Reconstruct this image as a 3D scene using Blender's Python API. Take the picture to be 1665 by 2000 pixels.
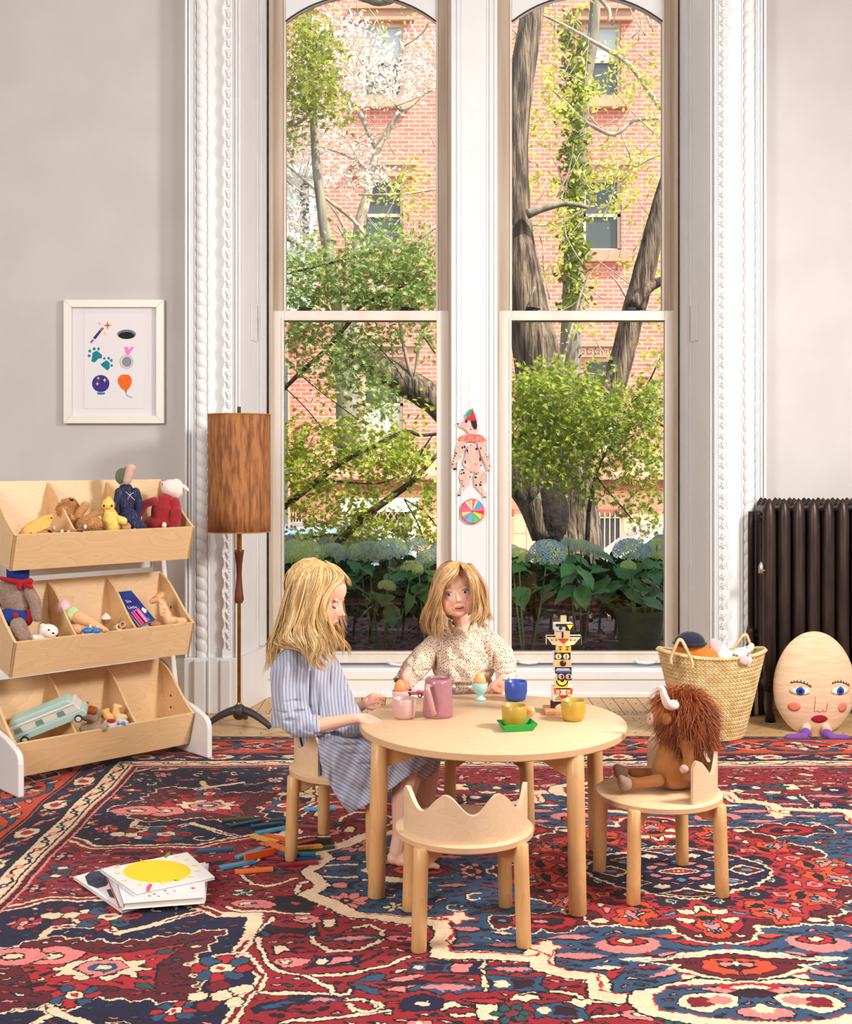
import bpy, bmesh, math, random
import numpy as np
from mathutils import Vector, Matrix, noise
PI = math.pi
R = math.radians
for o in list(bpy.data.objects):
 bpy.data.objects.remove(o)
SC = bpy.context.scene
COL = SC.collection
F = 2273.0          # focal length in pixels of a 1665 px wide frame
HC = 1.36           # camera height
# ---------------- camera ----------------
cd = bpy.data.cameras.new('camera')
cd.sensor_fit = 'HORIZONTAL'
cd.sensor_width = 36.0
cd.lens = F / 1665.0 * 36.0
cd.shift_y = -100.0 / 1665.0
cd.clip_start = 0.05
cd.clip_end = 200
cam = bpy.data.objects.new('camera', cd)
cam.location = (0, 0, HC)
cam.rotation_euler = (R(90), 0, 0)
COL.objects.link(cam)
SC.camera = cam
# ---------------- sky ----------------
W = bpy.data.worlds.new('sky')
SC.world = W
W.use_nodes = True
nt = W.node_tree
bg = nt.nodes['Background']
sk = nt.nodes.new('ShaderNodeTexSky')
sk.sky_type = 'NISHITA'
sk.sun_disc = False
sk.sun_elevation = R(48)
sk.sun_rotation = R(150)
sk.air_density = 1.2
sk.dust_density = 2.0
nt.links.new(sk.outputs[0], bg.inputs[0])
bg.inputs[1].default_value = 0.34
# ---------------- sun ----------------
sd = bpy.data.lights.new('sun', 'SUN')
sd.energy = 9.0
sd.angle = R(0.6)
sd.color = (1.0, 0.95, 0.88)
so = bpy.data.objects.new('sun', sd)
so.rotation_euler = Vector((-0.60, 0.38, -0.84)).to_track_quat('-Z', 'Y').to_euler()
so.location = (5, -5, 12)
COL.objects.link(so)
# ---------------- studio key lamp, plus added lamps filling in bounce light ----------------
def area(name, loc, target, sx, sy, energy, color):
 d = bpy.data.lights.new(name, 'AREA')
 d.shape = 'RECTANGLE'
 d.size = sx; d.size_y = sy
 d.energy = energy; d.color = color
 o = bpy.data.objects.new(name, d)
 o.location = loc
 o.rotation_euler = (Vector(target) - Vector(loc)).to_track_quat('-Z', 'Y').to_euler()
 COL.objects.link(o)
 return o
area('key_lamp', (2.75, 3.1, 2.75), (0.0, 4.8, 0.7), 0.6, 0.6, 148, (1.0, 0.972, 0.94))
area('fill_lamp', (-3.05, -0.5, 3.0), (0.0, 5.2, 0.9), 1.5, 2.4, 190, (1.0, 0.985, 0.97))
area('fill_lamp', (3.65, -0.5, 3.0), (0.3, 5.2, 0.9), 1.1, 2.4, 95, (1.0, 0.985, 0.97))
SC.view_settings.view_transform = 'Standard'
SC.view_settings.look = 'None'
SC.view_settings.exposure = 0.0
SC.view_settings.gamma = 1.0
SC.view_settings.use_curve_mapping = False
SC.cycles.use_denoising = True
SC.cycles.max_bounces = 7
SC.cycles.diffuse_bounces = 4
SC.cycles.glossy_bounces = 3
SC.cycles.transmission_bounces = 5
SC.cycles.transparent_max_bounces = 10
SC.cycles.sample_clamp_indirect = 6.0
SC.cycles.caustics_reflective = False
SC.cycles.caustics_refractive = False
# ---------------- helpers ----------------
def s2l(c):
 c = c / 255.0
 return c / 12.92 if c <= 0.04045 else ((c + 0.055) / 1.055) ** 2.4
def rgb(r, g, b):
 return (s2l(r), s2l(g), s2l(b), 1.0)
def at(px, py, d):
 """a point of the photograph's frame at depth d"""
 return Vector(((px - 832.5) * d / F, d, HC - (py - 900.0) * d / F))
def onz(px, py, z):
 d = (HC - z) * F / (py - 900.0)
 return Vector(((px - 832.5) * d / F, d, z))
MATS = {}
def mat(name, col, rough=0.5, col2=None, scale=20.0, stretch=(1, 1, 1), bump=0.0, bscale=None, spec=0.5, metal=0.0,
  sheen=0.0, coat=0.0, contrast=(0.35, 0.65), sss=0.0, detail=4.0, coords='Object', bdist=0.003):
 if name in MATS:
  return MATS[name]
 m = bpy.data.materials.new(name)
 m.use_nodes = True
 nt = m.node_tree
 b = nt.nodes['Principled BSDF']
 b.inputs['Base Color'].default_value = col
 b.inputs['Roughness'].default_value = rough
 b.inputs['Metallic'].default_value = metal
 b.inputs['Specular IOR Level'].default_value = spec
 b.inputs['Sheen Weight'].default_value = sheen
 b.inputs['Coat Weight'].default_value = coat
 if sss:
  b.inputs['Subsurface Weight'].default_value = sss
  b.inputs['Subsurface Radius'].default_value = (0.012, 0.004, 0.002)
  b.inputs['Subsurface Scale'].default_value = 1.0
 tc = nt.nodes.new('ShaderNodeTexCoord')
 if col2 is not None:
  mp = nt.nodes.new('ShaderNodeMapping')
  mp.inputs['Scale'].default_value = stretch
  nt.links.new(tc.outputs[coords], mp.inputs[0])
  n = nt.nodes.new('ShaderNodeTexNoise')
  n.inputs['Scale'].default_value = scale
  n.inputs['Detail'].default_value = detail
  nt.links.new(mp.outputs[0], n.inputs['Vector'])
  r = nt.nodes.new('ShaderNodeValToRGB')
  r.color_ramp.elements[0].position = contrast[0]
  r.color_ramp.elements[1].position = contrast[1]
  r.color_ramp.elements[0].color = col
  r.color_ramp.elements[1].color = col2
  nt.links.new(n.outputs['Fac'], r.inputs[0])
  nt.links.new(r.outputs[0], b.inputs['Base Color'])
 if bump:
  mp2 = nt.nodes.new('ShaderNodeMapping')
  mp2.inputs['Scale'].default_value = stretch
  nt.links.new(tc.outputs[coords], mp2.inputs[0])
  n2 = nt.nodes.new('ShaderNodeTexNoise')
  n2.inputs['Scale'].default_value = bscale or scale
  n2.inputs['Detail'].default_value = 5
  nt.links.new(mp2.outputs[0], n2.inputs['Vector'])
  bp = nt.nodes.new('ShaderNodeBump')
  bp.inputs['Strength'].default_value = bump
  bp.inputs['Distance'].default_value = bdist
  nt.links.new(n2.outputs['Fac'], bp.inputs['Height'])
  nt.links.new(bp.outputs[0], b.inputs['Normal'])
 MATS[name] = m
 return m
def tag(o, label=None, cat=None, group=None, kind=None):
 if label: o['label'] = label
 if cat: o['category'] = cat
 if group: o['group'] = group
 if kind: o['kind'] = kind
 return o
def thing(name, label, cat, loc=(0, 0, 0), rz=0.0, group=None, rot=None, scale=None):
 o = bpy.data.objects.new(name, None)
 o.empty_display_size = 0.05
 o.location = loc
 o.rotation_euler = rot if rot else (0, 0, rz)
 if scale: o.scale = scale
 COL.objects.link(o)
 return tag(o, label, cat, group)
def copy_tree(o, parent=None):
 c = o.copy()
 COL.objects.link(c)
 c.parent = parent
 for ch in list(o.children):
  copy_tree(ch, c)
 return c
class MB:
 """collects shapes; build() links them as one mesh object"""
 def __init__(s):
  s.v = []; s.f = []; s.m = []; s.mi = 0; s.T = None
 def add(s, vs, fs):
  n = len(s.v)
  if s.T is not None:
   vs = [s.T @ Vector(v) for v in vs]
  s.v.extend([tuple(v) for v in vs])
  s.f.extend([tuple(i + n for i in f) for f in fs])
  s.m.extend([s.mi] * len(fs))
  return s
 def box(s, x0, x1, y0, y1, z0, z1):
  vs = [(x0, y0, z0), (x1, y0, z0), (x1, y1, z0), (x0, y1, z0), (x0, y0, z1), (x1, y0, z1), (x1, y1, z1), (x0, y1, z1)]
  fs = [(0, 3, 2, 1), (4, 5, 6, 7), (0, 1, 5, 4), (1, 2, 6, 5), (2, 3, 7, 6), (3, 0, 4, 7)]
  return s.add(vs, fs)
 def cbox(s, x, y, z, w, d, h):
  return s.box(x - w / 2, x + w / 2, y - d / 2, y + d / 2, z - h / 2, z + h / 2)
 def lathe(s, prof, n=32, cx=0, cy=0, cz=0, caps=True, a0=0.0):
  vs = []; fs = []
  for r, z in prof:
   for i in range(n):
    a = a0 + 2 * PI * i / n
    vs.append((cx + r * math.cos(a), cy + r * math.sin(a), cz + z))
  for j in range(len(prof) - 1):
   for i in range(n):
    k = (i + 1) % n
    fs.append((j * n + i, j * n + k, (j + 1) * n + k, (j + 1) * n + i))
  if caps:
   if prof[0][0] > 1e-6: fs.append(tuple(reversed(range(n))))
   if prof[-1][0] > 1e-6: fs.append(tuple((len(prof) - 1) * n + i for i in range(n)))
  return s.add(vs, fs)
 def tube(s, pts, rad, n=8, caps=True, flat=1.0):
  pts = [Vector(p) for p in pts]
  if not hasattr(rad, '__len__'): rad = [rad] * len(pts)
  up = Vector((0, 0, 1))
  t0 = (pts[1] - pts[0]).normalized()
  if abs(t0.dot(up)) > 0.9: up = Vector((0, 1, 0))
  nrm = (up - t0 * up.dot(t0)).normalized()
  vs = []; fs = []
  L = len(pts)
  for i, p in enumerate(pts):
   t = (pts[min(i + 1, L - 1)] - pts[max(i - 1, 0)])
   t = t.normalized() if t.length > 1e-9 else t0
   nrm = (nrm - t * nrm.dot(t))
   nrm = nrm.normalized() if nrm.length > 1e-6 else t.orthogonal().normalized()
   b = t.cross(nrm)
   for k in range(n):
    a = 2 * PI * k / n
    vs.append(p + nrm * (math.cos(a) * rad[i]) + b * (math.sin(a) * rad[i] * flat))
  for i in range(L - 1):
   for k in range(n):
    q = (k + 1) % n
    fs.append((i * n + k, i * n + q, (i + 1) * n + q, (i + 1) * n + k))
  if caps:
   fs.append(tuple(reversed(range(n))))
   fs.append(tuple((L - 1) * n + k for k in range(n)))
  return s.add(vs, fs)
 def ell(s, c, r, n=16, m=10, rot=None):
  if not hasattr(r, '__len__'): r = (r, r, r)
  vs = [(0, 0, -1)]
  for j in range(1, m):
   t = -PI / 2 + PI * j / m
   for i in range(n):
    a = 2 * PI * i / n
    vs.append((math.cos(t) * math.cos(a), math.cos(t) * math.sin(a), math.sin(t)))
  vs.append((0, 0, 1))
  fs = []
  for i in range(n):
   k = (i + 1) % n
   fs.append((0, 1 + k, 1 + i))
   for j in range(m - 2):
    a = 1 + j * n
    fs.append((a + i, a + k, a + n + k, a + n + i))
   a = 1 + (m - 2) * n
   fs.append((a + i, a + k, len(vs) - 1))
  M = Matrix.Rotation(0, 3, 'X') if rot is None else rot
  c = Vector(c)
  vv = [c + M @ Vector((v[0] * r[0], v[1] * r[1], v[2] * r[2])) for v in vs]
  return s.add(vv, fs)
 def cap(s, a, b, ra, rb, n=12):
  """capsule with two radii"""
  a = Vector(a); b = Vector(b); d = b - a
  L = d.length
  if L < 1e-6: return s.ell(a, ra, n)
  t = d / L
  pts = []; rs = []
  for q in (-1, -.85, -.5):
   pts.append(a + t * q * ra); rs.append(max(1e-4, ra * math.sqrt(1 - q * q)) if q > -1 else ra * .02)
  for q in (0, .25, .5, .75, 1):
   pts.append(a + d * q); rs.append(ra + (rb - ra) * q)
  for q in (.5, .85, 1):
   pts.append(b + t * q * rb); rs.append(rb * math.sqrt(1 - q * q) if q < 1 else rb * .02)
  return s.tube(pts, rs, n)
 def prism(s, poly, z0, z1, axis='z'):
  """extruded polygon; axis z: poly in xy; axis y: poly in xz extruded along y; axis x: poly in yz"""
  n = len(poly)
  def P(p, h):
   return (p[0], p[1], h) if axis == 'z' else ((p[0], h, p[1]) if axis == 'y' else (h, p[0], p[1]))
  vs = [P(p, z0) for p in poly] + [P(p, z1) for p in poly]
  fs = [tuple(reversed(range(n))), tuple(range(n, 2 * n))]
  for i in range(n):
   k = (i + 1) % n
   fs.append((i, k, n + k, n + i))
  return s.add(vs, fs)
 def grid(s, fn, nu, nv, closeu=False):
  vs = []; fs = []
  for j in range(nv + 1):
   for i in range(nu if closeu else nu + 1):
    vs.append(fn(i / nu, j / nv))
  w = nu if closeu else nu + 1
  for j in range(nv):
   for i in range(nu):
    k = (i + 1) % w if closeu else i + 1
    fs.append((j * w + i, j * w + k, (j + 1) * w + k, (j + 1) * w + i))
  return s.add(vs, fs)
 def mesh(s, name, mats=None, smooth=False, fix=True):
  me = bpy.data.meshes.new(name)
  me.from_pydata(s.v, [], s.f)
  if mats is not None:
   if not isinstance(mats, (list, tuple)): mats = [mats]
   for m in mats: me.materials.append(m)
   me.polygons.foreach_set('material_index', s.m)
  if fix and len(s.v) < 60000:
   b = bmesh.new(); b.from_mesh(me)
   bmesh.ops.recalc_face_normals(b, faces=b.faces)
   b.to_mesh(me); b.free()
  if smooth is True:
   me.polygons.foreach_set('use_smooth', [True] * len(me.polygons))
  me.update()
  return me
 def build(s, name, mats, parent=None, smooth=False, bevel=0.0, loc=None, auto=None, solid=0.0, subd=0, rot=None):
  me = s.mesh(name, mats, smooth)
  o = bpy.data.objects.new(name, me)
  COL.objects.link(o)
  if loc is not None: o.location = loc
  if rot is not None: o.rotation_euler = rot
  if parent is not None: o.parent = parent
  if solid:
   md = o.modifiers.new('Solid', 'SOLIDIFY'); md.thickness = solid; md.offset = 0
  if bevel:
   md = o.modifiers.new('Bevel', 'BEVEL'); md.width = bevel; md.segments = 2; md.limit_method = 'ANGLE'; md.angle_limit = R(35)
  if subd:
   md = o.modifiers.new('Sub', 'SUBSURF'); md.levels = subd; md.render_levels = subd
  if auto:
   me.polygons.foreach_set('use_smooth', [True] * len(me.polygons))
   me.set_sharp_from_angle(angle=R(auto))
  return o
def link(name, me, parent=None, loc=None, rot=None, scale=None):
 o = bpy.data.objects.new(name, me)
 COL.objects.link(o)
 if parent is not None: o.parent = parent
 if loc is not None: o.location = loc
 if rot is not None: o.rotation_euler = rot
 if scale is not None: o.scale = scale
 return o
def struct(o):
 o['kind'] = 'structure'
 return o
def fuse(mb, name, mats, voxel=0.005, smooth=6, parent=None, sculpt=None, factor=0.6, subd=0):
 """melts overlapping shapes into one continuous skin"""
 me = mb.mesh('tmp', None, False, fix=True)
 o = bpy.data.objects.new('tmp', me)
 COL.objects.link(o)
 md = o.modifiers.new('R', 'REMESH'); md.mode = 'VOXEL'; md.voxel_size = voxel; md.use_smooth_shade = True
 if smooth:
  ms = o.modifiers.new('S', 'SMOOTH'); ms.factor = factor; ms.iterations = smooth
 dg = bpy.context.evaluated_depsgraph_get()
 dg.update()
 ev = o.evaluated_get(dg)
 nm = bpy.data.meshes.new_from_object(ev)
 bpy.data.objects.remove(o)
 nm.name = name
 nm.materials.clear()
 if not isinstance(mats, (list, tuple)): mats = [mats]
 for m in mats: nm.materials.append(m)
 if sculpt:
  n = len(nm.vertices)
  co = np.empty(n * 3, dtype=np.float32)
  nm.vertices.foreach_get('co', co)
  co = co.reshape(-1, 3)
  co = sculpt(co)
  nm.vertices.foreach_set('co', co.reshape(-1))
 nm.polygons.foreach_set('use_smooth', [True] * len(nm.polygons))
 nm.update()
 ob = bpy.data.objects.new(name, nm)
 COL.objects.link(ob)
 if parent is not None: ob.parent = parent
 return ob
def brush(co, c, rad, vec):
 """push a soft dent or bump into the vertices"""
 d = np.linalg.norm((co - np.array(c)) / np.array(rad), axis=1)
 w = np.clip(1 - d * d, 0, 1) ** 2
 return co + w[:, None] * np.array(vec)
def paint(ob, fn):
 """point colour attribute Col from position"""
 me = ob.data
 n = len(me.vertices)
 co = np.empty(n * 3, dtype=np.float32); me.vertices.foreach_get('co', co)
 co = co.reshape(-1, 3)
 c = np.ones((n, 4), dtype=np.float32)
 c[:, :3] = fn(co)
 a = me.color_attributes.new('Col', 'FLOAT_COLOR', 'POINT')
 a.data.foreach_set('color', c.reshape(-1))
def attr_mat(name, rough=0.5, bump=0.0, bscale=200, sss=0.0, sheen=0.0, spec=0.5, bdist=0.001):
 m = mat(name, (1, 1, 1, 1), rough, bump=bump, bscale=bscale, sss=sss, sheen=sheen, spec=spec, bdist=bdist)
 nt = m.node_tree
 a = nt.nodes.new('ShaderNodeAttribute'); a.attribute_name = 'Col'
 nt.links.new(a.outputs['Color'], nt.nodes['Principled BSDF'].inputs['Base Color'])
 return m
def spline(pts, n):
 """catmull-rom through points, n samples"""
 P = [Vector(p) for p in pts]
 P = [P[0] * 2 - P[1]] + P + [P[-1] * 2 - P[-2]]
 out = []
 m = len(P) - 3
 for i in range(n):
  t = i / (n - 1) * m
  k = min(int(t), m - 1); u = t - k
  a, b, c, d = P[k], P[k + 1], P[k + 2], P[k + 3]
  out.append(0.5 * ((2 * b) + (c - a) * u + (2 * a - 5 * b + 4 * c - d) * u * u + (3 * b - a - 3 * c + d) * u ** 3))
 return out
def rotm(x=0, y=0, z=0):
 return (Matrix.Rotation(R(z), 3, 'Z') @ Matrix.Rotation(R(y), 3, 'Y') @ Matrix.Rotation(R(x), 3, 'X'))
def star(cx, cz, ro, ri, n=5, a0=90):
 return [(cx + (ro if k % 2 == 0 else ri) * math.cos(R(a0 + 180 * k / n)), cz + (ro if k % 2 == 0 else ri) * math.sin(R(a0 + 180 * k / n))) for k in range(2 * n)]
def circ(cx, cz, rx, rz=None, n=24):
 rz = rz or rx
 return [(cx + rx * math.cos(2 * PI * k / n), cz + rz * math.sin(2 * PI * k / n)) for k in range(n)]
# ---------------- room shell ----------------
WALL = mat('wall_paint', rgb(204, 197, 193), 0.85, rgb(209, 203, 199), 3, bump=0.05, bscale=60)
WHITE = mat('white_paint', rgb(237, 237, 237), 0.4, rgb(241, 241, 241), 6, bump=0.12, bscale=40, bdist=0.002)
WHITE2 = mat('sash_paint', rgb(228, 216, 202), 0.42, rgb(236, 228, 217), 8, stretch=(1, 1, .2), bump=0.1, bscale=50, bdist=0.002)
REVEAL = mat('worn_reveal_paint', rgb(198, 178, 156), 0.5, rgb(216, 200, 182), 5, stretch=(4, 4, .3))
YW = 6.40     # wall plane
YC = 6.29     # casing face
YS = 6.76     # sash plane
XL, XR = -1.02, 1.555   # opening between the casings
CX = 0.27
def wall_box(name, *b, m=WALL):
 return struct(MB().box(*b).build(name, m))
ZC = 4.75
wall_box('wall_back', -4.2, XL - 0.28, YW, YW + 0.5, 0, ZC)
w2 = wall_box('wall_back', XR + 0.28, 4.4, YW, YW + 0.5, 0, ZC)
wall_box('wall_back', XL - 0.28, XR + 0.28, YW + .02, YW + 0.5, 4.3, ZC)
wall_box('wall_left', -4.4, -4.2, -3.2, YW + .5, 0, ZC)
wall_box('wall_right', 4.4, 4.6, -3.2, YW + .5, 0, ZC)
wall_box('wall_front', -4.4, 4.6, -3.4, -3.2, 0, ZC)
struct(MB().box(-4.4, 4.6, -3.4, 7.2, ZC, ZC + .25).build('ceiling', mat('ceiling_paint', rgb(232, 228, 222), .9)))
# floor: subfloor + real boards where the rug leaves it bare
GAP = mat('floor_gap_dark', rgb(70, 48, 30), .8)
FLM = [mat('floor_board_%d' % i, c, .42, c2, 9, stretch=(1, 6, 1), bump=.12, bscale=20, bdist=.002) for i, (c, c2) in enumerate([
 (rgb(206, 163, 108), rgb(226, 189, 138)), (rgb(214, 174, 120), rgb(232, 199, 152)), (rgb(196, 150, 96), rgb(220, 180, 128))])]
fl = struct(MB().box(-4.4, 4.6, -3.4, 7.1, -.12, -.012).build('floor', GAP))
NAIL = mat('nail_head_dark', rgb(60, 42, 30), .6)
rnd = random.Random(4)
def board(quad, dots=()):
 """one plank from four floor corners"""
 mb = MB()
 mb.prism(quad, -.012, rnd.uniform(-.0012, .0004))
 mb.mi = 1
 for (x, y) in dots:
  mb.prism([(x + .004 * math.cos(a), y + .004 * math.sin(a)) for a in (0, 1.05, 2.1, 3.14, 4.19, 5.24)], -.001, .0012)
 o = mb.build('plank', [rnd.choice(FLM), NAIL])
 o.parent = fl
g = .0022
# short boards square to the window wall
x = -1.05
while x < 1.62:
 w = rnd.uniform(.064, .074)
 board([(x + g, 6.25), (x + w - g, 6.25), (x + w - g, 6.80), (x + g, 6.80)],
          [(x + w * .3, 6.3), (x + w * .7, 6.3), (x + w * .5, 6.52), (x + w * .3, 6.7)])
 x += w
for k in range(2):
 y = 6.10 + .072 * k
 x = -2.9
 while x < 3.2:
  L = rnd.uniform(.8, 1.5)
  board([(x + g, y + g), (x + L - g, y + g), (x + L - g, y + .072 - g), (x + g, y + .072 - g)], [(x + .03, y + .036), (x + L / 2, y + .036)])
  x += L
for side in ((-2.9, -1.05), (1.62, 3.2)):
 x = side[0]
 while x < side[1]:
  L = min(rnd.uniform(.8, 1.5), side[1] - x + .01)
  for k in range(2):
   y = 6.245 + .072 * k
   board([(x + g, y + g), (x + L - g, y + g), (x + L - g, y + .072 - g), (x + g, y + .072 - g)])
  x += L
# field boards laid on the diagonal in front of it
def clip_poly(poly, y0, y1):
 for sgn, lim in ((1, y0), (-1, -y1)):
  out = []
  for i in range(len(poly)):
   a, b = poly[i], poly[(i + 1) % len(poly)]
   fa, fb = sgn * a[1] - lim, sgn * b[1] - lim
   if fa >= 0: out.append(a)
   if (fa >= 0) != (fb >= 0):
    t = fa / (fa - fb)
    out.append((a[0] + (b[0] - a[0]) * t, a[1] + (b[1] - a[1]) * t))
  poly = out
  if not poly: return []
 return poly
ang = R(52)
dx, dy = math.cos(ang), math.sin(ang)
w = .082
s = -4.2
while s < 4.0:
 ox = s
 q = [(ox, 5.3), (ox + w / dy - 2 * g, 5.3), (ox + w / dy - 2 * g + dx / dy * .9, 6.2), (ox + dx / dy * .9, 6.2)]
 c = clip_poly(q, 5.5, 6.098)
 if len(c) > 2 and -3 < ox + .3 < 3.1: board(c, [(ox + .07 + dx / dy * .5, 5.82), (ox + .07 + dx / dy * .72, 6.04)])
 s += w / dy
# ---------------- baseboards ----------------
def baseboard(name, x0, x1, y):
 prof = [(y, 0), (y - .03, 0), (y - .03, .20), (y - .024, .212), (y - .024, .25), (y - .012, .268), (y, .275)]
 return struct(MB().prism([(p[0], p[1]) for p in prof], x0, x1, 'x').build(name, WHITE))
baseboard('baseboard_left', -4.2, XL - .28, YW)
baseboard('baseboard_right', XR + .28, 4.4, YW)
# ---------------- carved casings ----------------
def leaf_unit():
 """one curled leaf of the carved strip"""
 mb = MB()
 for k in range(2):
  z0 = .022 if k == 0 else -.026
  pts = [(-.016, 0, z0 + .022), (-.004, -.006, z0 + .020), (.010, -.007, z0 + .008), (.012, -.005, z0 - .008), (.002, -.004, z0 - .020)]
  mb.tube(spline(pts, 10), [.002, .004, .006, .0068, .007, .0068, .006, .005, .004, .002], 8)
  mb.ell((-.004, -.001, z0 + .002), (.007, .007, .010), 8, 6, rotm(0, 25, 0))
 for k in range(7): mb.ell((.020, .001, -.045 + .0155 * k), (.003, .005, .0055), 6, 4)
 return mb.mesh('leaf', WHITE, True)
LEAF = leaf_unit()
def rope(x, z0, z1, r=.0295, pitch=.0665, sgn=1):
 mb = MB()
 nz = int((z1 - z0) / .005); nt_ = 22
 def fn(u, v):
  z = z0 + v * (z1 - z0)
  a = 2 * PI * u
  ph = (z / pitch * 2 * PI - sgn * (a + PI / 2) * 1.0)
  bul = abs(math.sin(ph / 2)) ** .55
  rr = r * (.70 + .36 * bul)
  return (x + rr * math.cos(a), YC - .002 + rr * math.sin(a), z)
 mb.grid(fn, nt_, nz, True)
 return mb
def casing(name, xin, xout, sgn):
 """sgn -1 left, +1 right.  xin next to the window, xout next to the wall"""
 W_ = xout - xin
 base = struct(MB().box(min(xin, xout), max(xin, xout), YC, YW + .2, 0, 4.3).build(name, WHITE))
 def strip(a, b, proud, m=WHITE, z0=.30, z1=4.3, bev=.005):
  x0, x1 = xin + W_ * a, xin + W_ * b
  MB().box(min(x0, x1), max(x0, x1), YC - proud, YC + .02, z0, z1).build('moulding', m, base, bevel=bev)
 strip(.0, .035, .020); strip(.045, .075, .012)
 strip(.54, .565, .010); strip(.80, .825, .014); strip(.835, .86, .008); strip(.90, .935, .018); strip(.955, 1.0, .026)
 rope(xin + W_ * .682, .30, 4.3, sgn=sgn).build('rope_moulding', WHITE, base, smooth=True)
 # carved band with a scalloped free edge
 per = .108
 def edge(z):
  t = ((z - .34) / per) % 1.0
  big = abs(math.sin(PI * min(1, t / .72))) if t < .72 else 0
  sm = abs(math.sin(PI * (t - .72) / .28)) * .45 if t >= .72 else 0
  return .285 - .045 * max(big, 0) ** .8 + 0 - .025 * sm
 def fn(u, v):
  z = .30 + 4.0 * u
  e = edge(z)
  prof = [(.08, .010), (.14, .016), (.20, .026), (e - .012, .038), (e, .036), (e, .0)]
  k = v * 5; i = min(4, int(k + 1e-6)); f = k - i
  t = prof[i][0] * (1 - f) + prof[i + 1][0] * f; dd = prof[i][1] * (1 - f) + prof[i + 1][1] * f
  return (xin + W_ * t, YC - dd, z)
 MB().grid(fn, 560, 5).build('scalloped_band', WHITE, base, smooth=False)
 z = .34 + per * .5
 while z < 4.3:
  link('leaf', LEAF, base, (xin + W_ * .185, YC - .024, z), (0, 0, sgn * .35), (-sgn * 1.0, 1.0, 1.0))
  z += per
 # plinth block
 mb = MB()
 mb.box(min(xin, xout) - .002, max(xin, xout) + .002, YC - .040, YC + .02, 0, .30)
 p = mb.build('plinth_block', WHITE, base, bevel=.006)
 for a, b in ((.10, .30), (.50, .54)):
  x0, x1 = xin + W_ * a, xin + W_ * b
  MB().box(min(x0, x1), max(x0, x1), YC - .056, YC - .03, 0, .292).build('moulding', WHITE, base, bevel=.006)
 x0, x1 = xin + W_ * .58, xin + W_ * .80
 MB().box(min(x0, x1), max(x0, x1), YC - .07, YC - .03, 0, .296).build('moulding', WHITE, base, bevel=.008)
 return base
casing('trim_1', XL, XL - .28, -1)
casing('trim_2', XR, XR + .28, 1)
# ---------------- jambs: splayed panelled reveals ----------------
def jamb(name, xo, xi, sgn):
 """from the casing edge (xo, YC) to the sash frame (xi, YS)"""
 mb = MB()
 t = .05 * sgn
 poly = [(xo, YC + .002), (xi, YS + .06), (xi + t * 4, YS + .06), (xo + t * 4, YC + .002)]
 base = struct(mb.prism(poly, 0, 4.3).build(name, WHITE))
 # moulded panel edges on the splay
 v = Vector((xi - xo, YS + .06 - YC, 0)); L = v.length; v.normalize()
 n = Vector((-sgn * v.y, sgn * v.x, 0)) if sgn > 0 else Vector((v.y, -v.x, 0))
 if n.x * sgn > 0: n = -n
 for a, b, pr in ((.02, .10, .012), (.13, .15, .006), (.52, .56, .008), (.60, .70, .018), (.74, .80, .010)):
  p0 = Vector((xo, YC, 0)) + v * (L * a); p1 = Vector((xo, YC, 0)) + v * (L * b)
  q = [(p0.x, p0.y), (p1.x, p1.y), (p1.x + n.x * pr, p1.y + n.y * pr), (p0.x + n.x * pr, p0.y + n.y * pr)]
  MB().prism(q, .31, 4.3).build('moulding', WHITE, base, bevel=.003)
 q = [(xo, YC), (xi, YS + .05), (xi + n.x * .03, YS + .05 + n.y * .03), (xo + n.x * .03, YC + n.y * .03)]
 MB().prism(q, 0, .30).build('plinth_block', WHITE, base, bevel=.004)
 # painted-over shutter latch plate
 p0 = Vector((xo, YC, 0)) + v * (L * .36); p1 = Vector((xo, YC, 0)) + v * (L * .58)
 q = [(p0.x, p0.y), (p1.x, p1.y), (p1.x + n.x * .008, p1.y + n.y * .008), (p0.x + n.x * .008, p0.y + n.y * .008)]
 MB().prism(q, 2.03, 2.24).build('latch_plate', WHITE, base, bevel=.003)
 return base
XFL, XFR = -.905, 1.452       # outer edges of the sash frames
jamb('trim_3', XL, XFL, -1)
jamb('trim_4', XR, XFR, 1)
# ---------------- mullion ----------------
MX0, MX1 = .150, .402
mu = struct(MB().box(MX0, MX1, YS - .10, YS + .08, 0, 4.5).build('trim_5', WHITE))
for a, b, pr in ((MX0 - .006, MX0 + .012, .012), (MX0 + .026, MX0 + .040, .012), (MX1 - .040, MX1 - .026, .012), (MX1 - .012, MX1 + .006, .012), (MX0 + .05, MX0 + .056, .006), (MX1 - .056, MX1 - .05, .006)):
 MB().box(a, b, YS - .10 - pr, YS - .09, .24, 4.5).build('moulding', WHITE, mu, bevel=.004)
MB().box(MX0 - .01, MX1 + .01, YS - .13, YS - .08, 0, .26).build('plinth_block', WHITE, mu, bevel=.004)
# below-window panel and stool
sill = struct(MB().box(XFL - .1, XFR + .1, YS - .08, YS + .1, 0, .17).build('trim_6', WHITE, bevel=.006))
MB().box(XFL - .03, XFR + .03, YS - .095, YS - .06, .105, .160).build('moulding', WHITE, sill, bevel=.008)
MB().box(XFL - .03, XFR + .03, YS - .089, YS - .07, .0, .03).build('moulding', WHITE, sill, bevel=.006)
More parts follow.
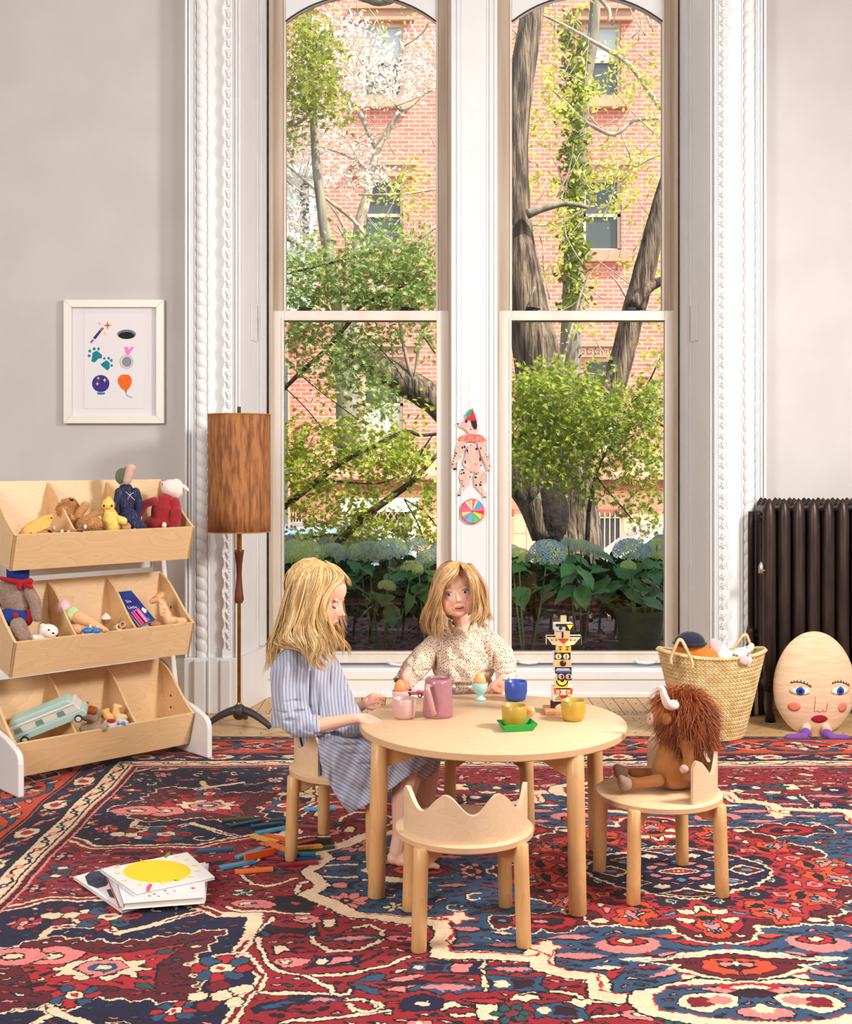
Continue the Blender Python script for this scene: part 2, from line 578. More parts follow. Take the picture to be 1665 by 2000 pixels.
# ---------------- windows ----------------
GLASS = bpy.data.materials.new('window_glass')
GLASS.use_nodes = True
nt = GLASS.node_tree
for n in list(nt.nodes): nt.nodes.remove(n)
out = nt.nodes.new('ShaderNodeOutputMaterial'); mx = nt.nodes.new('ShaderNodeMixShader')
tr = nt.nodes.new('ShaderNodeBsdfTransparent'); gl = nt.nodes.new('ShaderNodeBsdfGlossy'); fr = nt.nodes.new('ShaderNodeFresnel')
tr.inputs[0].default_value = (.96, .98, .97, 1); gl.inputs['Roughness'].default_value = .0
fr.inputs[0].default_value = 1.5
bpn = nt.nodes.new('ShaderNodeBump'); nzn = nt.nodes.new('ShaderNodeTexNoise'); nzn.inputs['Scale'].default_value = 2.5
bpn.inputs['Strength'].default_value = .25; bpn.inputs['Distance'].default_value = .004
nt.links.new(nzn.outputs['Fac'], bpn.inputs['Height']); nt.links.new(bpn.outputs[0], gl.inputs['Normal'])
nt.links.new(fr.outputs[0], mx.inputs[0]); nt.links.new(tr.outputs[0], mx.inputs[1]); nt.links.new(gl.outputs[0], mx.inputs[2]); nt.links.new(mx.outputs[0], out.inputs[0])
BLACK = mat('black_iron', rgb(24, 20, 26), .35, metal=.6)
PXM = YS / F     # metres per pixel at the sash
def zpx(py, d=YS): return HC - (py - 900) * d / F
def xpx(px, d=YS): return (px - 832.5) * d / F
def window(name, x0, x1, g0, g1):
 """x0..x1 frame, g0..g1 glass (metres)"""
 W = struct(MB().box(x0 - .01, x1 + .01, YS + .075, YS + .10, 0.17, .24).build(name, WHITE2))
 zb, zm0, zm1 = zpx(1271), zpx(627), zpx(608)
 # reveal boards that the upper sash slides behind
 for a, b in ((x0, x0 + .022), (x1 - .022, x1)):
  MB().box(a, b, YS - .06, YS + .09, .17, 4.6).build('sash_track', REVEAL, W)
 # lower sash
 ls = MB()
 ls.box(x0 + .004, g0, YS - .03, YS + .012, .19, zm1)
 ls.box(g1, x1 - .004, YS - .03, YS + .012, .19, zm1)
 ls.box(g0, g1, YS - .03, YS + .012, .19, zb)
 ls.box(g0, g1, YS - .03, YS + .012, zm0, zm1)
 s1 = ls.build('lower_sash', WHITE2, W, bevel=.004)
 b2 = MB()
 e = .014
 b2.box(g0 - e, g0, YS - .036, YS - .02, zb - e, zm0 + e).box(g1, g1 + e, YS - .036, YS - .02, zb - e, zm0 + e)
 b2.box(g0, g1, YS - .036, YS - .02, zb - e, zb).box(g0, g1, YS - .036, YS - .02, zm0, zm0 + e)
 b2.build('glazing_bead', WHITE2, W, bevel=.003)
 MB().box(g0, g1, YS - .008, YS - .004, zb, zm0).build('pane', GLASS, W)
 # upper sash with a segmental arched head
 yu = YS + .030
 g0u, g1u = g0 + .006, g1 - .004
 us = MB()
 us.box(x0 + .022, g0u, yu, yu + .04, zm0, 4.6)
 us.box(g1u, x1 - .022, yu, yu + .04, zm0, 4.6)
 us.box(g0u, g1u, yu, yu + .04, zm0, zm1 + .006)
 s2 = us.build('upper_sash', REVEAL, W, bevel=.003)
 b3 = MB()
 b3.box(g0u - .012, g0u, yu - .008, yu, zm1, 4.2).box(g1u, g1u + .012, yu - .008, yu, zm1, 4.2)
 b3.build('glazing_bead', WHITE2, W)
 xc = (g0u + g1u) / 2; hw = (g1u - g0u) / 2
 rad = .70; ztop = zpx(-8, yu)
 arc = []
 N = 24
 for k in range(N + 1):
  x = -hw + 2 * hw * k / N
  arc.append((xc + x, ztop - (rad - math.sqrt(rad * rad - x * x))))
 for k in range(N):
  pass
 vs = []; fs = []
 for k, (x, z) in enumerate(arc):
  vs += [(x, yu - .012, z), (x, yu - .012, 4.6), (x, yu + .04, z), (x, yu + .04, 4.6)]
 for k in range(N):
  a = 4 * k; b = a + 4
  fs += [(a, b, b + 1, a + 1), (a + 2, a + 3, b + 3, b + 2), (a, a + 2, b + 2, b)]
 MB().add(vs, fs).build('arched_head', WHITE, W)
 MB().tube([(x, yu - .014, z) for x, z in arc], .005, 6).build('putty_line', mat('dark_putty', rgb(60, 50, 44), .7), W)
 MB().box(g0u, g1u, yu + .014, yu + .018, zm1, 4.5).build('pane', GLASS, W)
 # two sash locks on the meeting rail
 for px in (.13, .80):
  xx = g0 + (g1 - g0) * px
  l = MB()
  l.cbox(xx, YS - .006, zm1 + .004, .075, .028, .008)
  l.cbox(xx - .008, YS - .006, zm1 + .015, .045, .024, .018)
  l.tube([(xx + .01, YS - .012, zm1 + .018), (xx + .05, YS - .03, zm1 + .008)], .005, 6)
  l.build('sash_lock', BLACK, W, bevel=.003)
 return W
W1 = window('window_1', XFL, MX0, xpx(556), xpx(853))
W2 = window('window_2', MX1, XFR, xpx(999), xpx(1297))
def lift(W, px, py):
 p = at(px, py, YS - .03)
 mb = MB()
 mb.tube([(p.x - .06, p.y, p.z + .004), (p.x - .045, p.y - .02, p.z - .004), (p.x, p.y - .026, p.z - .008), (p.x + .045, p.y - .02, p.z - .004), (p.x + .06, p.y, p.z + .004)], [.009, .008, .008, .008, .009], 8)
 mb.ell((p.x - .06, p.y, p.z + .004), (.014, .006, .012)); mb.ell((p.x + .06, p.y, p.z + .004), (.014, .006, .012))
 mb.mi = 1
 mb.ell((p.x - .06, p.y - .006, p.z + .004), .004, 8, 6); mb.ell((p.x + .06, p.y - .006, p.z + .004), .004, 8, 6)
 mb.build('sash_lift', [WHITE, BLACK], W, smooth=True)
for px, py in ((640, 1294), (780, 1294)): lift(W1, px, py)
for px, py in ((1033, 1291), (1261, 1291)): lift(W2, px, py)
# ---------------- rug: one quarter of the knotted design is computed, the weave mirrors it ----------------
RXC, RYC, RU, RV = 0.835, 3.85, 2.78, 1.875
RES = 0.0021
PAL = np.array([s2l(v) for c in [
 (22, 20, 58), (46, 76, 106), (146, 24, 36), (96, 14, 30), (44, 12, 26), (238, 208, 172), (228, 128, 122),
 (206, 70, 38), (36, 78, 80), (24, 14, 22), (78, 134, 168), (122, 20, 36), (176, 32, 40)] for v in c]).reshape(-1, 3)
NAVY, BLUE, RED, CRIM, MAR, CREAM, PINK, ORG, TEAL, BLK, LBLU, DRED, BRED = range(13)
def rug_quarter():
 Wn, Hn = int(RU / RES), int(RV / RES)
 rs = np.random.RandomState(7)
 U0, V0 = np.meshgrid((np.arange(Wn) + .5) * RES, (np.arange(Hn) + .5) * RES)
 # knots: positions are jittered a little, row by row
 def nz(sc, amp, seed):
  r = np.random.RandomState(seed)
  gx, gy = int(RU / sc) + 3, int(RV / sc) + 3
  g = r.rand(gy, gx)
  fx, fy = U0 / sc, V0 / sc
  ix, iy = fx.astype(int), fy.astype(int)
  tx, ty = fx - ix, fy - iy
  tx = tx * tx * (3 - 2 * tx); ty = ty * ty * (3 - 2 * ty)
  a = g[iy, ix] * (1 - tx) + g[iy, ix + 1] * tx
  b = g[iy + 1, ix] * (1 - tx) + g[iy + 1, ix + 1] * tx
  return (a * (1 - ty) + b * ty - .5) * 2 * amp
 U = U0 + nz(.008, .0052, 1) + nz(.05, .008, 2)
 V = V0 + nz(.008, .0052, 3) + nz(.05, .008, 4)
 C = np.full((Hn, Wn), RED, np.uint8)
 rj = random.Random(2)
 def box(u0, u1, v0, v1, pad=.02):
  a, b = max(0, int((u0 - pad) / RES)), min(Wn, int((u1 + pad) / RES) + 1)
  c, d = max(0, int((v0 - pad) / RES)), min(Hn, int((v1 + pad) / RES) + 1)
  return a, b, c, d
 def inside(p, u, v):
  m = np.zeros(u.shape, bool)
  n = len(p)
  for i in range(n):
   x0, y0 = p[i]; x1, y1 = p[(i + 1) % n]
   if y0 == y1: continue
   c = (y0 > v) != (y1 > v)
   m ^= c & (u < (x1 - x0) * (v - y0) / (y1 - y0) + x0)
  return m
 def seg(pts, w, col, closed=False, under=None, uw=.006):
  pts = list(pts) + ([pts[0]] if closed else [])
  us = [p[0] for p in pts]; vs = [p[1] for p in pts]
  for pas in ((0, 1) if under is not None else (1,)):
   ww = w + (uw if pas == 0 else 0)
   for i in range(len(pts) - 1):
    (x0, y0), (x1, y1) = pts[i], pts[i + 1]
    a, b, c, d = box(min(x0, x1), max(x0, x1), min(y0, y1), max(y0, y1), ww + .02)
    if a >= b or c >= d: continue
    u, v = U[c:d, a:b], V[c:d, a:b]
    L = (x1 - x0) ** 2 + (y1 - y0) ** 2 + 1e-9
    t = np.clip(((u - x0) * (x1 - x0) + (v - y0) * (y1 - y0)) / L, 0, 1)
    m = (u - x0 - t * (x1 - x0)) ** 2 + (v - y0 - t * (y1 - y0)) ** 2 < (ww / 2) ** 2
    C[c:d, a:b][m] = under if pas == 0 else col
 def poly(p, col, line=None, w=.008, line2=None, w2=.018):
  us = [q[0] for q in p]; vs = [q[1] for q in p]
  a, b, c, d = box(min(us), max(us), min(vs), max(vs))
  if a >= b or c >= d: return
  m = inside(p, U[c:d, a:b], V[c:d, a:b])
  C[c:d, a:b][m] = col
  if line2 is not None: seg(p, w2, line2, True)
  if line is not None: seg(p, w, line, True)
 def ph(*pts):
  """photo pixels -> quarter coordinates"""
  o = []
  for x, y in pts:
   d = HC * F / (y - 900.0)
   o.append((abs((x - 832.5) * d / F - RXC), abs(d - RYC)))
  return o
 def jag(p, amp, step, closed=True):
  out = []
  n = len(p) if closed else len(p) - 1
  for i in range(n):
   a, b = p[i], p[(i + 1) % len(p)]
   L = math.hypot(b[0] - a[0], b[1] - a[1]); k = max(1, int(L / step))
   nx, ny = -(b[1] - a[1]) / (L + 1e-9), (b[0] - a[0]) / (L + 1e-9)
   for j in range(k):
    t = j / k
    s_ = amp if j % 2 else 0
    out.append((a[0] + (b[0] - a[0]) * t + nx * s_, a[1] + (b[1] - a[1]) * t + ny * s_))
  if not closed: out.append(p[-1])
  return out
 def ell(u, v, ru, rv, ang=0, n=14):
  ca, sa = math.cos(ang), math.sin(ang)
  q = [1 + (rj.random() - .5) * .24 for _ in range(n)]
  return [(u + q[k] * (ru * math.cos(t) * ca - rv * math.sin(t) * sa), v + q[k] * (ru * math.cos(t) * sa + rv * math.sin(t) * ca)) for k, t in [(k, 2 * PI * k / n) for k in range(n)]]
 def leaf(u, v, L, w, ang, col, line=BLK, lw=.006):
  ca, sa = math.cos(ang), math.sin(ang)
  p = [(-.5, 0), (-.2, .5), (.15, .4), (.5, 0), (.15, -.4), (-.2, -.5)]
  poly([(u + x * L * ca - y * w * sa, v + x * L * sa + y * w * ca) for x, y in p], col, line, lw)
 def rosette(u, v, r, cols, n=6, core=CREAM, line=BLK, a0=0.0):
  for k in range(n):
   a = a0 + 2 * PI * k / n
   poly(ell(u + math.cos(a) * r * .62, v + math.sin(a) * r * .62, r * .40, r * .30, a, 10), cols[k % len(cols)], line, .005)
  poly(ell(u, v, r * .34, r * .34), core, line, .005)
  poly(ell(u, v, r * .14, r * .14), cols[0])
 def jleaf(u, v, L, w, ang, col, back, line=BLK):
  """serrated leaf"""
  ca, sa = math.cos(ang), math.sin(ang)
  pts = [(-.5, 0)]
  k = 4
  for i in range(k):
   x = -.5 + (i + .35) / k; pts += [(x, .5 * math.sin(PI * (x + .52))), (x + .12, .22)]
  pts += [(.5, 0), (.2, -.25), (-.2, -.3)]
  T = lambda q: [(u + x * L * ca - y * w * sa, v + x * L * sa + y * w * ca) for x, y in q]
  poly(T(pts), back, line, .006)
  poly(T([(x * .7, y * .5) for x, y in pts]), col)
 def block(u, v, s_, c1, c2, c3):
  poly(jag([(u - s_, v - s_ * .6), (u + s_, v - s_ * .6), (u + s_, v + s_ * .6), (u - s_, v + s_ * .6)], s_ * .2, s_ * .5), c1, BLK, .006)
  poly([(u - s_ * .6, v - s_ * .3), (u + s_ * .1, v - s_ * .4), (u + s_ * .2, v + s_ * .3), (u - s_ * .5, v + s_ * .35)], c2)
  poly(ell(u + s_ * .5, v, s_ * .25, s_ * .25), c3)
 def scroll(u, v, r, ang, col, flip=1, w=.012):
  pts = []
  for k in range(12):
   t = k / 11
   a = ang + flip * t * 4.6
   rr = r * (1 - t * .72)
   pts.append((u + rr * math.cos(a), v + rr * math.sin(a)))
  seg(pts, w, col, under=BLK)
 rnd = random.Random(11)
 placed = []
 def scatter(n, base, tries, fn, mind, ur, vr):
  k = 0
  for _ in range(tries):
   if k >= n: break
   u, v = rnd.uniform(*ur), rnd.uniform(*vr)
   i, j = int(v / RES), int(u / RES)
   if not (0 <= i < Hn and 0 <= j < Wn): continue
   q = int(mind / RES * .6)
   blk = C[max(0, i - q):i + q + 1:3, max(0, j - q):j + q + 1:3]
   if not np.isin(blk, base).mean() > .93: continue
   if any((u - a) ** 2 + (v - b) ** 2 < mind ** 2 for a, b in placed): continue
   placed.append((u, v)); fn(u, v); k += 1
 # ---- red field vines first ----
 C[:] = RED
 # soft abrash of crimson
 m = nz(.25, 1, 9) > .25
 C[m] = BRED if False else RED
 # spandrel of navy
 nav = ph((0, 1785), (105, 1757), (330, 1757), (430, 1790), (500, 1787), (485, 1840), (460, 1862), (510, 1905), (480, 1960), (455, 2000))
 nav = [(2.14, .36)] + nav[1:] + [(1.36, 1.12), (1.22, 1.22), (1.20, 1.32), (2.14, 1.32)]
 poly(nav, NAVY)
 seg(nav[:-2], .040, CREAM, under=BLK)
 seg([nav[0], nav[1], nav[2], nav[3]], .018, DRED); seg(nav[5:11], .014, DRED)
 # cream ribs crossing the navy
 for pl in ([(0, 1930), (60, 1895), (110, 1890), (180, 1885)], [(0, 1975), (90, 1968), (110, 1985), (160, 1960), (165, 1925)],
               [(82, 1835), (105, 1815), (145, 1810), (215, 1813), (240, 1825)], [(240, 1825), (330, 1800), (390, 1785)],
               [(285, 1885), (300, 1893), (360, 1893), (395, 1910), (375, 1935), (330, 1950), (260, 1945)], [(360, 1893), (420, 1870), (470, 1862)],
               [(110, 1985), (60, 2010)], [(105, 1975), (200, 2005)]):
  seg(ph(*pl), .026, CREAM, under=BLK)
  q = ph(*pl); seg(q[1:], .009, DRED)
 # lozenge
 loz = [(1.71 + a, .735 + b) for a, b in [(.36, -.05), (.20, -.20), (-.02, -.16), (-.30, -.26), (-.22, -.02), (-.30, .18), (-.05, .17), (.20, .24), (.26, .06)]]
 poly(jag(loz, .022, .03), CRIM, CREAM, .006, BLK, .013)
 lz = [(1.71 + a * .66, .735 + b * .66) for a, b in [(.36, -.05), (.22, -.20), (-.02, -.14), (-.32, -.24), (-.22, -.02), (-.28, .20), (-.03, .15), (.20, .22), (.27, .05)]]
 poly(lz, BRED, BLK, .006)
 poly(jag(ell(1.70, .735, .13, .09, 0, 10), .03, .03), CREAM, BLK, .006)
 poly(ell(1.70, .735, .07, .05, 0, 8), PINK, BLK, .005); poly(ell(1.70, .735, .045, .032), BLUE); poly(ell(1.70, .735, .022, .016), CREAM)
 for su, sv in ((.16, -.09), (-.16, -.11), (-.15, .10), (.14, .10)): leaf(1.71 + su, .735 + sv, .07, .03, math.atan2(sv, su), BLK if su > 0 else TEAL)
 # navy flowers
 for (x, y, r) in ((138, 1790, .085), (215, 1792, .10), (430, 1893, .085), (432, 1945, .09), (105, 1868, .07), (30, 1868, .07), (150, 1945, .07), (345, 1975, .06)):
  (u, v), = ph((x, y)); placed.append((u, v))
  if x in (138, 432): rosette(u, v, r, [CREAM, DRED, CREAM], 5, CREAM)
  elif x in (105, 30): poly(jag(ell(u, v, .09, .06), .02, .03), PINK, BLK, .006); poly(ell(u, v, .03, .02), CREAM, BLK)
  else: rosette(u, v, r, [BRED, BLUE], 8, CREAM)
 # blue pool of the medallion
 bp = ph((715, 1770), (690, 1788), (828, 1803), (862, 1806), (871, 1834), (858, 1846), (860, 1869), (934, 1869), (1035, 1874), (1060, 1850), (1067, 1892), (1103, 1904), (1163, 1909), (1168, 1947), (1193, 1952), (1250, 1950), (1345, 1945), (1368, 1968), (1420, 1985), (1479, 1999))
 bp = [(0, 0), (1.22, 0.0), (1.16, .12), (1.20, .2), (1.10, .30)] + bp[1:-1] + [(0.0, 1.06)]
 poly(bp, BLUE)
 seg(jag(bp[1:], .0, .03, False), .056, CREAM, under=BLK, uw=.012)
 seg(bp[1:], .010, CREAM)
 inner = [(a * .965, b * .965) for a, b in bp[1:]]
 # red hairline inside the cream band
 for sc in (.975,): seg([(a * sc - .004, b * sc - .004) for a, b in bp[5:-1]], .006, BRED)
 # comb teeth outside the band
 for i in range(3, len(bp) - 1):
  a, b = bp[i], bp[i + 1]
  L = math.hypot(b[0] - a[0], b[1] - a[1]); k = int(L / .035)
  for j in range(k):
   t = (j + .5) / k
   u, v = a[0] + (b[0] - a[0]) * t, a[1] + (b[1] - a[1]) * t
   poly([(u, v + .01), (u + .022, v + .016), (u + .03, v + .045), (u - .002, v + .03)], CREAM, BLK, .004)
 # hanging palmette
 pl = [(.0, .62), (.16, .67), (.29, .69), (.18, .72), (.20, .75), (.08, .80), (0, .82)]
 poly(pl + [(0, .6)], CREAM); poly([(a * .82, .715 + (b - .715) * .78) for a, b in pl] + [(0, .64)], CRIM, BLK, .005)
 poly([(0, .67), (.09, .69), (.10, .73), (.05, .765), (0, .775)], ORG, BLK, .005); poly([(0, .69), (.06, .70), (.05, .73), (0, .745)], MAR); poly(ell(.03, .712, .02, .012), PINK); poly(ell(0, .705, .014, .012), CREAM)
 seg([(0, .615), (.15, .655), (.30, .68)], .018, CREAM)
 # left palmette (end of the long axis)
 pl = [(.74, 0), (.80, .06), (.90, .10), (.84, .14), (.98, .10), (1.04, 0)]
 poly([(.70, 0)] + pl, CREAM); poly([(.73, 0), (.79, .05), (.88, .08), (.98, .05), (1.0, 0)], CRIM, BLK, .005); poly([(.77, 0), (.83, .035), (.92, .03), (.95, 0)], ORG, BLK, .005); poly(ell(.86, 0, .04, .022), MAR); poly(ell(.86, 0, .016, .012), CREAM)
 (pu, pv), = ph((1060, 1800))
 poly(jag(ell(pu, pv, .17, .085, .1, 10), .03, .035), CRIM, CREAM, .006, BLK, .013); poly(ell(pu, pv, .10, .05), BRED, BLK, .005); poly(ell(pu, pv, .06, .028), MAR); poly(ell(pu + .01, pv, .02, .012), PINK)
 placed.append((pu, pv))
 # petals floating in the blue
 for (x, y, L, a, c) in ((1112, 1833, .14, 0, PINK), (1130, 1870, .16, -.1, PINK), (1195, 1905, .12, .9, BRED), (905, 1820, .11, .1, PINK), (900, 1852, .10, .1, PINK), (985, 1850, .12, 0, PINK), (880, 1735, .12, .1, PINK), (960, 1735, .10, -.4, RED), (1310, 1830, .13, .05, ORG), (1480, 1843, .12, -.3, BRED), (1170, 1802, .12, .1, RED), (975, 1825, .07, 0, CREAM), (1180, 1893, .09, 0, CREAM), (1290, 1868, .09, .3, PINK), (1295, 1905, .10, .5, PINK), (1262, 1893, .09, 0, RED), (1262, 1866, .07, -.2, RED)):
  (u, v), = ph((x, y)); placed.append((u, v))
  leaf(u, v, L, L * .30, a, MAR, None); leaf(u, v - .008, L * .95, L * .24, a, c, None)
 for (x, y, r) in ((1222, 1842, .085),):
  (u, v), = ph((x, y)); placed.append((u, v))
  poly(jag(ell(u, v + .01, r, r * .7), .02, .025), PINK, None); poly(ell(u, v - .01, r * .6, r * .4), BRED, BLK); poly(ell(u, v - .012, r * .25, r * .2), CREAM, BLK)
 # central red medallion
 md = ph((1236, 1823), (1300, 1815), (1334, 1820), (1337, 1837), (1373, 1847), (1432, 1848), (1451, 1830), (1541, 1831), (1563, 1809), (1641, 1798))
 md = [(0, .565), (.07, .56), (.105, .52), (.13, .45), (.22, .46), (.26, .44), (.33, .46), (.36, .38), (.42, .36), (.40, .28), (.50, .25), (.55, .16), (.50, .13), (.58, .06), (.64, 0)]
 poly([(0, 0)] + md, CRIM); seg(jag(md, .012, .02, False), .010, CREAM, under=BLK)
 m2 = [(a * .90, b * .90) for a, b in md]
 poly([(0, 0)] + m2, BRED); seg(m2, .006, BLK)
 for a, r in ((90, .44), (62, .40), (35, .43), (8, .46)):
  u, v = abs(math.cos(R(a)) * r * 1.08), math.sin(R(a)) * r
  dr = R(a)
  poly(jag(ell(u, v, .10, .065, dr, 8), .018, .03), ORG, BLK, .006)
  for k, c in ((-.7, CREAM), (0, LBLU), (.7, PINK)): leaf(u + .02 * math.cos(dr), v + .02 * math.sin(dr) + .0, .10, .030, dr + k, c)
  leaf(u - .05 * math.cos(dr), v - .05 * math.sin(dr), .07, .03, dr + 1.57, BLK)
  placed.append((u, v))
 for a in (75, 48, 20):
  u, v = math.cos(R(a)) * .30, math.sin(R(a)) * .28
  rosette(u, v, .052, [NAVY, MAR], 8, CREAM); poly(ell(u, v, .012, .012), BLUE); placed.append((u, v))
 # inner diamonds
 pd = [(0, .25), (.09, .22), (.15, .17), (.22, .14), (.28, .07), (.30, 0)]
 poly([(0, 0)] + pd, NAVY); seg(jag(pd, .01, .015, False), .009, CREAM, under=BLK)
 for (u, v, w_, h_) in ((.0, .20, .11, .045), (.22, .0, .07, .055), (.155, .105, .06, .035)):
  poly([(u - w_, v), (u, v - h_), (u + w_, v), (u, v + h_)], CREAM, BLK, .006); poly([(u - w_ * .7, v), (u, v - h_ * .65), (u + w_ * .7, v), (u, v + h_ * .65)], CRIM, BLK, .004); poly(ell(u, v, .018, .012), LBLU)
 poly([(-.075, 0), (0, -.05), (.075, 0), (0, .05)], CREAM, BLK, .006); poly([(-.05, 0), (0, -.034), (.05, 0), (0, .034)], BRED, BLK, .004); poly(ell(0, 0, .016, .010), CREAM)
 for a in (30, 60, 0, 90): poly(ell(abs(math.cos(R(a))) * .10, math.sin(R(a)) * .085, .022, .017), LBLU if a in (0, 90) else PINK, BLK, .005)
 # ---- vines on the red field (traced) ----
 for pl in ([(445, 1776), (470, 1782), (600, 1785)], [(528, 1793), (510, 1820), (505, 1848), (512, 1868), (520, 1883), (560, 1900), (600, 1907), (690, 1905), (760, 1893), (800, 1870)],
               [(612, 1793), (608, 1820), (610, 1843), (640, 1860), (700, 1858), (745, 1843), (752, 1822), (725, 1812), (690, 1815)],
               [(512, 1938), (600, 1942), (650, 1944)], [(600, 1907), (655, 1930), (660, 1945), (685, 1945), (688, 1938)],
               [(590, 1725), (580, 1735), (592, 1750), (615, 1748), (612, 1742)], [(590, 1725), (640, 1712), (700, 1716)],
               [(470, 1712), (490, 1730), (525, 1732), (580, 1715)], [(1020, 1945), (1050, 1940), (1120, 1942), (1145, 1958)],
               [(1135, 1998), (1160, 1986), (1220, 1985), (1290, 1990)], [(945, 1877), (948, 1940)], [(880, 1990), (930, 1985)], [(675, 1955), (720, 1960), (760, 1985)],
               [(830, 1900), (900, 1903)], [(560, 2000), (700, 1985), (760, 1978)]):
  seg(ph(*pl), .013, CREAM, under=BLK, uw=.012)
 # motifs at traced places
 for (x, y, kind, s_) in ((575, 1765, 'ros', .075), (680, 1760, 'pros', .07), (500, 1768, 'pfl', .07), (660, 1730, 'blk', .06), (690, 1835, 'jl', .13), (560, 1855, 'hook', .05), (565, 1820, 'tulip', .08), (655, 1880, 'blk', .07), (570, 1880, 'pfl', .05), (700, 1878, 'hook2', .06),
                             (750, 1925, 'tul2', .09), (620, 1955, 'jl', .10), (560, 1960, 'blue', .10), (890, 1895, 'blk', .075), (870, 1935, 'jl', .14), (840, 1895, 'blk2', .06), (1010, 1895, 'jl', .12), (1010, 1925, 'blk2', .08), (1040, 1955, 'cream', .06), (875, 1970, 'cream', .07), (950, 1975, 'crb', .06), (1000, 1985, 'tros', .055), (1100, 1980, 'blk2', .07), (1150, 1960, 'cream', .07), (820, 1965, 'bros', .06), (720, 1965, 'scr', .05), (600, 1795, 'pfl', .05), (640, 1800, 'crb', .04), (1255, 1985, 'pflr', .06), (1310, 1994, 'tros', .05)):
  (u, v), = ph((x, y)); placed.append((u, v))
  if kind == 'ros': rosette(u, v, s_, [BLK, BLK], 8, CREAM); poly(ell(u, v, s_ * .5, s_ * .45), BLK); poly(ell(u, v, s_ * .2, s_ * .15), ORG)
  elif kind == 'pros': rosette(u, v, s_, [PINK], 9, MAR)
  elif kind == 'tros': rosette(u, v, s_, [TEAL, TEAL], 6, RED)
  elif kind == 'bros': poly(ell(u, v, s_, s_ * .8), NAVY, BLK); poly(ell(u, v, s_ * .3, s_ * .25), CREAM)
  elif kind in ('pfl', 'pflr'): poly(jag(ell(u, v, s_, s_ * .6), .014, .02), PINK, BLK, .006); poly(ell(u + s_ * .3, v, s_ * .35, s_ * .25), CREAM, BLK, .004); poly(ell(u, v, s_ * .15, s_ * .12), BLUE)
  elif kind == 'blk': block(u, v, s_, NAVY, PINK, CREAM)
  elif kind == 'blk2': block(u, v, s_, BLUE, MAR, CREAM)
  elif kind == 'jl': jleaf(u, v, s_ * 1.5, s_ * .6, 0, PINK, BLUE)
  elif kind == 'blue': jleaf(u, v, s_ * 1.6, s_ * .9, .5, BLUE, NAVY)
  elif kind == 'hook': poly([(u + .05, v - .03), (u + .01, v - .03), (u - .03, v + .03), (u + .0, v + .01), (u + .03, v + .04)], CREAM, BLK)
  elif kind == 'hook2': poly([(u + .07, v + .03), (u + .0, v + .02), (u - .06, v - .05), (u - .03, v + .0)], PINK, BLK)
  elif kind == 'tulip': poly([(u - .07, v - .04), (u - .09, v + .03), (u - .03, v + .01), (u + .03, v + .01), (u + .09, v + .03), (u + .07, v - .04), (u, v - .02)], MAR, BLK); leaf(u - .06, v + .01, .06, .025, 1, BLUE); leaf(u + .06, v + .01, .06, .025, 2, BLUE)
  elif kind == 'tul2': leaf(u + .04, v - .03, .11, .04, .5, BLUE); leaf(u + .04, v + .03, .11, .04, -.5, BLUE); leaf(u - .05, v - .03, .12, .035, .1, PINK); leaf(u - .05, v + .03, .12, .035, -.1, PINK); leaf(u - .05, v, .14, .03, 0, MAR)
  elif kind == 'cream': poly(jag([(u - s_, v), (u - s_ * .2, v - s_ * .4), (u + s_ * .6, v - s_ * .5), (u + s_, v + .01), (u + s_ * .2, v + s_ * .5)], .015, .025), CREAM, BLK, .007)
  elif kind == 'crb': poly([(u - s_ * .5, v - s_ * .6), (u + s_ * .5, v - s_ * .6), (u + s_ * .5, v + s_), (u - s_ * .5, v + s_)], CREAM, BLK); poly(ell(u, v - s_ * .7, s_ * .9, s_ * .25), BRED, BLK)
  elif kind == 'scr': scroll(u, v, s_, 0, CREAM)
 seg(jag(bp[1:], .0, .03, False), .052, CREAM, under=BLK, uw=.012)
 seg([(q[0] * .972, q[1] * .972) for q in bp[5:]], .007, BRED)
 # cream stars where the band turns
 for (x, y, s_) in ((888, 1798, .055), (1062, 1851, .06), (1344, 1930, .075)):
  (u, v), = ph((x, y))
  poly([(u + s_ * .9, v - s_ * .2), (u + s_ * .3, v - s_ * .3), (u + s_ * .1, v - s_), (u - s_ * .4, v - s_ * .9), (u - s_ * .4, v - s_ * .3), (u - s_ * 1.1, v), (u - s_ * .3, v + s_ * .3), (u - .01, v + s_), (u + s_ * .4, v + s_ * .3)], CREAM, BRED, .006)
  placed.append((u, v))
 # palmette tongue below
 poly(ell(.0, .93, .33, .145, 0, 16), CREAM, BLK, .008); poly(ell(.0, .93, .28, .105, 0, 16), BLUE, BRED, .006); placed.extend([(.05, .93), (.18, .93)])
 for du in (.13,):
  poly(jag(ell(du, .93, .085, .05), .014, .02), CREAM, BLK, .005); poly(ell(du + .02, .93, .04, .028), DRED); poly(ell(du - .03, .925, .03, .026), PINK)
 poly(jag(ell(0, .985, .075, .045, 0, 8), .012, .02), PINK, BLK, .005); poly(ell(0, .97, .03, .02), CREAM)
 poly(ell(0, .86, .13, .03), PINK, BLK, .005); poly(ell(0, .84, .09, .022), BRED); poly(ell(0, .845, .05, .016), CREAM)
 poly(ell(0, .885, .07, .03), MAR)
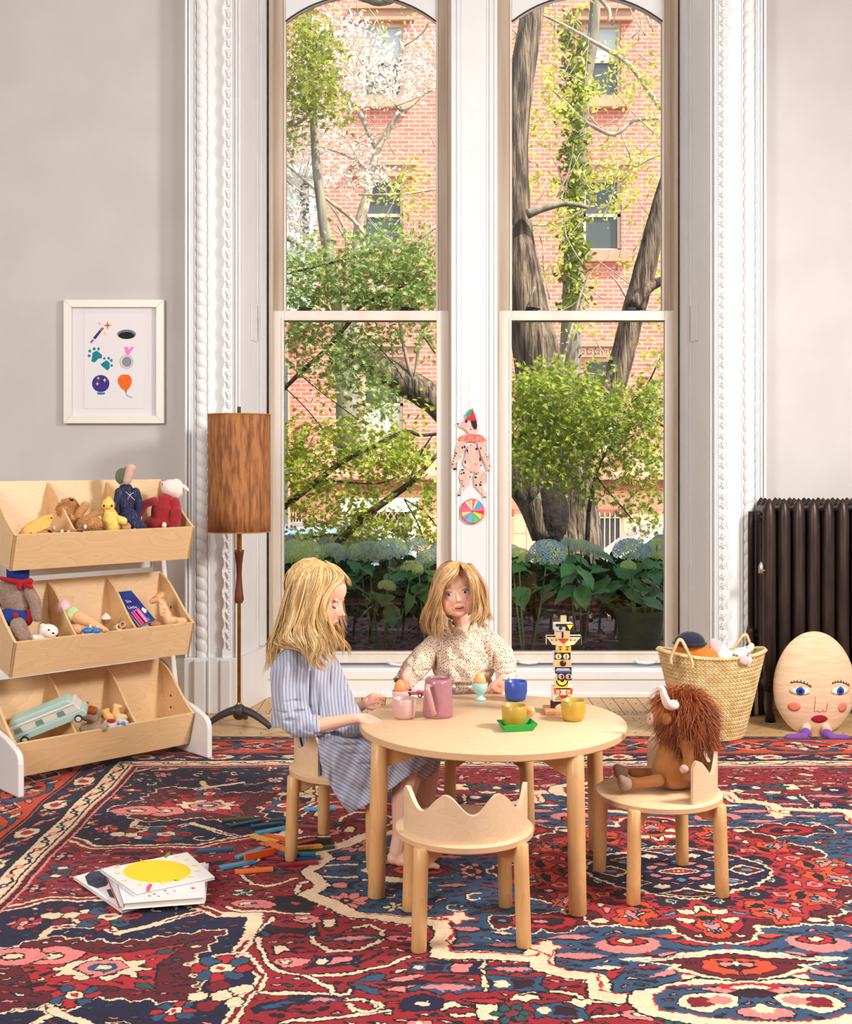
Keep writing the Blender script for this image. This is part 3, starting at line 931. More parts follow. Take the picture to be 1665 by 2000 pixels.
 # ---- filler on the rest ----
 def rf(cols, lines=BLK):
  def fn(u, v):
   k = rnd.random(); s_ = rnd.uniform(.026, .048)
   c = rnd.choice(cols); c2 = rnd.choice(cols)
   if k < .30: rosette(u, v, s_, [c, c2], rnd.choice((5, 6, 8)), CREAM)
   elif k < .55: poly(jag(ell(u, v, s_ * 1.1, s_ * .55, rnd.uniform(-.6, .6), 8), .012, .018), c, lines, .005); poly(ell(u, v, s_ * .35, s_ * .22), c2)
   elif k < .75: jleaf(u, v, s_ * 3, s_ * 1.1, rnd.uniform(-.6, .6), c, c2)
   elif k < .88: leaf(u, v, s_ * 2.6, s_ * .8, rnd.uniform(0, 3.1), c); leaf(u + .02, v + .012, s_ * 2, s_ * .6, rnd.uniform(0, 3.1), c2)
   else: scroll(u, v, s_, rnd.uniform(0, 6), CREAM, rnd.choice((1, -1)), .008)
  return fn
 scatter(200, [NAVY], 9000, rf([PINK, CREAM, BRED, BLUE, PINK, MAR, ORG]), .085, (1.2, 2.1), (0, 1.3))
 scatter(200, [BLUE], 6000, rf([PINK, CREAM, RED, NAVY, TEAL, BRED]), .080, (0, 1.25), (0, 1.1))
 scatter(260, [RED], 12000, rf([PINK, CREAM, NAVY, BLUE, NAVY, TEAL, MAR, PINK]), .095, (0, 2.1), (0, 1.3))
 def mf(u, v):
  a = rnd.uniform(0, 3.1); c = rnd.choice([CREAM, LBLU, MAR, PINK, NAVY, CREAM, CREAM, PINK])
  if rnd.random() < .5: leaf(u, v, rnd.uniform(.05, .08), rnd.uniform(.02, .03), a, c)
  else: poly(jag(ell(u, v, .03, .022, 0, 8), .008, .012), c, BLK, .005); poly(ell(u, v, .012, .009), rnd.choice([CREAM, BRED, LBLU]))
 placed = []
 scatter(260, [BRED, CRIM, ORG, RED], 16000, mf, .042, (0, .62), (0, .56))
 scatter(60, [NAVY], 6000, mf, .045, (0, .32), (0, .28))
 scatter(1100, [NAVY, BLUE, RED, CRIM, BRED], 30000, lambda u, v: leaf(u, v, rnd.uniform(.022, .05), rnd.uniform(.010, .018), rnd.uniform(-.6, .6), rnd.choice([PINK, CREAM, MAR, BRED, TEAL, DRED])), .030, (0, 2.1), (0, 1.3))
 # ---- borders (bands grow outward from the field) ----
 D = np.maximum(U0 - 2.105, V0 - 1.295)       # distance outside the field
 onu = (U0 - 2.105) > (V0 - 1.295)
 S = np.where(onu, V0, U0)                     # running coordinate
 Dj = D + nz(.008, .003, 5)
 Sj = S + nz(.008, .003, 6)
 b = (Dj > 0) & (Dj <= .034); C[b] = PINK
 b = (Dj > .010) & (Dj <= .028); C[b & ((Sj / .018).astype(int) % 2 == 0)] = BLK; C[b & ((Sj / .018).astype(int) % 2 == 1)] = CRIM
 b = (Dj > .034) & (Dj <= .044); C[b] = CREAM
 b = (Dj > .044) & (Dj <= .052); C[b] = BLK
 b = (Dj > .052) & (Dj <= .112); C[b] = CREAM
 t = (Sj / .085) % 1.0
 z = np.abs(((Sj / .17) % 1.0) * 2 - 1) * .036 + .060
 C[b & (np.abs(Dj - z) < .006)] = BLK
 fl_ = b & (((t - .5) * .085) ** 2 + (Dj - .082) ** 2 < .017 ** 2)
 idx = (S / .085).astype(int) % 4
 for k, c in enumerate((PINK, BLUE, BRED, NAVY)): C[fl_ & (idx == k)] = c
 C[b & (((t - .5) * .085) ** 2 + (Dj - .082) ** 2 < .007 ** 2)] = CREAM
 b = (Dj > .112) & (Dj <= .124); C[b] = BLK
 b = (Dj > .124) & (Dj <= .240); C[b] = NAVY
 b = (Dj > .240) & (Dj <= .252); C[b] = ORG
 b = (Dj > .246) & (Dj <= .256); C[b] = BLK
 b = (Dj > .256) & (Dj <= .520); C[b] = ORG
 b = (Dj > .520) & (Dj <= .535); C[b] = BLK
 b = (Dj > .535); C[b] = NAVY
 b = (Dj > .575); C[b] = CRIM
 def on_u(s_, d): return (2.105 + d, s_)
 def on_v(s_, d): return (s_, 1.295 + d)
 for mp, L, off in ((on_u, 1.30, 0.0), (on_v, 2.10, 0.0)):
  s_ = .05; k = 0
  while s_ < L + .1:
   u, v = mp(s_, .182)
   ang = 0 if mp is on_v else PI / 2
   if k % 3 == 0: poly(jag(ell(u, v, .065, .045, ang), .014, .02), CREAM, BLK); poly(ell(u, v, .03, .02, ang), BRED)
   elif k % 3 == 1: jleaf(u, v, .12, .07, ang + .3, PINK, MAR)
   else: rosette(u, v, .042, [BRED, BLUE, PINK], 6)
   u, v = mp(s_ + .05, .150 + .06 * (k % 2)); leaf(u, v, .07, .022, ang + .4, rnd.choice([PINK, CREAM, BLUE]))
   s_ += .115; k += 1
  s_ = .0; k = 0
  while s_ < L + .45:
   u, v = mp(s_, .388)
   ang = 0 if mp is on_v else PI / 2
   if k % 2 == 0:
    poly(ell(u, v, .17, .115, ang, 12), BLUE, BLK, .007); poly(ell(u, v, .145, .093, ang, 12), ORG, BLK, .005)
    rosette(u, v, .075, [CREAM, PINK, CREAM, MAR], 8, BLUE)
    for q in (-1, 1):
     p_ = mp(s_ + q * .10, .388); leaf(p_[0], p_[1], .06, .026, ang, MAR)
   else:
    poly([mp(s_ - .11, .388), mp(s_, .31), mp(s_ + .11, .388), mp(s_, .466)], NAVY, CREAM, .007)
    rosette(u, v, .055, [PINK, BRED], 6)
    for q in (-1, 1):
     for w_ in (-1, 1):
      p_ = mp(s_ + q * .10, .388 + w_ * .085); leaf(p_[0], p_[1], .085, .028, ang + q * w_ * .5, rnd.choice([CREAM, BLUE, MAR, PINK]))
   s_ += .235; k += 1
  s_ = 0
  while s_ < L + .6:
   u, v = mp(s_, .554); leaf(u, v, .05, .022, 0 if mp is on_v else PI / 2, rnd.choice([CREAM, PINK, ORG, LBLU])); s_ += .06
 # colour, with knot-to-knot and dye-lot variation
 rgbq = PAL[C]
 var = 1 + nz(.0042, .16, 20) + nz(.03, .07, 21) + nz(.4, .08, 22)
 rows = 1 + (np.random.RandomState(5).rand(Hn, 1) - .5) * .10
 rgbq = np.clip(rgbq * (var * rows)[..., None], 0, 1)
 return rgbq
RQ = rug_quarter()
img = bpy.data.images.new('rug_weave', RQ.shape[1], RQ.shape[0], alpha=False, float_buffer=True)
buf = np.ones((RQ.shape[0], RQ.shape[1], 4), np.float32); buf[..., :3] = RQ
img.pixels.foreach_set(buf.ravel())
img.update()
RUGM = bpy.data.materials.new('knotted_wool')
RUGM.use_nodes = True
nt = RUGM.node_tree
b = nt.nodes['Principled BSDF']
b.inputs['Roughness'].default_value = .9
b.inputs['Specular IOR Level'].default_value = .2
b.inputs['Sheen Weight'].default_value = .08
tc = nt.nodes.new('ShaderNodeTexCoord')
sep = nt.nodes.new('ShaderNodeSeparateXYZ')
nzw = nt.nodes.new('ShaderNodeTexNoise'); nzw.inputs['Scale'].default_value = 2.2; nzw.inputs['Detail'].default_value = 2
nt.links.new(tc.outputs['Object'], nzw.inputs['Vector'])
ad = nt.nodes.new('ShaderNodeVectorMath'); ad.operation = 'MULTIPLY_ADD'; ad.inputs[1].default_value = (.06, .06, 0)
sub = nt.nodes.new('ShaderNodeVectorMath'); sub.operation = 'SUBTRACT'; sub.inputs[1].default_value = (.5, .5, .5)
nt.links.new(nzw.outputs['Color'], sub.inputs[0]); nt.links.new(sub.outputs[0], ad.inputs[0]); nt.links.new(tc.outputs['Object'], ad.inputs[2])
nt.links.new(ad.outputs[0], sep.inputs[0])
comb = nt.nodes.new('ShaderNodeCombineXYZ')
for k, (ax, lim) in enumerate((('X', RU), ('Y', RV))):
 ab = nt.nodes.new('ShaderNodeMath'); ab.operation = 'ABSOLUTE'
 dv = nt.nodes.new('ShaderNodeMath'); dv.operation = 'DIVIDE'; dv.inputs[1].default_value = lim
 nt.links.new(sep.outputs[ax], ab.inputs[0]); nt.links.new(ab.outputs[0], dv.inputs[0]); nt.links.new(dv.outputs[0], comb.inputs[k])
it = nt.nodes.new('ShaderNodeTexImage'); it.image = img; it.extension = 'EXTEND'; it.interpolation = 'Linear'
nt.links.new(comb.outputs[0], it.inputs[0]); nt.links.new(it.outputs[0], b.inputs['Base Color'])
n2 = nt.nodes.new('ShaderNodeTexNoise'); n2.inputs['Scale'].default_value = 260; n2.inputs['Detail'].default_value = 3
nt.links.new(tc.outputs['Object'], n2.inputs['Vector'])
bp = nt.nodes.new('ShaderNodeBump'); bp.inputs['Strength'].default_value = .5; bp.inputs['Distance'].default_value = .004
nt.links.new(n2.outputs['Fac'], bp.inputs['Height']); nt.links.new(bp.outputs[0], b.inputs['Normal'])
mb = MB()
def rf_(u, v):
 x = -RU + 2 * RU * u; y = -RV + 2 * RV * v
 e = .006 * math.sin(x * 5.3) * (abs(v - .5) * 2) ** 8 * math.copysign(1, v - .5)
 return (x, y + e, .0042 + .0008 * noise.noise((x * 3, y * 3, 0)))
mb.grid(rf_, 110, 80)
rug = mb.build('rug', RUGM, smooth=True, loc=(RXC, RYC, 0))
rug.modifiers.new('S', 'SOLIDIFY').thickness = .0035
tag(rug, 'large red and navy knotted floral rug with cream outlines on the wooden floor', 'rug')
# ---------------- woods ----------------
def grain_mat(name, c1, c2, scale=3.0, stretch=(1, 8, 8), rough=.42, dist=3.0, mixf=.6):
 m = bpy.data.materials.new(name); m.use_nodes = True
 nt = m.node_tree; b = nt.nodes['Principled BSDF']; b.inputs['Roughness'].default_value = rough
 tc = nt.nodes.new('ShaderNodeTexCoord'); mp = nt.nodes.new('ShaderNodeMapping'); mp.inputs['Scale'].default_value = stretch
 nt.links.new(tc.outputs['Object'], mp.inputs[0])
 n1 = nt.nodes.new('ShaderNodeTexNoise'); n1.inputs['Scale'].default_value = scale; n1.inputs['Detail'].default_value = 1.5; n1.inputs['Distortion'].default_value = .4
 nt.links.new(mp.outputs[0], n1.inputs['Vector'])
 mu = nt.nodes.new('ShaderNodeMath'); mu.operation = 'MULTIPLY'; mu.inputs[1].default_value = 14
 nt.links.new(n1.outputs['Fac'], mu.inputs[0])
 fr = nt.nodes.new('ShaderNodeMath'); fr.operation = 'FRACT'; nt.links.new(mu.outputs[0], fr.inputs[0])
 r = nt.nodes.new('ShaderNodeValToRGB')
 e = r.color_ramp.elements
 e[0].position = 0; e[0].color = c1
 e[1].position = 1; e[1].color = c1
 x = e.new(.80); x.color = [a * .45 + b_ * .55 for a, b_ in zip(c1, c2)]
 x = e.new(.93); x.color = c2
 nt.links.new(fr.outputs[0], r.inputs[0])
 n2 = nt.nodes.new('ShaderNodeTexNoise'); n2.inputs['Scale'].default_value = 40; n2.inputs['Detail'].default_value = 3
 nt.links.new(mp.outputs[0], n2.inputs['Vector'])
 mx = nt.nodes.new('ShaderNodeMix'); mx.data_type = 'RGBA'; mx.inputs[0].default_value = mixf
 r2 = nt.nodes.new('ShaderNodeValToRGB'); r2.color_ramp.elements[0].color = c1; r2.color_ramp.elements[1].color = [min(1, v * 1.12) for v in c1[:3]] + [1]
 nt.links.new(n2.outputs['Fac'], r2.inputs[0])
 nt.links.new(r.outputs[0], mx.inputs['A']); nt.links.new(r2.outputs[0], mx.inputs['B']); nt.links.new(mx.outputs['Result'], b.inputs['Base Color'])
 return m
PLY = grain_mat('birch_ply_face', rgb(226, 193, 153), rgb(206, 166, 122), 2.2, (1.2, 5, 5), .38, mixf=.62)
PLYX = grain_mat('shelf_ply_face', rgb(230, 192, 144), rgb(204, 158, 106), 1.6, (1.4, 3, 7), .42, mixf=.60)
BEECH = grain_mat('beech_leg', rgb(216, 168, 112), rgb(188, 132, 78), 3.0, (6, 6, .8), .40, mixf=.6)
EDGE = bpy.data.materials.new('ply_edge'); EDGE.use_nodes = True
nt = EDGE.node_tree; b = nt.nodes['Principled BSDF']; b.inputs['Roughness'].default_value = .5
tc = nt.nodes.new('ShaderNodeTexCoord'); sp = nt.nodes.new('ShaderNodeSeparateXYZ'); nt.links.new(tc.outputs['Object'], sp.inputs[0])
mu = nt.nodes.new('ShaderNodeMath'); mu.operation = 'MULTIPLY'; mu.inputs[1].default_value = 230; nt.links.new(sp.outputs['Z'], mu.inputs[0])
fr = nt.nodes.new('ShaderNodeMath'); fr.operation = 'FRACT'; nt.links.new(mu.outputs[0], fr.inputs[0])
r = nt.nodes.new('ShaderNodeValToRGB'); r.color_ramp.interpolation = 'CONSTANT'
r.color_ramp.elements[0].color = rgb(226, 190, 148); r.color_ramp.elements[1].position = .55; r.color_ramp.elements[1].color = rgb(196, 146, 106)
nt.links.new(fr.outputs[0], r.inputs[0]); nt.links.new(r.outputs[0], b.inputs['Base Color'])
def disc_top(name, rad, zt, th, parent):
 mb = MB(); n = 96
 b_ = .004
 mb.lathe([(rad - b_, zt), (rad - b_ * 2, zt + .0001)], n, caps=False)
 mb = MB()
 mb.lathe([(0.0001, zt - th), (rad - b_, zt - th), (rad, zt - th + b_)], n, caps=False)
 mb.mi = 1
 mb.lathe([(rad, zt - th + b_), (rad, zt - b_)], n, caps=False)
 mb.mi = 0
 mb.lathe([(rad, zt - b_), (rad - b_, zt), (0.0001, zt)], n, caps=False)
 return mb.build(name, [PLY, EDGE], parent, auto=50)
def leg_mesh(h, r, lean, a):
 """round leg whose head is notched to take the top; a = outward direction"""
 mb = MB()
 ca, sa = math.cos(a), math.sin(a)
 N = 14
 pts = []
 for k in range(5):
  t = k / 4
  pts.append((ca * lean * (1 - t), sa * lean * (1 - t), .004 + (h - .004) * t))
 mb.tube([(ca * lean, sa * lean, 0)] + pts + [(0, 0, h + .004)], [r * .86, r, r, r, r, r, r * .82], 20)
 return mb
def make_table():
 t = thing('play_table', 'round birch plywood play table with six toy cups and eggs laid out on it', 'table', (.22, 3.83, 0), R(0))
 disc_top('tabletop', .437, .50, .026, t)
 pos = [(-.377, -.22), (.235, -.357), (.377, .22), (-.235, .357)]
 for x, y in pos:
  a = math.atan2(y, x)
  o = leg_mesh(.474, .027, .012, a).build('leg', BEECH, t, smooth=True)
  o.location = (x * .965, y * .965, 0)
 for i in (0, 1):
  a, c = Vector(pos[i]), Vector(pos[i + 2])
  d = (c - a).normalized(); n = Vector((-d.y, d.x))
  a = a * .93; c = c * .93
  L = (c - a).length
  mb = MB()
  poly = [(0, .472), (L, .472), (L, .405), (L - .02, .405), (L - .20, .440), (.20, .440), (.02, .405), (0, .405)]
  M = Matrix(((d.x, n.x, 0, a.x), (d.y, n.y, 0, a.y), (0, 0, 1, 0), (0, 0, 0, 1)))
  mb.T = M
  zo = .0005 * i
  mb.prism([(p[0], p[1] + zo) for p in poly], -.012, .012, 'y')
  mb.build('crossbar', BEECH, t)
 return t
TABLE = make_table()
def make_chair(label):
 t = thing('crown_chair', label, 'chair', (0, 0, 0), 0, 'crown back play chairs')
 disc_top('seat', .200, .300, .022, t)
 # crown: curved ply, centred on +X of the chair
 rr, th = .183, .013
 N = 72
 span = R(158)
 mb = MB(); vs = []; fs = []
 for k in range(N + 1):
  u = k / N
  a = -span / 2 + span * u
  h = .300 + .106 - .0265 * math.cos(3.2 * 2 * PI * (u - .5))
  e = min(u, 1 - u)
  if e < .035: h -= .020 * (1 - e / .035) ** 2
  for r_ in (rr, rr - th):
   vs.append((r_ * math.cos(a), r_ * math.sin(a), .298)); vs.append((r_ * math.cos(a), r_ * math.sin(a), h))
 for k in range(N):
  a = 4 * k; b_ = a + 4
  fs += [(a, b_, b_ + 1, a + 1), (a + 2, a + 3, b_ + 3, b_ + 2), (a, a + 2, b_ + 2, b_)]
 mb.add(vs, fs + [(0, 1, 3, 2), (4 * N, 4 * N + 2, 4 * N + 3, 4 * N + 1)])
 mb.mi = 1
 mb.add([vs[4 * k + j] for k in range(N + 1) for j in (1, 3)], [(2 * k, 2 * k + 2, 2 * k + 3, 2 * k + 1) for k in range(N)])
 mb.build('backrest', [PLYC, mat('crown_edge', rgb(226, 196, 164), .5)], t, auto=40)
 for k in range(4):
  a = R(45 + 90 * k)
  o = leg_mesh(.283, .0215, .010, a).build('leg', BEECH, t, smooth=True)
  o.location = (.198 * math.cos(a), .198 * math.sin(a), 0)
 for k in range(2):
  mb = MB(); mb.T = Matrix.Rotation(R(45 + 90 * k), 4, 'Z')
  z = .2775 + .0004 * k
  mb.prism([(-.182, z), (.182, z), (.182, .232), (.165, .232), (.07, .258), (-.07, .258), (-.165, .232), (-.182, .232)], -.010, .010, 'y')
  mb.build('crossbar', BEECH, t)
 return t
PLYC = grain_mat('crown_ply_face', rgb(224, 192, 156), rgb(206, 166, 124), 2.0, (3, 3, 5), .42, mixf=.6)
chair0 = make_chair('empty crown back chair seen from behind in front of the table')
spots = [(.111, 3.374, -84, None), (.747, 3.73, 12, 'crown back chair with a shaggy toy bull sitting on it'),
         (-.275, 4.045, 163, 'crown back chair under the girl in the blue striped dress'), (.235, 4.40, 88, 'crown back chair behind the table under the small girl')]
for i, (x, y, a, lb) in enumerate(spots):
 o = chair0 if i == 0 else copy_tree(chair0)
 o.location = (x, y, .0055); o.rotation_euler = (0, 0, R(a))
 if lb: o['label'] = lb
# the table stands on the rug too
TABLE.location.z = .0055
# ---------------- toy shelf ----------------
SHW = mat('shelf_white_lacquer', rgb(236, 233, 230), .35)
SH = thing('toy_shelf', 'three tier birch toy shelf with slanted bins and white side frames', 'shelf', (-1.708, 4.785, 0.0055), math.atan2(.697, .717))
# local x runs along the front to the right, local -y faces the room
SL = .862     # bin length
def shbox(name, m, *b, bevel=.0015, parent=SH):
 return MB().box(*b).build(name, m, parent, bevel=bevel)
for x in (-.030, SL + .004):
 side = MB()
 pf = [(.02, 0), (.02, .0), (-.135, 0), (-.135, .13), (-.125, .165), (-.10, .185), (-.06, .19), (.13, .245), (.22, .60), (.31, 1.10), (.35, 1.13), (.385, 1.10), (.37, 1.02), (.27, .50), (.20, .0)]
 pf = [(-.135, 0), (-.135, .135), (-.128, .165), (-.105, .185), (-.02, .215), (.14, .25), (.30, 1.09), (.325, 1.115), (.35, 1.09), (.345, .9), (.25, 0)]
 side.prism(pf, x, x + .026, 'x')
 side.build('side_frame', SHW, SH, bevel=.007)
shbox('stretcher', SHW, .0, SL, .335, .35, .84, .90, bevel=.003)
for ti, (zt, yo) in enumerate(((1.05, 0.0), (.610, 0.0), (.193, 0.0))):
 yf = .0 - .0
 T = .012
 zb = zt - .15
 bin_ = MB()
 P_f0, P_f1 = (-.035, zt), (.012, zb)      # front panel top / bottom (y, z)
 P_b1, P_b0 = (.215, zb + .055), (.265, zt + .215)    # back
 def sheet(a, b_, th, x0=0.0, x1=SL):
  d = Vector((b_[0] - a[0], b_[1] - a[1])).normalized(); n = Vector((-d.y, d.x)) * th
  return [(a[0], a[1]), (b_[0], b_[1]), (b_[0] + n.x, b_[1] + n.y), (a[0] + n.x, a[1] + n.y)]
 names = []
 MB().prism(sheet(P_f0, P_f1, T), 0, SL, 'x').build('bin_front', PLYX, SH, bevel=.001)
 MB().prism(sheet(P_f1, P_b1, T), .004, SL - .004, 'x').build('bin_floor', PLYX, SH, bevel=.001)
 MB().prism(sheet(P_b1, P_b0, -T) if False else sheet(P_b0, P_b1, -T), .004, SL - .004, 'x').build('bin_back', PLYX, SH, bevel=.001)
 # ends and dividers with the swept top edge
 def divider(name, x, w, z_in):
  f0_ = P_f0 if name == 'bin_end' else (P_f0[0] + .011, P_f0[1] - .004); f1_ = P_f1 if name == 'bin_end' else (P_f1[0] + .012, P_f1[1] + .004)
  prof = [f1_, f0_]
  for k in range(1, 12):
   t = k / 11
   y = P_f0[0] + (P_b0[0] - P_f0[0]) * t
   z = P_f0[1] - z_in + (P_b0[1] - P_f0[1] + z_in) * (t + .06 * math.sin(PI * t) * (1 if z_in == 0 else .7) - .05 * math.sin(2 * PI * t))
   prof.append((y, z))
  prof += [P_b1]
  return MB().prism(prof, x, x + w, 'x').build(name, PLYX, SH, bevel=.001)
 divider('bin_end', 0.0, .012, 0); divider('bin_end', SL - .012, .012, 0)
 for k in (1, 2): divider('divider', SL * k / 3 - .006, .010, .018)
 sc_ = MB()
 for (yy, zz) in ((.165, zt + .06), (.175, zt - .0)): sc_.lathe([(.0001, 0), (.006, 0), (.006, .003), (.0001, .004)], 12, cx=0, cy=0)
 for (yy, zz) in ((.15, zt + .055), (.15, zt + .0)): MB().ell((SL - .013, yy, zz), (.003, .006, .006), 10, 6).build('bolt', mat('bolt_steel', rgb(90, 86, 84), .3, metal=.9), SH, smooth=True)
# ---------------- floor lamp ----------------
BRASS = mat('brass', rgb(196, 146, 66), .22, rgb(160, 110, 40), 12, metal=1.0)
LX, LY = -.953, 5.93
LP = thing('floor_lamp', 'brass floor lamp with a tall tan bark fibre drum shade beside the left casing', 'lamp', (LX, LY, 0))
mb = MB()
BKI = mat('dark_cast_base', rgb(60, 54, 54), .45, bump=.1, bscale=80)
for a in (-18, 198, 88):
 pts = []; rs = []
 for k in range(8):
  t = k / 7
  r_ = .012 + .165 * t
  pts.append((r_ * math.cos(R(a)), r_ * math.sin(R(a)), .092 - .078 * t ** 1.7)); rs.append(.022 - .008 * t)
 mb.tube(pts, rs, 12)
mb.lathe([(.03, .06), (.034, .085), (.026, .112), (.014, .12)], 20)
mb.ell((0, 0, .06), (.028, .028, .02))
mb.build('tripod_base', BKI, LP, smooth=True)
mb = MB(); mb.lathe([(.0095, .10), (.0095, .66)], 16); mb.lathe([(.0135, .885), (.0135, 1.06)], 16); mb.lathe([(.006, 1.06), (.006, 1.60)], 12)
mb.lathe([(.013, .10), (.013, .125), (.010, .13)], 16)
mb.build('pole', BRASS, LP, auto=40)
mb = MB(); mb.lathe([(.018, .635), (.0245, .655), (.021, .68), (.0155, .74), (.0135, .78), (.0155, .83), (.021, .875), (.0245, .89), (.0245, .898)], 24)
mb.build('grip', mat('walnut_turned', rgb(118, 52, 26), .35, rgb(92, 38, 20), 14, stretch=(1, 1, .15)), LP, auto=40)
MB().lathe([(.0255, .896), (.0255, .906), (.014, .908)], 24).build('collar', BRASS, LP, auto=40)
SHM = mat('bark_fibre', rgb(180, 118, 66), .75, rgb(126, 78, 44), 34, stretch=(1.6, 1.6, .30), bump=.5, bscale=50, contrast=(.42, .64), detail=8, bdist=.002)
mb = MB()
def sh_(u, v):
 a = 2 * PI * u; r_ = .1585 + .001 * math.sin(7 * a)
 return (r_ * math.cos(a), r_ * math.sin(a), 1.0 + .595 * v)
mb.grid(sh_, 64, 6, True)
s_ = mb.build('lamp_shade', SHM, LP, smooth=True); s_.modifiers.new('S', 'SOLIDIFY').thickness = .002
for z in (1.0, 1.595): MB().tube([(.1592 * math.cos(a), .1592 * math.sin(a), z) for a in [2 * PI * k / 48 for k in range(49)]], .0028, 6).build('shade_trim', mat('shade_trim_tan', rgb(190, 128, 70), .7), LP, smooth=True)
mb = MB()
for k in range(60):
 z = 1.01 + .573 * k / 59; a = R(-62)
 mb.ell((.1608 * math.cos(a), .1608 * math.sin(a), z), (.002, .003, .003), 6, 4)
mb.tube([(.1596 * math.cos(R(-60.5)), .1596 * math.sin(R(-60.5)), 1.0), (.1596 * math.cos(R(-60.5)), .1596 * math.sin(R(-60.5)), 1.595)], .0012, 5)
mb.build('stitching', mat('lacing_tan', rgb(176, 118, 66), .8), LP, smooth=True)
MB().lathe([(.009, 1.60), (.009, 1.635), (.0001, 1.637)], 14).build('finial', mat('finial_brown', rgb(64, 36, 28), .4), LP, auto=40)
mb = MB()
for a in (0, 120, 240): mb.tube([(0, 0, 1.585), (.158 * math.cos(R(a)), .158 * math.sin(R(a)), 1.585)], .002, 5)
mb.build('spider', BRASS, LP)
# ---------------- radiator ----------------
RAD = mat('bronzed_cast_iron', rgb(76, 58, 52), .40, rgb(48, 37, 35), 9, metal=.55, stretch=(3, 3, .4), bump=.08, bscale=90)
RA = thing('radiator', 'dark bronzed cast iron column radiator against the right wall', 'radiator', (2.08, 6.16, 0))
x0 = (1505 - 832.5) * 6.07 / F - 2.08
pitch = .0768
for i in range(9):
 mb = MB()
 cx = x0 + pitch * i
 ztop = 1.165
 w = .0345
 for yo in (-.075, 0, .075):
  prof = []
  pts = [(cx, yo, .16), (cx, yo, .30), (cx, yo, .7), (cx, yo, 1.06), (cx, yo, 1.10), (cx, yo, 1.135), (cx, yo, 1.155), (cx, yo, 1.165)]
  mb.tube(pts, [.028, .034, .034, .034, .031, .022, .011, .001], 16)
 # rounded cap bridging the columns
 mb.cap((cx, -.072, 1.098), (cx, .072, 1.098), .034, .034, 14)
 mb.cap((cx, -.072, .20), (cx, .072, .20), .034, .034, 14)
 mb.tube([(cx - pitch / 2, 0, 1.06), (cx + pitch / 2, 0, 1.06)], .026, 10)
 mb.tube([(cx - pitch / 2, 0, .21), (cx + pitch / 2, 0, .21)], .026, 10)
 if i in (0, 8):
  for yo in (-.07, .07): mb.tube([(cx, yo, .22), (cx, yo * 1.2, .06), (cx, yo * 1.35, .0)], [.026, .018, .028], 12)
 mb.build('radiator_section', RAD, RA, smooth=True)
vx = x0 - .02
mb = MB()
mb.lathe([(.010, 0), (.0135, .0), (.0135, .02), (.012, .04), (.006, .055), (.0001, .06)], 16, cx=vx - .03, cy=-.10, cz=.775)
mb.tube([(vx - .03, -.10, .785), (vx, -.09, .79), (vx + .02, -.04, .79)], .004, 8)
mb.build('air_vent', mat('nickel', rgb(214, 196, 176), .25, metal=.9), RA, smooth=True)
mb = MB()
mb.tube([(vx - .04, .05, 0), (vx - .04, .05, 1.02), (vx - .04, .05, 1.09)], [.018, .018, .016], 12)
mb.lathe([(.024, 0), (.03, .01), (.024, .03), (.03, .05), (.022, .07), (.028, .09), (.018, .12)], 16, cx=vx - .04, cy=.05, cz=.36)
mb.build('riser_pipe', RAD, RA, smooth=True)
# ---------------- picture ----------------
PC = thing('picture_frame', 'white framed print of six small painted motifs on the left wall', 'picture', (0, 0, 0))
yp = YW - .035
p0 = at(124, 827, yp); p1 = at(320, 585, yp)
fw = .042
px0, px1, pz0, pz1 = p0.x, p1.x, p0.z, p1.z
PC.location = (px0, YW, pz0); PW, PH = px1 - px0, pz1 - pz0
FRW = mat('frame_white', rgb(232, 226, 216), .35)
mb = MB()
for q in ([(0, 0), (PW, 0), (PW - fw, fw), (fw, fw)], [(0, PH), (fw, PH - fw), (PW - fw, PH - fw), (PW, PH)], [(0, 0), (fw, fw), (fw, PH - fw), (0, PH)], [(PW, 0), (PW, PH), (PW - fw, PH - fw), (PW - fw, fw)]):
 mb.prism(q, -.036, -.004, 'y')
mb.build('frame', FRW, PC, bevel=.002)
PAPER = mat('mat_board', rgb(232, 226, 228), .9)
MB().box(fw - .003, PW - fw + .003, -.012, -.006, fw - .003, PH - fw + .003).build('mat_board', PAPER, PC)
# print coordinates from the zoomed photograph (6.404 zoom px per photo px)
def pp(x, y):
 X = 100 + x / 6.404; Y = 560 + y / 6.404
 return ((X - 124) * yp / F, (827 - Y) * yp / F)
A0 = pp(400, 1520); A1 = pp(1150, 330)
sheet_ = MB().box(A0[0], A1[0], -.0145, -.012, A0[1], A1[1]).build('print', mat('print_paper', rgb(236, 230, 232), .9), PC)
def ink(name, polys, col, parent=sheet_, y=-.0147, grain=True):
 mb = MB()
 for p in polys: mb.prism(p, y - .0004, y, 'y')
 m = mat('ink_%d_%d_%d' % tuple(int(c * 999) for c in col[:3]), col, .9, tuple(min(1, c * 1.5 + .02) for c in col[:3]) + (1,) if grain else None, 120, contrast=(.45, .8))
 return mb.build(name, m, parent)
def s4(x, y, rx, ry):
 c = pp(x, y); k = 1 / 6.404 * yp / F
 out = []
 for i in range(8):
  a = PI / 4 * i; q = 1 if i % 2 == 0 else .30
  out.append((c[0] + rx * k * q * math.cos(a), c[1] + ry * k * q * math.sin(a)))
 return out
def el(x, y, rx, ry, rot=0, n=20):
 c = pp(x, y); k = 1 / 6.404 * yp / F
 return [(c[0] + k * (rx * math.cos(t) * math.cos(rot) - ry * math.sin(t) * math.sin(rot)), c[1] + k * (rx * math.cos(t) * math.sin(rot) + ry * math.sin(t) * math.cos(rot))) for t in [2 * PI * i / n for i in range(n)]]
def pg(*q): return [pp(x, y) for x, y in q]
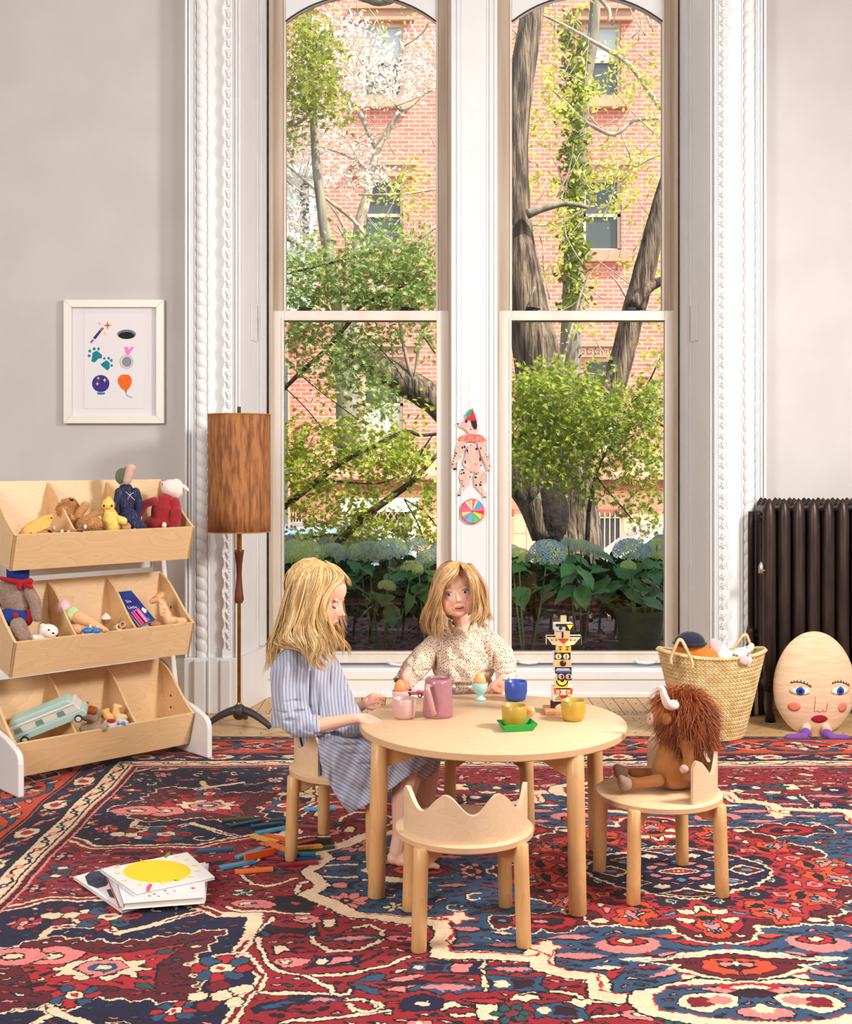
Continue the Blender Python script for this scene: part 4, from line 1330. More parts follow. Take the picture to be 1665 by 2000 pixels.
ink('painted_wand', [pg((590, 540), (612, 560), (540, 655), (510, 635))], rgb(60, 40, 110))
for q_ in (((625, 500), (650, 515), (612, 560), (590, 540)), ((510, 650), (525, 665), (490, 703), (470, 688))): ink('wand_tip', [pg(*q_)], rgb(110, 104, 110))
ink('painted_star', [s4(692, 478, 52, 58)], rgb(226, 84, 30)); ink('painted_star', [s4(588, 456, 22, 26)], rgb(240, 110, 190)); ink('painted_star', [s4(658, 582, 34, 34)], rgb(224, 208, 40))
ink('painted_hole', [el(932, 590, 118, 60)], rgb(120, 116, 120)); ink('painted_hole', [el(930, 605, 100, 45)], rgb(24, 20, 24), y=-.0153)
TE = rgb(10, 128, 142)
ink('painted_paw', [pg((505, 820), (560, 795), (625, 850), (622, 890), (580, 895), (530, 945), (490, 930)), el(470, 800, 18, 20), el(525, 773, 17, 21), el(580, 773, 15, 20), el(462, 860, 20, 17)], TE)
ink('painted_paw', [pg((680, 915), (720, 945), (722, 1010), (690, 1045), (640, 1005), (603, 970), (625, 950)), el(652, 893, 14, 17), el(706, 890, 16, 18), el(740, 918, 16, 20), el(745, 982, 16, 17)], TE)
ink('painted_ribbon', [pg((900, 748), (950, 748), (962, 790), (985, 750), (1030, 745), (990, 800), (965, 845), (925, 842))], rgb(250, 120, 190))
ring = [pg(*[(930 + 82 * math.cos(t) * q, 935 + 86 * math.sin(t) * q) for t in [2 * PI * i / 24 for i in range(24)]]) for q in (1,)]
ink('painted_medal', [el(930, 935, 84, 86)], rgb(150, 146, 150)); ink('painted_medal', [el(930, 935, 76, 78)], rgb(232, 226, 230), y=-.0152, grain=False); ink('painted_medal', [el(935, 935, 62, 64)], rgb(140, 136, 140), y=-.0157)
ink('painted_globe', [el(607, 1208, 110, 108)], rgb(60, 44, 128)); ink('painted_globe_stand', [pg((555, 1320), (662, 1320), (660, 1340), (620, 1348), (570, 1345))], TE)
for q_ in ((577, 1142, 24, 26), (657, 1165, 28, 32), (565, 1212, 24, 28)): ink('painted_star', [s4(*q_)], rgb(244, 214, 110), y=-.0153)
bl = [(910, 1093), (960, 1100), (995, 1140), (998, 1200), (970, 1260), (930, 1300), (912, 1300), (860, 1265), (822, 1200), (820, 1150), (850, 1105)]
ink('painted_balloon', [pg(*bl), pg((915, 1295), (932, 1295), (940, 1312), (905, 1312))], rgb(236, 104, 30))
mb = MB(); mb.tube([(pp(x, y)[0], -.0151, pp(x, y)[1]) for x, y in ((922, 1310), (925, 1340), (950, 1368), (1003, 1384))], .0012, 5); mb.build('painted_string', mat('ink_string', rgb(40, 34, 36), .9), sheet_)
mb = MB()
for (xa, xb, y) in ((520, 740, 705), (840, 1080, 695), (450, 660, 1050), (790, 1100, 1048), (450, 770, 1388), (1060, 1090, 1384), (1040, 1130, 1482)):
 x = xa
 while x < xb:
  a = pp(x, y + 4); w = .0007
  mb.box(a[0], a[0] + .0018, -.0148, -.0146, a[1], a[1] + .0011); x += rnd.uniform(22, 40)
mb.build('caption', mat('faint_ink', rgb(196, 186, 192), .9), sheet_)
tag(PC)
# ---------------- the street seen through the windows ----------------
def brick_mat():
 m = bpy.data.materials.new('sunlit_brick'); m.use_nodes = True
 nt = m.node_tree; b = nt.nodes['Principled BSDF']; b.inputs['Roughness'].default_value = .9
 tc = nt.nodes.new('ShaderNodeTexCoord'); mp = nt.nodes.new('ShaderNodeMapping'); mp.inputs['Rotation'].default_value = (R(90), 0, 0)
 nt.links.new(tc.outputs['Object'], mp.inputs[0])
 t = nt.nodes.new('ShaderNodeTexBrick')
 t.inputs['Color1'].default_value = rgb(206, 112, 96); t.inputs['Color2'].default_value = rgb(220, 136, 118); t.inputs['Mortar'].default_value = rgb(232, 180, 160)
 t.inputs['Scale'].default_value = 1.0; t.inputs['Brick Width'].default_value = .215; t.inputs['Row Height'].default_value = .078; t.inputs['Mortar Size'].default_value = .010
 nt.links.new(mp.outputs[0], t.inputs['Vector']); nt.links.new(t.outputs['Color'], b.inputs['Base Color'])
 bp = nt.nodes.new('ShaderNodeBump'); bp.inputs['Strength'].default_value = .6; bp.inputs['Distance'].default_value = .01; bp.invert = True
 nt.links.new(t.outputs['Fac'], bp.inputs['Height']); nt.links.new(bp.outputs[0], b.inputs['Normal'])
 return m
BRK = brick_mat()
STONE = mat('brownstone', rgb(188, 138, 112), .85, rgb(206, 160, 130), 2, bump=.2, bscale=20)
STUC = mat('pink_stucco', rgb(232, 172, 138), .9, rgb(238, 186, 152), 1.2)
WFR = mat('outside_window_paint', rgb(222, 206, 176), .6)
PANE = mat('outside_dark_pane', rgb(78, 82, 82), .15, spec=.5)
PANES = mat('outside_pane_painted_sky', rgb(196, 200, 204), .2, spec=.4)  # pale colour paints the sky's reflection into the upper panes
BLIND = mat('outside_blind', rgb(222, 222, 196), .8)
YF = 22.0
BL = thing('brick_building', 'sunlit red brick row house with brownstone lintels across the street', 'building', (0, YF, -1.0))
def fb(name, m, px0, px1, py0, py1, y0, y1, parent=BL):
 a = at(px0, py1, YF); c = at(px1, py0, YF)
 return MB().box(a.x, c.x, y0, y1, a.z + 1.0, c.z + 1.0).build(name, m, parent)
# openings are left in the brick: build the wall from strips
wins = [(708, 788), (1140, 1214)]
rows = [(-330, -180), (-90, 60 - 0), (42, 190), (348, 470), (692, 880)]
rows = [(-290, -130), (44, 190), (348, 490), (700, 880)]
def wall_strips():
 xs = [100] + [v for w_ in ((285, 365),) + tuple(wins) for v in w_] + [1900]
 k = 0
 for i in range(0, len(xs), 2):
  fb('wall', BRK, xs[i], xs[i + 1], -600, 918, 0, .4)
 for w_ in ((285, 365),) + tuple(wins):
  ys = [-600] + [v for r_ in rows for v in r_] + [918]
  for i in range(0, len(ys), 2): fb('wall', BRK, w_[0], w_[1], ys[i], ys[i + 1], 0, .4)
wall_strips()
for wi, (a, c) in enumerate(wins):
 for ri, (t, b_) in enumerate(rows[1:]):
  fb('lintel', STONE, a - 20, c + 22, t - 24, t - 2, -.10, .02); fb('lintel_cap', STONE, a - 24, c + 26, t - 28, t - 22, -.16, .02)
  fb('sill', STONE, a - 16, c + 14, b_, b_ + 22, -.14, .02)
  w_ = fb('window', WFR, a, c, t, t + 6, .06, .2)
  for q in ((a, a + 6, t, b_), (c - 6, c, t, b_), (a, c, b_ - 6, b_), (a, c, (t + b_) / 2 - 3, (t + b_) / 2 + 3)):
   o = fb('sash', WFR, *q, .08, .16, parent=BL)
  h = (t + b_) / 2
  fb('pane', PANES if ri == 0 else (PANE if ri == 1 else PANE), a + 6, c - 6, t + 4, h - 2, .13, .14)
  fb('pane', PANE if ri < 2 else BLIND, a + 6, c - 6, h + 2, b_ - 5, .12, .13)
  if ri == 2:
   for k in (1, 2, 3): fb('muntin', WFR, a + (c - a) * k / 4 - 1.5, a + (c - a) * k / 4 + 1.5, h, b_ - 5, .10, .13)
# greek key band under the lower lintels
for a, c in wins:
 for k in range(6):
  x = a - 8 + k * (c - a + 14) / 6
  for q in ((x, x + 9, 683, 685), (x, x + 2, 683, 692), (x, x + 6, 690, 692), (x + 4, x + 6, 687, 692)):
   pass
 mbk = MB()
 for k in range(6):
  x = a - 8 + k * (c - a + 14) / 6
  for q in ((x, x + 9, 682, 684), (x, x + 2, 682, 692), (x, x + 6, 690, 692), (x + 4, x + 6, 686, 692), (x + 9, x + 11, 682, 692)):
   p0_ = at(q[0], q[3], YF); p1_ = at(q[1], q[2], YF); mbk.box(p0_.x, p1_.x, -.115, -.095, p0_.z + 1, p1_.z + 1)
 tag(mbk.build('key_pattern', mat('pale_stone', rgb(222, 190, 166), .9), BL), kind='stuff')
fb('stone_band', STUC, 100, 1900, 880, 928, -.06, .3)
fb('belt_course', STONE, 100, 1900, 928, 936, -.34, .3); fb('belt_course', mat('brownstone_dark', rgb(150, 92, 70), .85), 100, 1900, 936, 958, -.18, .3)
fb('base_wall', STUC, 100, 1900, 955, 1240, -.04, .4)
for x in (640, 860, 1030, 1100, 1250, 1380):
 fb('pilaster', STUC, x - 1, x + 1, 958, 1150, -.052, -.03)
for y in (995, 1040): fb('joint', STONE, 100, 1900, y, y + 1.5, -.047, -.03)
for a, c in ((1160, 1218), (958, 1004), (560, 600)):
 fb('basement_window', PANE, a + 8, c - 8, 1008, 1100, -.07, -.03)
 fb('lintel', mat('brownstone_dark', rgb(150, 92, 70), .85), a, c, 996, 1008, -.14, 0); fb('jamb', STONE, c - 8, c, 1008, 1100, -.12, 0)
 for k in range(5):
  x = a + 9 + k * (c - a - 18) / 4
  fb('grille_bar', WFR, x - .8, x + .8, 1000, 1100, -.17, -.15)
 fb('grille_rail', WFR, a, c, 1009, 1011, -.17, -.15)
# white portal with a lattice transom
fb('portal', mat('portal_white', rgb(236, 226, 210), .6), 668, 820, 972, 998, -.40, 0); fb('portal_post', mat('portal_white', rgb(236, 226, 210), .6), 668, 690, 998, 1130, -.3, 0); fb('portal_post', mat('portal_white', rgb(236, 226, 210), .6), 798, 820, 998, 1130, -.3, 0)
fb('transom', mat('portal_white', rgb(236, 226, 210), .6), 690, 798, 1020, 1028, -.1, 0); fb('doorway', mat('door_dark', rgb(50, 40, 38), .5), 690, 798, 998, 1130, -.045, -.02)
mbk = MB()
for k in range(9):
 x0_ = 692 + k * 12
 a = at(x0_, 1019, YF); c = at(x0_ + 12, 999, YF)
 mbk.tube([(a.x, -.07, a.z + 1), (c.x, -.07, c.z + 1)], .014, 5); mbk.tube([(a.x, -.08, c.z + 1), (c.x, -.08, a.z + 1)], .014, 5)
tag(mbk.build('lattice', mat('portal_white', rgb(236, 226, 210), .6), BL), kind='stuff')
# pale bay at the left
PB = thing('bay_front', 'pale green painted bay front beside the brick house, behind white blossom', 'building', (0, YF - 1.0, -1.0))
PG = mat('pale_green_paint', rgb(206, 224, 210), .7)
def fb2(name, m, px0, px1, py0, py1, y0, y1):
 a = at(px0, py1, YF - 1); c = at(px1, py0, YF - 1)
 return MB().box(a.x, c.x, y0, y1, a.z + 1.0, c.z + 1.0).build(name, m, PB)
fb2('wall', PG, 470, 585, 340, 620, 0, .55); fb2('wall', PG, 604, 614, 340, 620, 0, .55); fb2('cornice', PG, 462, 620, 330, 345, -.25, 1)
fb2('window', PANE, 585, 604, 350, 470, .1, .2); fb2('wall', PG, 585, 604, 470, 620, 0, 1.0); fb2('wall', PG, 585, 604, 340, 352, 0, .55); fb2('sill', PG, 575, 618, 468, 476, -.1, .1)
fb2('base', STONE, 470, 560, 620, 1150, 0, .55); fb2('downpipe', mat('downpipe_dark', rgb(96, 100, 92), .7), 551, 563, 700, 1150, -.1, 0)
SOIL = mat('dark_mulch', rgb(44, 32, 38), .95, rgb(20, 15, 20), 18, stretch=(1, 2.4, 1), bump=.8, bscale=30, bdist=.03)
gr_ = struct(MB().box(-9, 9, 7.2, 12.5, -.95, -.02).build('garden_ground', SOIL))
tag(gr_)
mb = MB(); rb = random.Random(3)
for k in range(2600):
 x, y = rb.uniform(-2.6, 3.6), rb.uniform(7.25, 11.8)
 a = rb.uniform(0, PI); L = rb.uniform(.02, .06)
 mb.T = Matrix.Translation((x, y, -.02 + rb.uniform(0, .012))) @ Matrix.Rotation(a, 4, 'Z') @ Matrix.Rotation(rb.uniform(-.5, .5), 4, 'Y')
 mb.add([(-L, 0, 0), (0, -.012, .006), (L, 0, 0), (0, .012, .008)], [(0, 1, 2, 3)])
tag(mb.build('bark_chips', SOIL), 'loose dark bark chips covering the garden bed outside the window', 'mulch', kind='stuff')
struct(MB().box(-30, 30, 12.5, 22.4, -1.1, -1.0).build('street', mat('asphalt', rgb(150, 142, 138), .9, rgb(170, 162, 156), 10)))
struct(MB().box(-30, 30, 18.8, 22.2, -1.0, -.88).build('sidewalk', mat('pavement', rgb(196, 184, 172), .9, rgb(206, 196, 184), 8)))
# ---------------- parked cars ----------------
def car(px, Y, col, label, w=4.3):
 x = (px - 832.5) * Y / F
 c = thing('car', label, 'car', (x, Y, -1.0))
 body = MB()
 prof = [(-2.1, .25), (-2.12, .62), (-1.95, .80), (-1.15, .90), (-.55, 1.34), (-.3, 1.42), (.75, 1.42), (1.1, 1.34), (1.7, .95), (2.05, .86), (2.14, .6), (2.1, .25)]
 body.prism(prof, -.82, .82, 'y')
 body.build('body', mat('car_paint_%d' % int(px), col, .25, coat=.6), c, bevel=.08)
 g = MB()
 g.prism([(-1.0, .92), (-.52, 1.30), (.18, 1.34), (.18, .92)], -.835, -.825, 'y'); g.build('side_window', PANE, c)
 g = MB(); g.prism([(.26, .92), (.26, 1.34), (.78, 1.34), (1.08, 1.26), (1.45, .94)], -.835, -.825, 'y'); g.build('side_window', PANE, c)
 for wx in (-1.35, 1.35):
  q = MB(); q.T = Matrix.Rotation(R(90), 4, 'X'); q.lathe([(.0001, .70), (.20, .70), (.31, .72), (.32, .84), (.19, .86), (.0001, .855)], 24, cx=wx, cy=.32); q.build('wheel', mat('tyre', rgb(40, 38, 38), .8), c, auto=40)
 return c
car(600, 17.2, rgb(176, 206, 226), 'pale blue car parked beyond the garden behind the left window')
car(1330, 17.6, rgb(226, 230, 234), 'white car parked beyond the garden behind the right window')
# ---------------- trees ----------------
BARK = mat('furrowed_bark', rgb(160, 136, 112), .95, rgb(72, 58, 48), 7, stretch=(3.2, 3.2, .35), bump=1.0, bscale=14, contrast=(.35, .6), bdist=.06, detail=8)
BARKG = mat('smooth_grey_bark', rgb(156, 144, 120), .9, rgb(110, 104, 92), 6, stretch=(3, 3, .5), bump=.3, bscale=20, bdist=.02)
TWIG = mat('pale_twig', rgb(196, 180, 160), .9, rgb(150, 132, 116), 9)
DTWIG = mat('dark_maple_bark', rgb(66, 50, 44), .85, rgb(44, 34, 32), 9)
def px_tube(mb, pts, Y, n=10, seg=4, wob=0.0):
 """pts: (px, py, width_px[, depth offset])"""
 P = []; W_ = []
 for p in pts:
  y = Y + (p[3] if len(p) > 3 else 0)
  P.append(at(p[0], p[1], y)); W_.append(p[2] * y / F / 2)
 m = (len(P) - 1) * seg + 1
 S = spline(P, m)
 rr = []
 for i in range(m):
  t = i / seg; k = min(int(t), len(P) - 2); u = t - k
  r_ = W_[k] * (1 - u) + W_[k + 1] * u
  rr.append(r_ * (1 + wob * math.sin(i * 2.3)))
 mb.tube(S, rr, n)
 return S
def leaf_shader(name, c1, c2, trans=.45):
 m = bpy.data.materials.new(name); m.use_nodes = True
 nt = m.node_tree
 for n_ in list(nt.nodes): nt.nodes.remove(n_)
 out = nt.nodes.new('ShaderNodeOutputMaterial'); mx = nt.nodes.new('ShaderNodeMixShader'); d = nt.nodes.new('ShaderNodeBsdfDiffuse'); t = nt.nodes.new('ShaderNodeBsdfTranslucent')
 tc = nt.nodes.new('ShaderNodeTexCoord'); nz_ = nt.nodes.new('ShaderNodeTexNoise'); nz_.inputs['Scale'].default_value = 9; nz_.inputs['Detail'].default_value = 3
 nt.links.new(tc.outputs['Object'], nz_.inputs['Vector'])
 r = nt.nodes.new('ShaderNodeValToRGB'); r.color_ramp.elements[0].position = .38; r.color_ramp.elements[1].position = .62; r.color_ramp.elements[0].color = c1; r.color_ramp.elements[1].color = c2
 nt.links.new(nz_.outputs['Fac'], r.inputs[0])
 nt.links.new(r.outputs[0], d.inputs[0]); nt.links.new(r.outputs[0], t.inputs[0])
 mx.inputs[0].default_value = trans
 nt.links.new(d.outputs[0], mx.inputs[1]); nt.links.new(t.outputs[0], mx.inputs[2]); nt.links.new(mx.outputs[0], out.inputs[0])
 return m
rs = np.random.RandomState(3)
def star_leaf(lobes):
 v = [(0, -.25, 0)]
 for k in range(lobes):
  a = PI / 2 + (k - (lobes - 1) / 2) * (2.1 * PI / 2 / ((lobes - 1) / 2) if lobes > 1 else 0) * .55
  L = 1 - .28 * abs(k - (lobes - 1) / 2) / ((lobes - 1) / 2)
  if k:
   am = a - (2.1 * PI / 2 / ((lobes - 1) / 2)) * .275
   v.append((math.cos(am) * .30, math.sin(am) * .30, .05))
  v.append((math.cos(a) * L, math.sin(a) * L, -.10))
 f = []
 n = len(v)
 for i in range(1, n - 1):
  f.append((0, i, i + 1))
 return np.array(v, np.float32), np.array(f, np.int32)
STAR5 = star_leaf(5); STAR7 = star_leaf(7)
OVAL = (np.array([(0, -1, 0), (.42, -.3, .08), (.36, .45, .05), (0, 1, -.05), (-.36, .45, .05), (-.42, -.3, .08)], np.float32), np.array([(0, 1, 2), (0, 2, 3), (0, 3, 4), (0, 4, 5)], np.int32))
def cloud(name, blobs, base, m, parent, flat=.5, size=.05, hang=0.0):
 """blobs: (px, py, rx, ry, Y, dY, count)"""
 C = []
 for (x, y, rx, ry, Y, dY, n) in blobs:
  k = rs.randn(n, 3) * .5
  dd = Y + k[:, 1] * dY
  X = (x + k[:, 0] * rx - 832.5) * Y / F; Z = HC - (y + k[:, 2] * ry - 900) * Y / F
  C.append(np.stack([X, dd, Z], 1))
 C = np.concatenate(C).astype(np.float32)
 N = len(C)
 v0, f0 = base
 # random orientation, biased to face up
 a = rs.rand(N) * 2 * PI
 tx = rs.randn(N) * flat; ty = rs.randn(N) * flat + hang
 s_ = size * (.6 + .7 * rs.rand(N))
 v = v0[None] * s_[:, None, None]
 ca, sa = np.cos(a)[:, None], np.sin(a)[:, None]
 x = v[..., 0] * ca - v[..., 1] * sa; y = v[..., 0] * sa + v[..., 1] * ca; z = v[..., 2]
 c, s2 = np.cos(tx)[:, None], np.sin(tx)[:, None]
 y, z = y * c - z * s2, y * s2 + z * c
 c, s2 = np.cos(ty)[:, None], np.sin(ty)[:, None]
 x, z = x * c - z * s2, x * s2 + z * c
 V = np.stack([x, y, z], -1) + C[:, None, :]
 nv = v0.shape[0]; nf = f0.shape[0]
 Fc = (f0[None] + (np.arange(N) * nv)[:, None, None]).reshape(-1)
 me = bpy.data.meshes.new(name)
 me.vertices.add(N * nv); me.vertices.foreach_set('co', V.reshape(-1))
 me.loops.add(N * nf * 3); me.loops.foreach_set('vertex_index', Fc.astype(np.int32))
 me.polygons.add(N * nf); me.polygons.foreach_set('loop_start', np.arange(0, N * nf * 3, 3, dtype=np.int32)); me.polygons.foreach_set('loop_total', np.full(N * nf, 3, np.int32))
 me.update(calc_edges=True)
 me.materials.append(m)
 o = link(name, me, parent); o['kind'] = 'stuff'
 return o
def twigs(mb, pts_list, Y, w=2.2, n=5):
 for pl in pts_list:
  px_tube(mb, [(p[0], p[1], p[2] if len(p) > 2 else w) for p in pl], Y, n, 3)
# old tree with three great limbs
OT = thing('old_tree', 'massive old tree with furrowed bark and a fallen-leaning limb outside the windows', 'tree', (0, 0, 0))
mb = MB()
px_tube(mb, [(1118, 1300, 190), (1116, 1150, 160), (1112, 1070, 132), (1108, 1000, 122), (1098, 940, 132), (1085, 880, 140), (1070, 820, 120)], 10.6, 20, 5, .02)
px_tube(mb, [(1075, 850, 105), (1062, 770, 100), (1048, 690, 92), (1035, 620, 82), (1022, 540, 74), (1008, 450, 66), (1006, 350, 56), (1008, 260, 50), (1020, 150, 50), (1038, 40, 46), (1052, -60, 40)], 10.6, 16, 4, .015)
mb.build('trunk', BARK, OT, smooth=True)
mb = MB(); px_tube(mb, [(1105, 900, 80), (1150, 840, 62), (1195, 760, 50), (1215, 700, 46), (1235, 620, 46), (1262, 520, 44), (1285, 420, 34), (1310, 330, 28)], 10.6, 14, 4, .02)
px_tube(mb, [(1238, 600, 30), (1262, 565, 24), (1300, 545, 16), (1350, 520, 10)], 10.5, 10); mb.build('limb', BARK, OT, smooth=True)
mb = MB(); px_tube(mb, [(1050, 960, 90), (1020, 935, 72), (960, 880, 66), (900, 830, 60), (850, 782, 58), (790, 745, 56), (735, 712, 50), (690, 682, 30), (670, 665, 12)], 10.4, 16, 4, .03); mb.build('limb', BARK, OT, smooth=True)
mb = MB(); pe_ = at(1078, 1005, 10.33); mb.ell(pe_, (.16, .10, .27), 20, 14); mb.build('hollow_shade', mat('bark_hollow_dark', rgb(52, 38, 34), .95, rgb(26, 20, 20), 9, bump=.8, bscale=14, bdist=.04), OT, smooth=True)  # dark solid ellipsoid, colouring in the shade of the trunk's hollow
mb = MB(); px_tube(mb, [(1062, 1050, 46), (1040, 985, 54), (1010, 940, 52), (985, 900, 40), (960, 850, 34)], 10.35, 12, 4); mb.build('limb', BARK, OT, smooth=True)
mb = MB()
px_tube(mb, [(1030, 418, 20), (1060, 408, 14), (1105, 398, 11), (1150, 405, 8)], 10.4, 8)
twigs(mb, [[(1045, 560, 5), (1030, 600)], [(762, 640, 4), (768, 700), (760, 720)], [(778, 610, 6), (790, 680, 8), (805, 740, 9)], [(822, 650, 5), (815, 700, 6), (808, 740)], [(800, 1012 - 380), (770, 600)]], 10.3)
mb.build('branch', BARKG, OT, smooth=True)
# ivy clad trunk further back
IT = thing('ivy_tree', 'straight ivy clad trunk with sparse yellow green buds outside the right window', 'tree', (0, 0, 0))
mb = MB(); px_tube(mb, [(1108, 1000, 60), (1112, 760, 44), (1118, 600, 40), (1122, 450, 36), (1130, 330, 30), (1142, 180, 24), (1160, 60, 22), (1165, -60, 20)], 15, 14, 4, .03); mb.build('trunk', BARKG, IT, smooth=True)
mb = MB()
twigs(mb, [[(1052, 25, 5), (1100, 48, 6), (1160, 82, 8), (1225, 122, 10), (1262, 170, 10), (1292, 215, 9)], [(1080, 175, 4), (1110, 205, 7), (1140, 235, 7), (1190, 262, 8), (1215, 255, 9), (1240, 235, 8), (1295, 230, 8)],
           [(1212, 255, 3), (1230, 300, 4), (1240, 325, 5), (1265, 312, 6), (1296, 300, 5)], [(1036, 440, 4), (1070, 440, 5), (1105, 430, 6), (1150, 405, 4)], [(1240, 60), (1228, 90), (1230, 120)], [(1296, 45), (1260, 100), (1238, 122)],
           [(1074, 585, 3), (1062, 520), (1060, 480), (1050, 450)], [(1110, 700, 4), (1135, 600, 5), (1150, 540, 3), (1200, 490)], [(1098, 730, 6), (1088, 680, 5), (1076, 620, 5), (1064, 560, 4), (1062, 500)],
           [(1098, 730, 6), (1104, 690, 5), (1130, 590, 7), (1140, 560)], [(1229, 588, 7), (1205, 550, 4), (1190, 535)], [(1050, 560), (1100, 480), (1150, 420), (1230, 380)], [(1092, 46), (1085, 20), (1070, -10)], [(1100, 40), (1120, 10), (1135, -10)],
           [(1292, 130), (1240, 200), (1180, 300), (1150, 340)], [(1000, 250), (1060, 230), (1110, 150), (1150, 90)], [(1165, -10, 8), (1190, 20, 9), (1188, 45, 6)], [(1060, 690), (1100, 720), (1160, 730), (1190, 735)], [(1150, 745), (1200, 755), (1230, 760)], [(1150, 640), (1180, 690), (1200, 688)]], 13.5)
twigs(mb, [[(rb.uniform(1000, 1290), rb.uniform(0, 600), 2)] + [None] for _ in range(0)], 13)
for k in range(46):
 x, y = rb.uniform(1000, 1290), rb.uniform(0, 640)
 a = rb.uniform(-2.6, -.4); L = rb.uniform(40, 120)
 px_tube(mb, [(x, y, 3), (x + math.cos(a) * L * .5 + rb.uniform(-8, 8), y + math.sin(a) * L * .5, 2.2), (x + math.cos(a) * L, y + math.sin(a) * L, 1.2)], rb.uniform(12.5, 14.5), 4, 3)
mb.build('branch', TWIG, IT, smooth=True)
BUD = leaf_shader('spring_bud_leaf', rgb(178, 190, 62), rgb(226, 226, 128), .5)
blobs = []
for k in range(120): blobs.append((rb.uniform(1010, 1300), rb.uniform(-10, 640) if k % 3 else rb.uniform(150, 420), 26, 24, rb.uniform(12.3, 14.5), .5, 22))
blobs += [(1270, 680, 60, 60, 13, .5, 60), (1130, 620, 70, 60, 13, .5, 50)]
cloud('foliage', blobs, OVAL, BUD, IT, 1.0, .034)
IVY = leaf_shader('ivy_leaf', rgb(84, 100, 44), rgb(140, 152, 66), .3)
cloud('ivy', [(1112 + (k % 3) * 10, 60 + k * 26, 22, 30, 14.6, .4, 60) for k in range(22)], OVAL, IVY, IT, 1.0, .05)
# blossom tree
BT = thing('blossom_tree', 'pale barked tree with white spring blossom outside the left window', 'tree', (0, 0, 0))
mb = MB()
px_tube(mb, [(700, 900, 40), (688, 800, 34), (694, 600, 30), (702, 450, 24), (718, 380, 18), (735, 300, 15), (758, 255, 13), (782, 218, 12)], 14, 10)
px_tube(mb, [(735, 290, 10), (722, 262, 11), (705, 225, 10), (688, 200, 9), (660, 170, 7), (645, 158, 5)], 14, 8)
twigs(mb, [[(782, 216, 9), (802, 208, 8), (830, 182, 6), (850, 175, 4)], [(802, 208, 5), (825, 180, 4), (845, 140, 3), (850, 100)], [(782, 216, 5), (760, 190, 4), (745, 160, 3)], [(722, 330, 6), (680, 305, 5), (620, 285, 4), (556, 282, 4)],
           [(700, 380, 4), (740, 380, 4), (800, 378, 5), (860, 368, 5)], [(640, 160, 4), (690, 140, 4), (705, 100, 3), (735, 40)], [(556, 320, 5), (600, 355, 6), (640, 390, 8), (690, 430, 8), (720, 470, 7)], [(556, 350, 4), (590, 375, 4), (630, 390, 4)],
           [(660, 440, 6), (690, 500, 7), (700, 600, 8)], [(645, 400, 5), (665, 430, 7), (678, 470, 8), (672, 520, 9)], [(556, 462, 14), (590, 480, 12), (640, 520, 10)], [(556, 548, 14), (600, 565, 12), (650, 590, 9)], [(855, 440, 8), (830, 460, 7), (790, 490, 5), (740, 560, 4)],
           [(730, 180), (720, 130), (740, 60)], [(560, 240), (600, 220), (620, 190)]], 13.6)
for k in range(46):
 x, y = rb.uniform(556, 850), rb.uniform(0, 600)
 a = rb.uniform(-2.8, -.3); L = rb.uniform(40, 120)
 px_tube(mb, [(x, y, 2.6), (x + math.cos(a) * L * .5 + rb.uniform(-8, 8), y + math.sin(a) * L * .5, 2), (x + math.cos(a) * L, y + math.sin(a) * L, 1.2)], rb.uniform(12.8, 14.5), 4, 3)
mb.build('branch', TWIG, BT, smooth=True)
BLS = leaf_shader('white_blossom', rgb(222, 216, 200), rgb(236, 232, 220), .4)
blobs = [(672, 45, 40, 30), (700, 70, 60, 30), (640, 60, 30, 30), (620, 90, 60, 50), (660, 110, 90, 50), (720, 120, 90, 60), (760, 150, 90, 40), (790, 170, 60, 40), (830, 105, 50, 40), (700, 185, 80, 40), (600, 130, 50, 60), (590, 200, 50, 80), (575, 290, 40, 80), (640, 240, 50, 50),
         (572, 420, 40, 50), (590, 440, 40, 40), (700, 290, 50, 26), (700, 345, 60, 30), (620, 340, 60, 60), (580, 520, 50, 40), (700, 560, 80, 40), (575, 380, 30, 40), (740, 345, 40, 30)]
cloud('blossom', [(x, y, rx, ry, rb.uniform(13.2, 14.3), .5, int(rx * ry / 13)) for x, y, rx, ry in blobs], OVAL, BLS, BT, 1.4, .034)
cloud('foliage', [(rb.uniform(730, 850), rb.uniform(330, 430), 40, 26, 13, .4, 26) for k in range(12)] + [(780, 70, 60, 40, 13, .4, 24), (745, 50, 40, 30, 13, .4, 14)], OVAL, BUD, BT, 1.0, .028)
# smooth grey trunk with green upper sprays
GT = thing('grey_trunk_tree', 'smooth grey trunked tree with green sprays at the upper left of the window view', 'tree', (0, 0, 0))
mb = MB()
px_tube(mb, [(675, 900, 34), (668, 650, 32), (656, 570, 30), (640, 480, 24), (628, 400, 20), (618, 320, 17), (613, 240, 15), (608, 120, 13), (604, 30, 11), (600, -60, 9)], 12, 12)
px_tube(mb, [(700, -8, 16), (740, 3, 18), (775, -5, 20), (800, -2, 22), (830, 12, 24), (860, 32, 24), (900, 60, 24)], 10.5, 12, 4, .05)
mb.build('trunk', BARKG, GT, smooth=True)
mb = MB(); twigs(mb, [[(556, 190, 5), (590, 200, 6), (610, 215, 6)], [(556, 15, 4), (590, 40, 5), (610, 60, 5)], [(610, 215, 6), (585, 240, 6), (556, 250, 4)], [(840, 38, 5), (825, 65, 3), (790, 90, 3)]], 11.8); mb.build('branch', BARKG, GT, smooth=True)
GRN = leaf_shader('mid_green_leaf', rgb(140, 148, 56), rgb(192, 194, 96), .45)
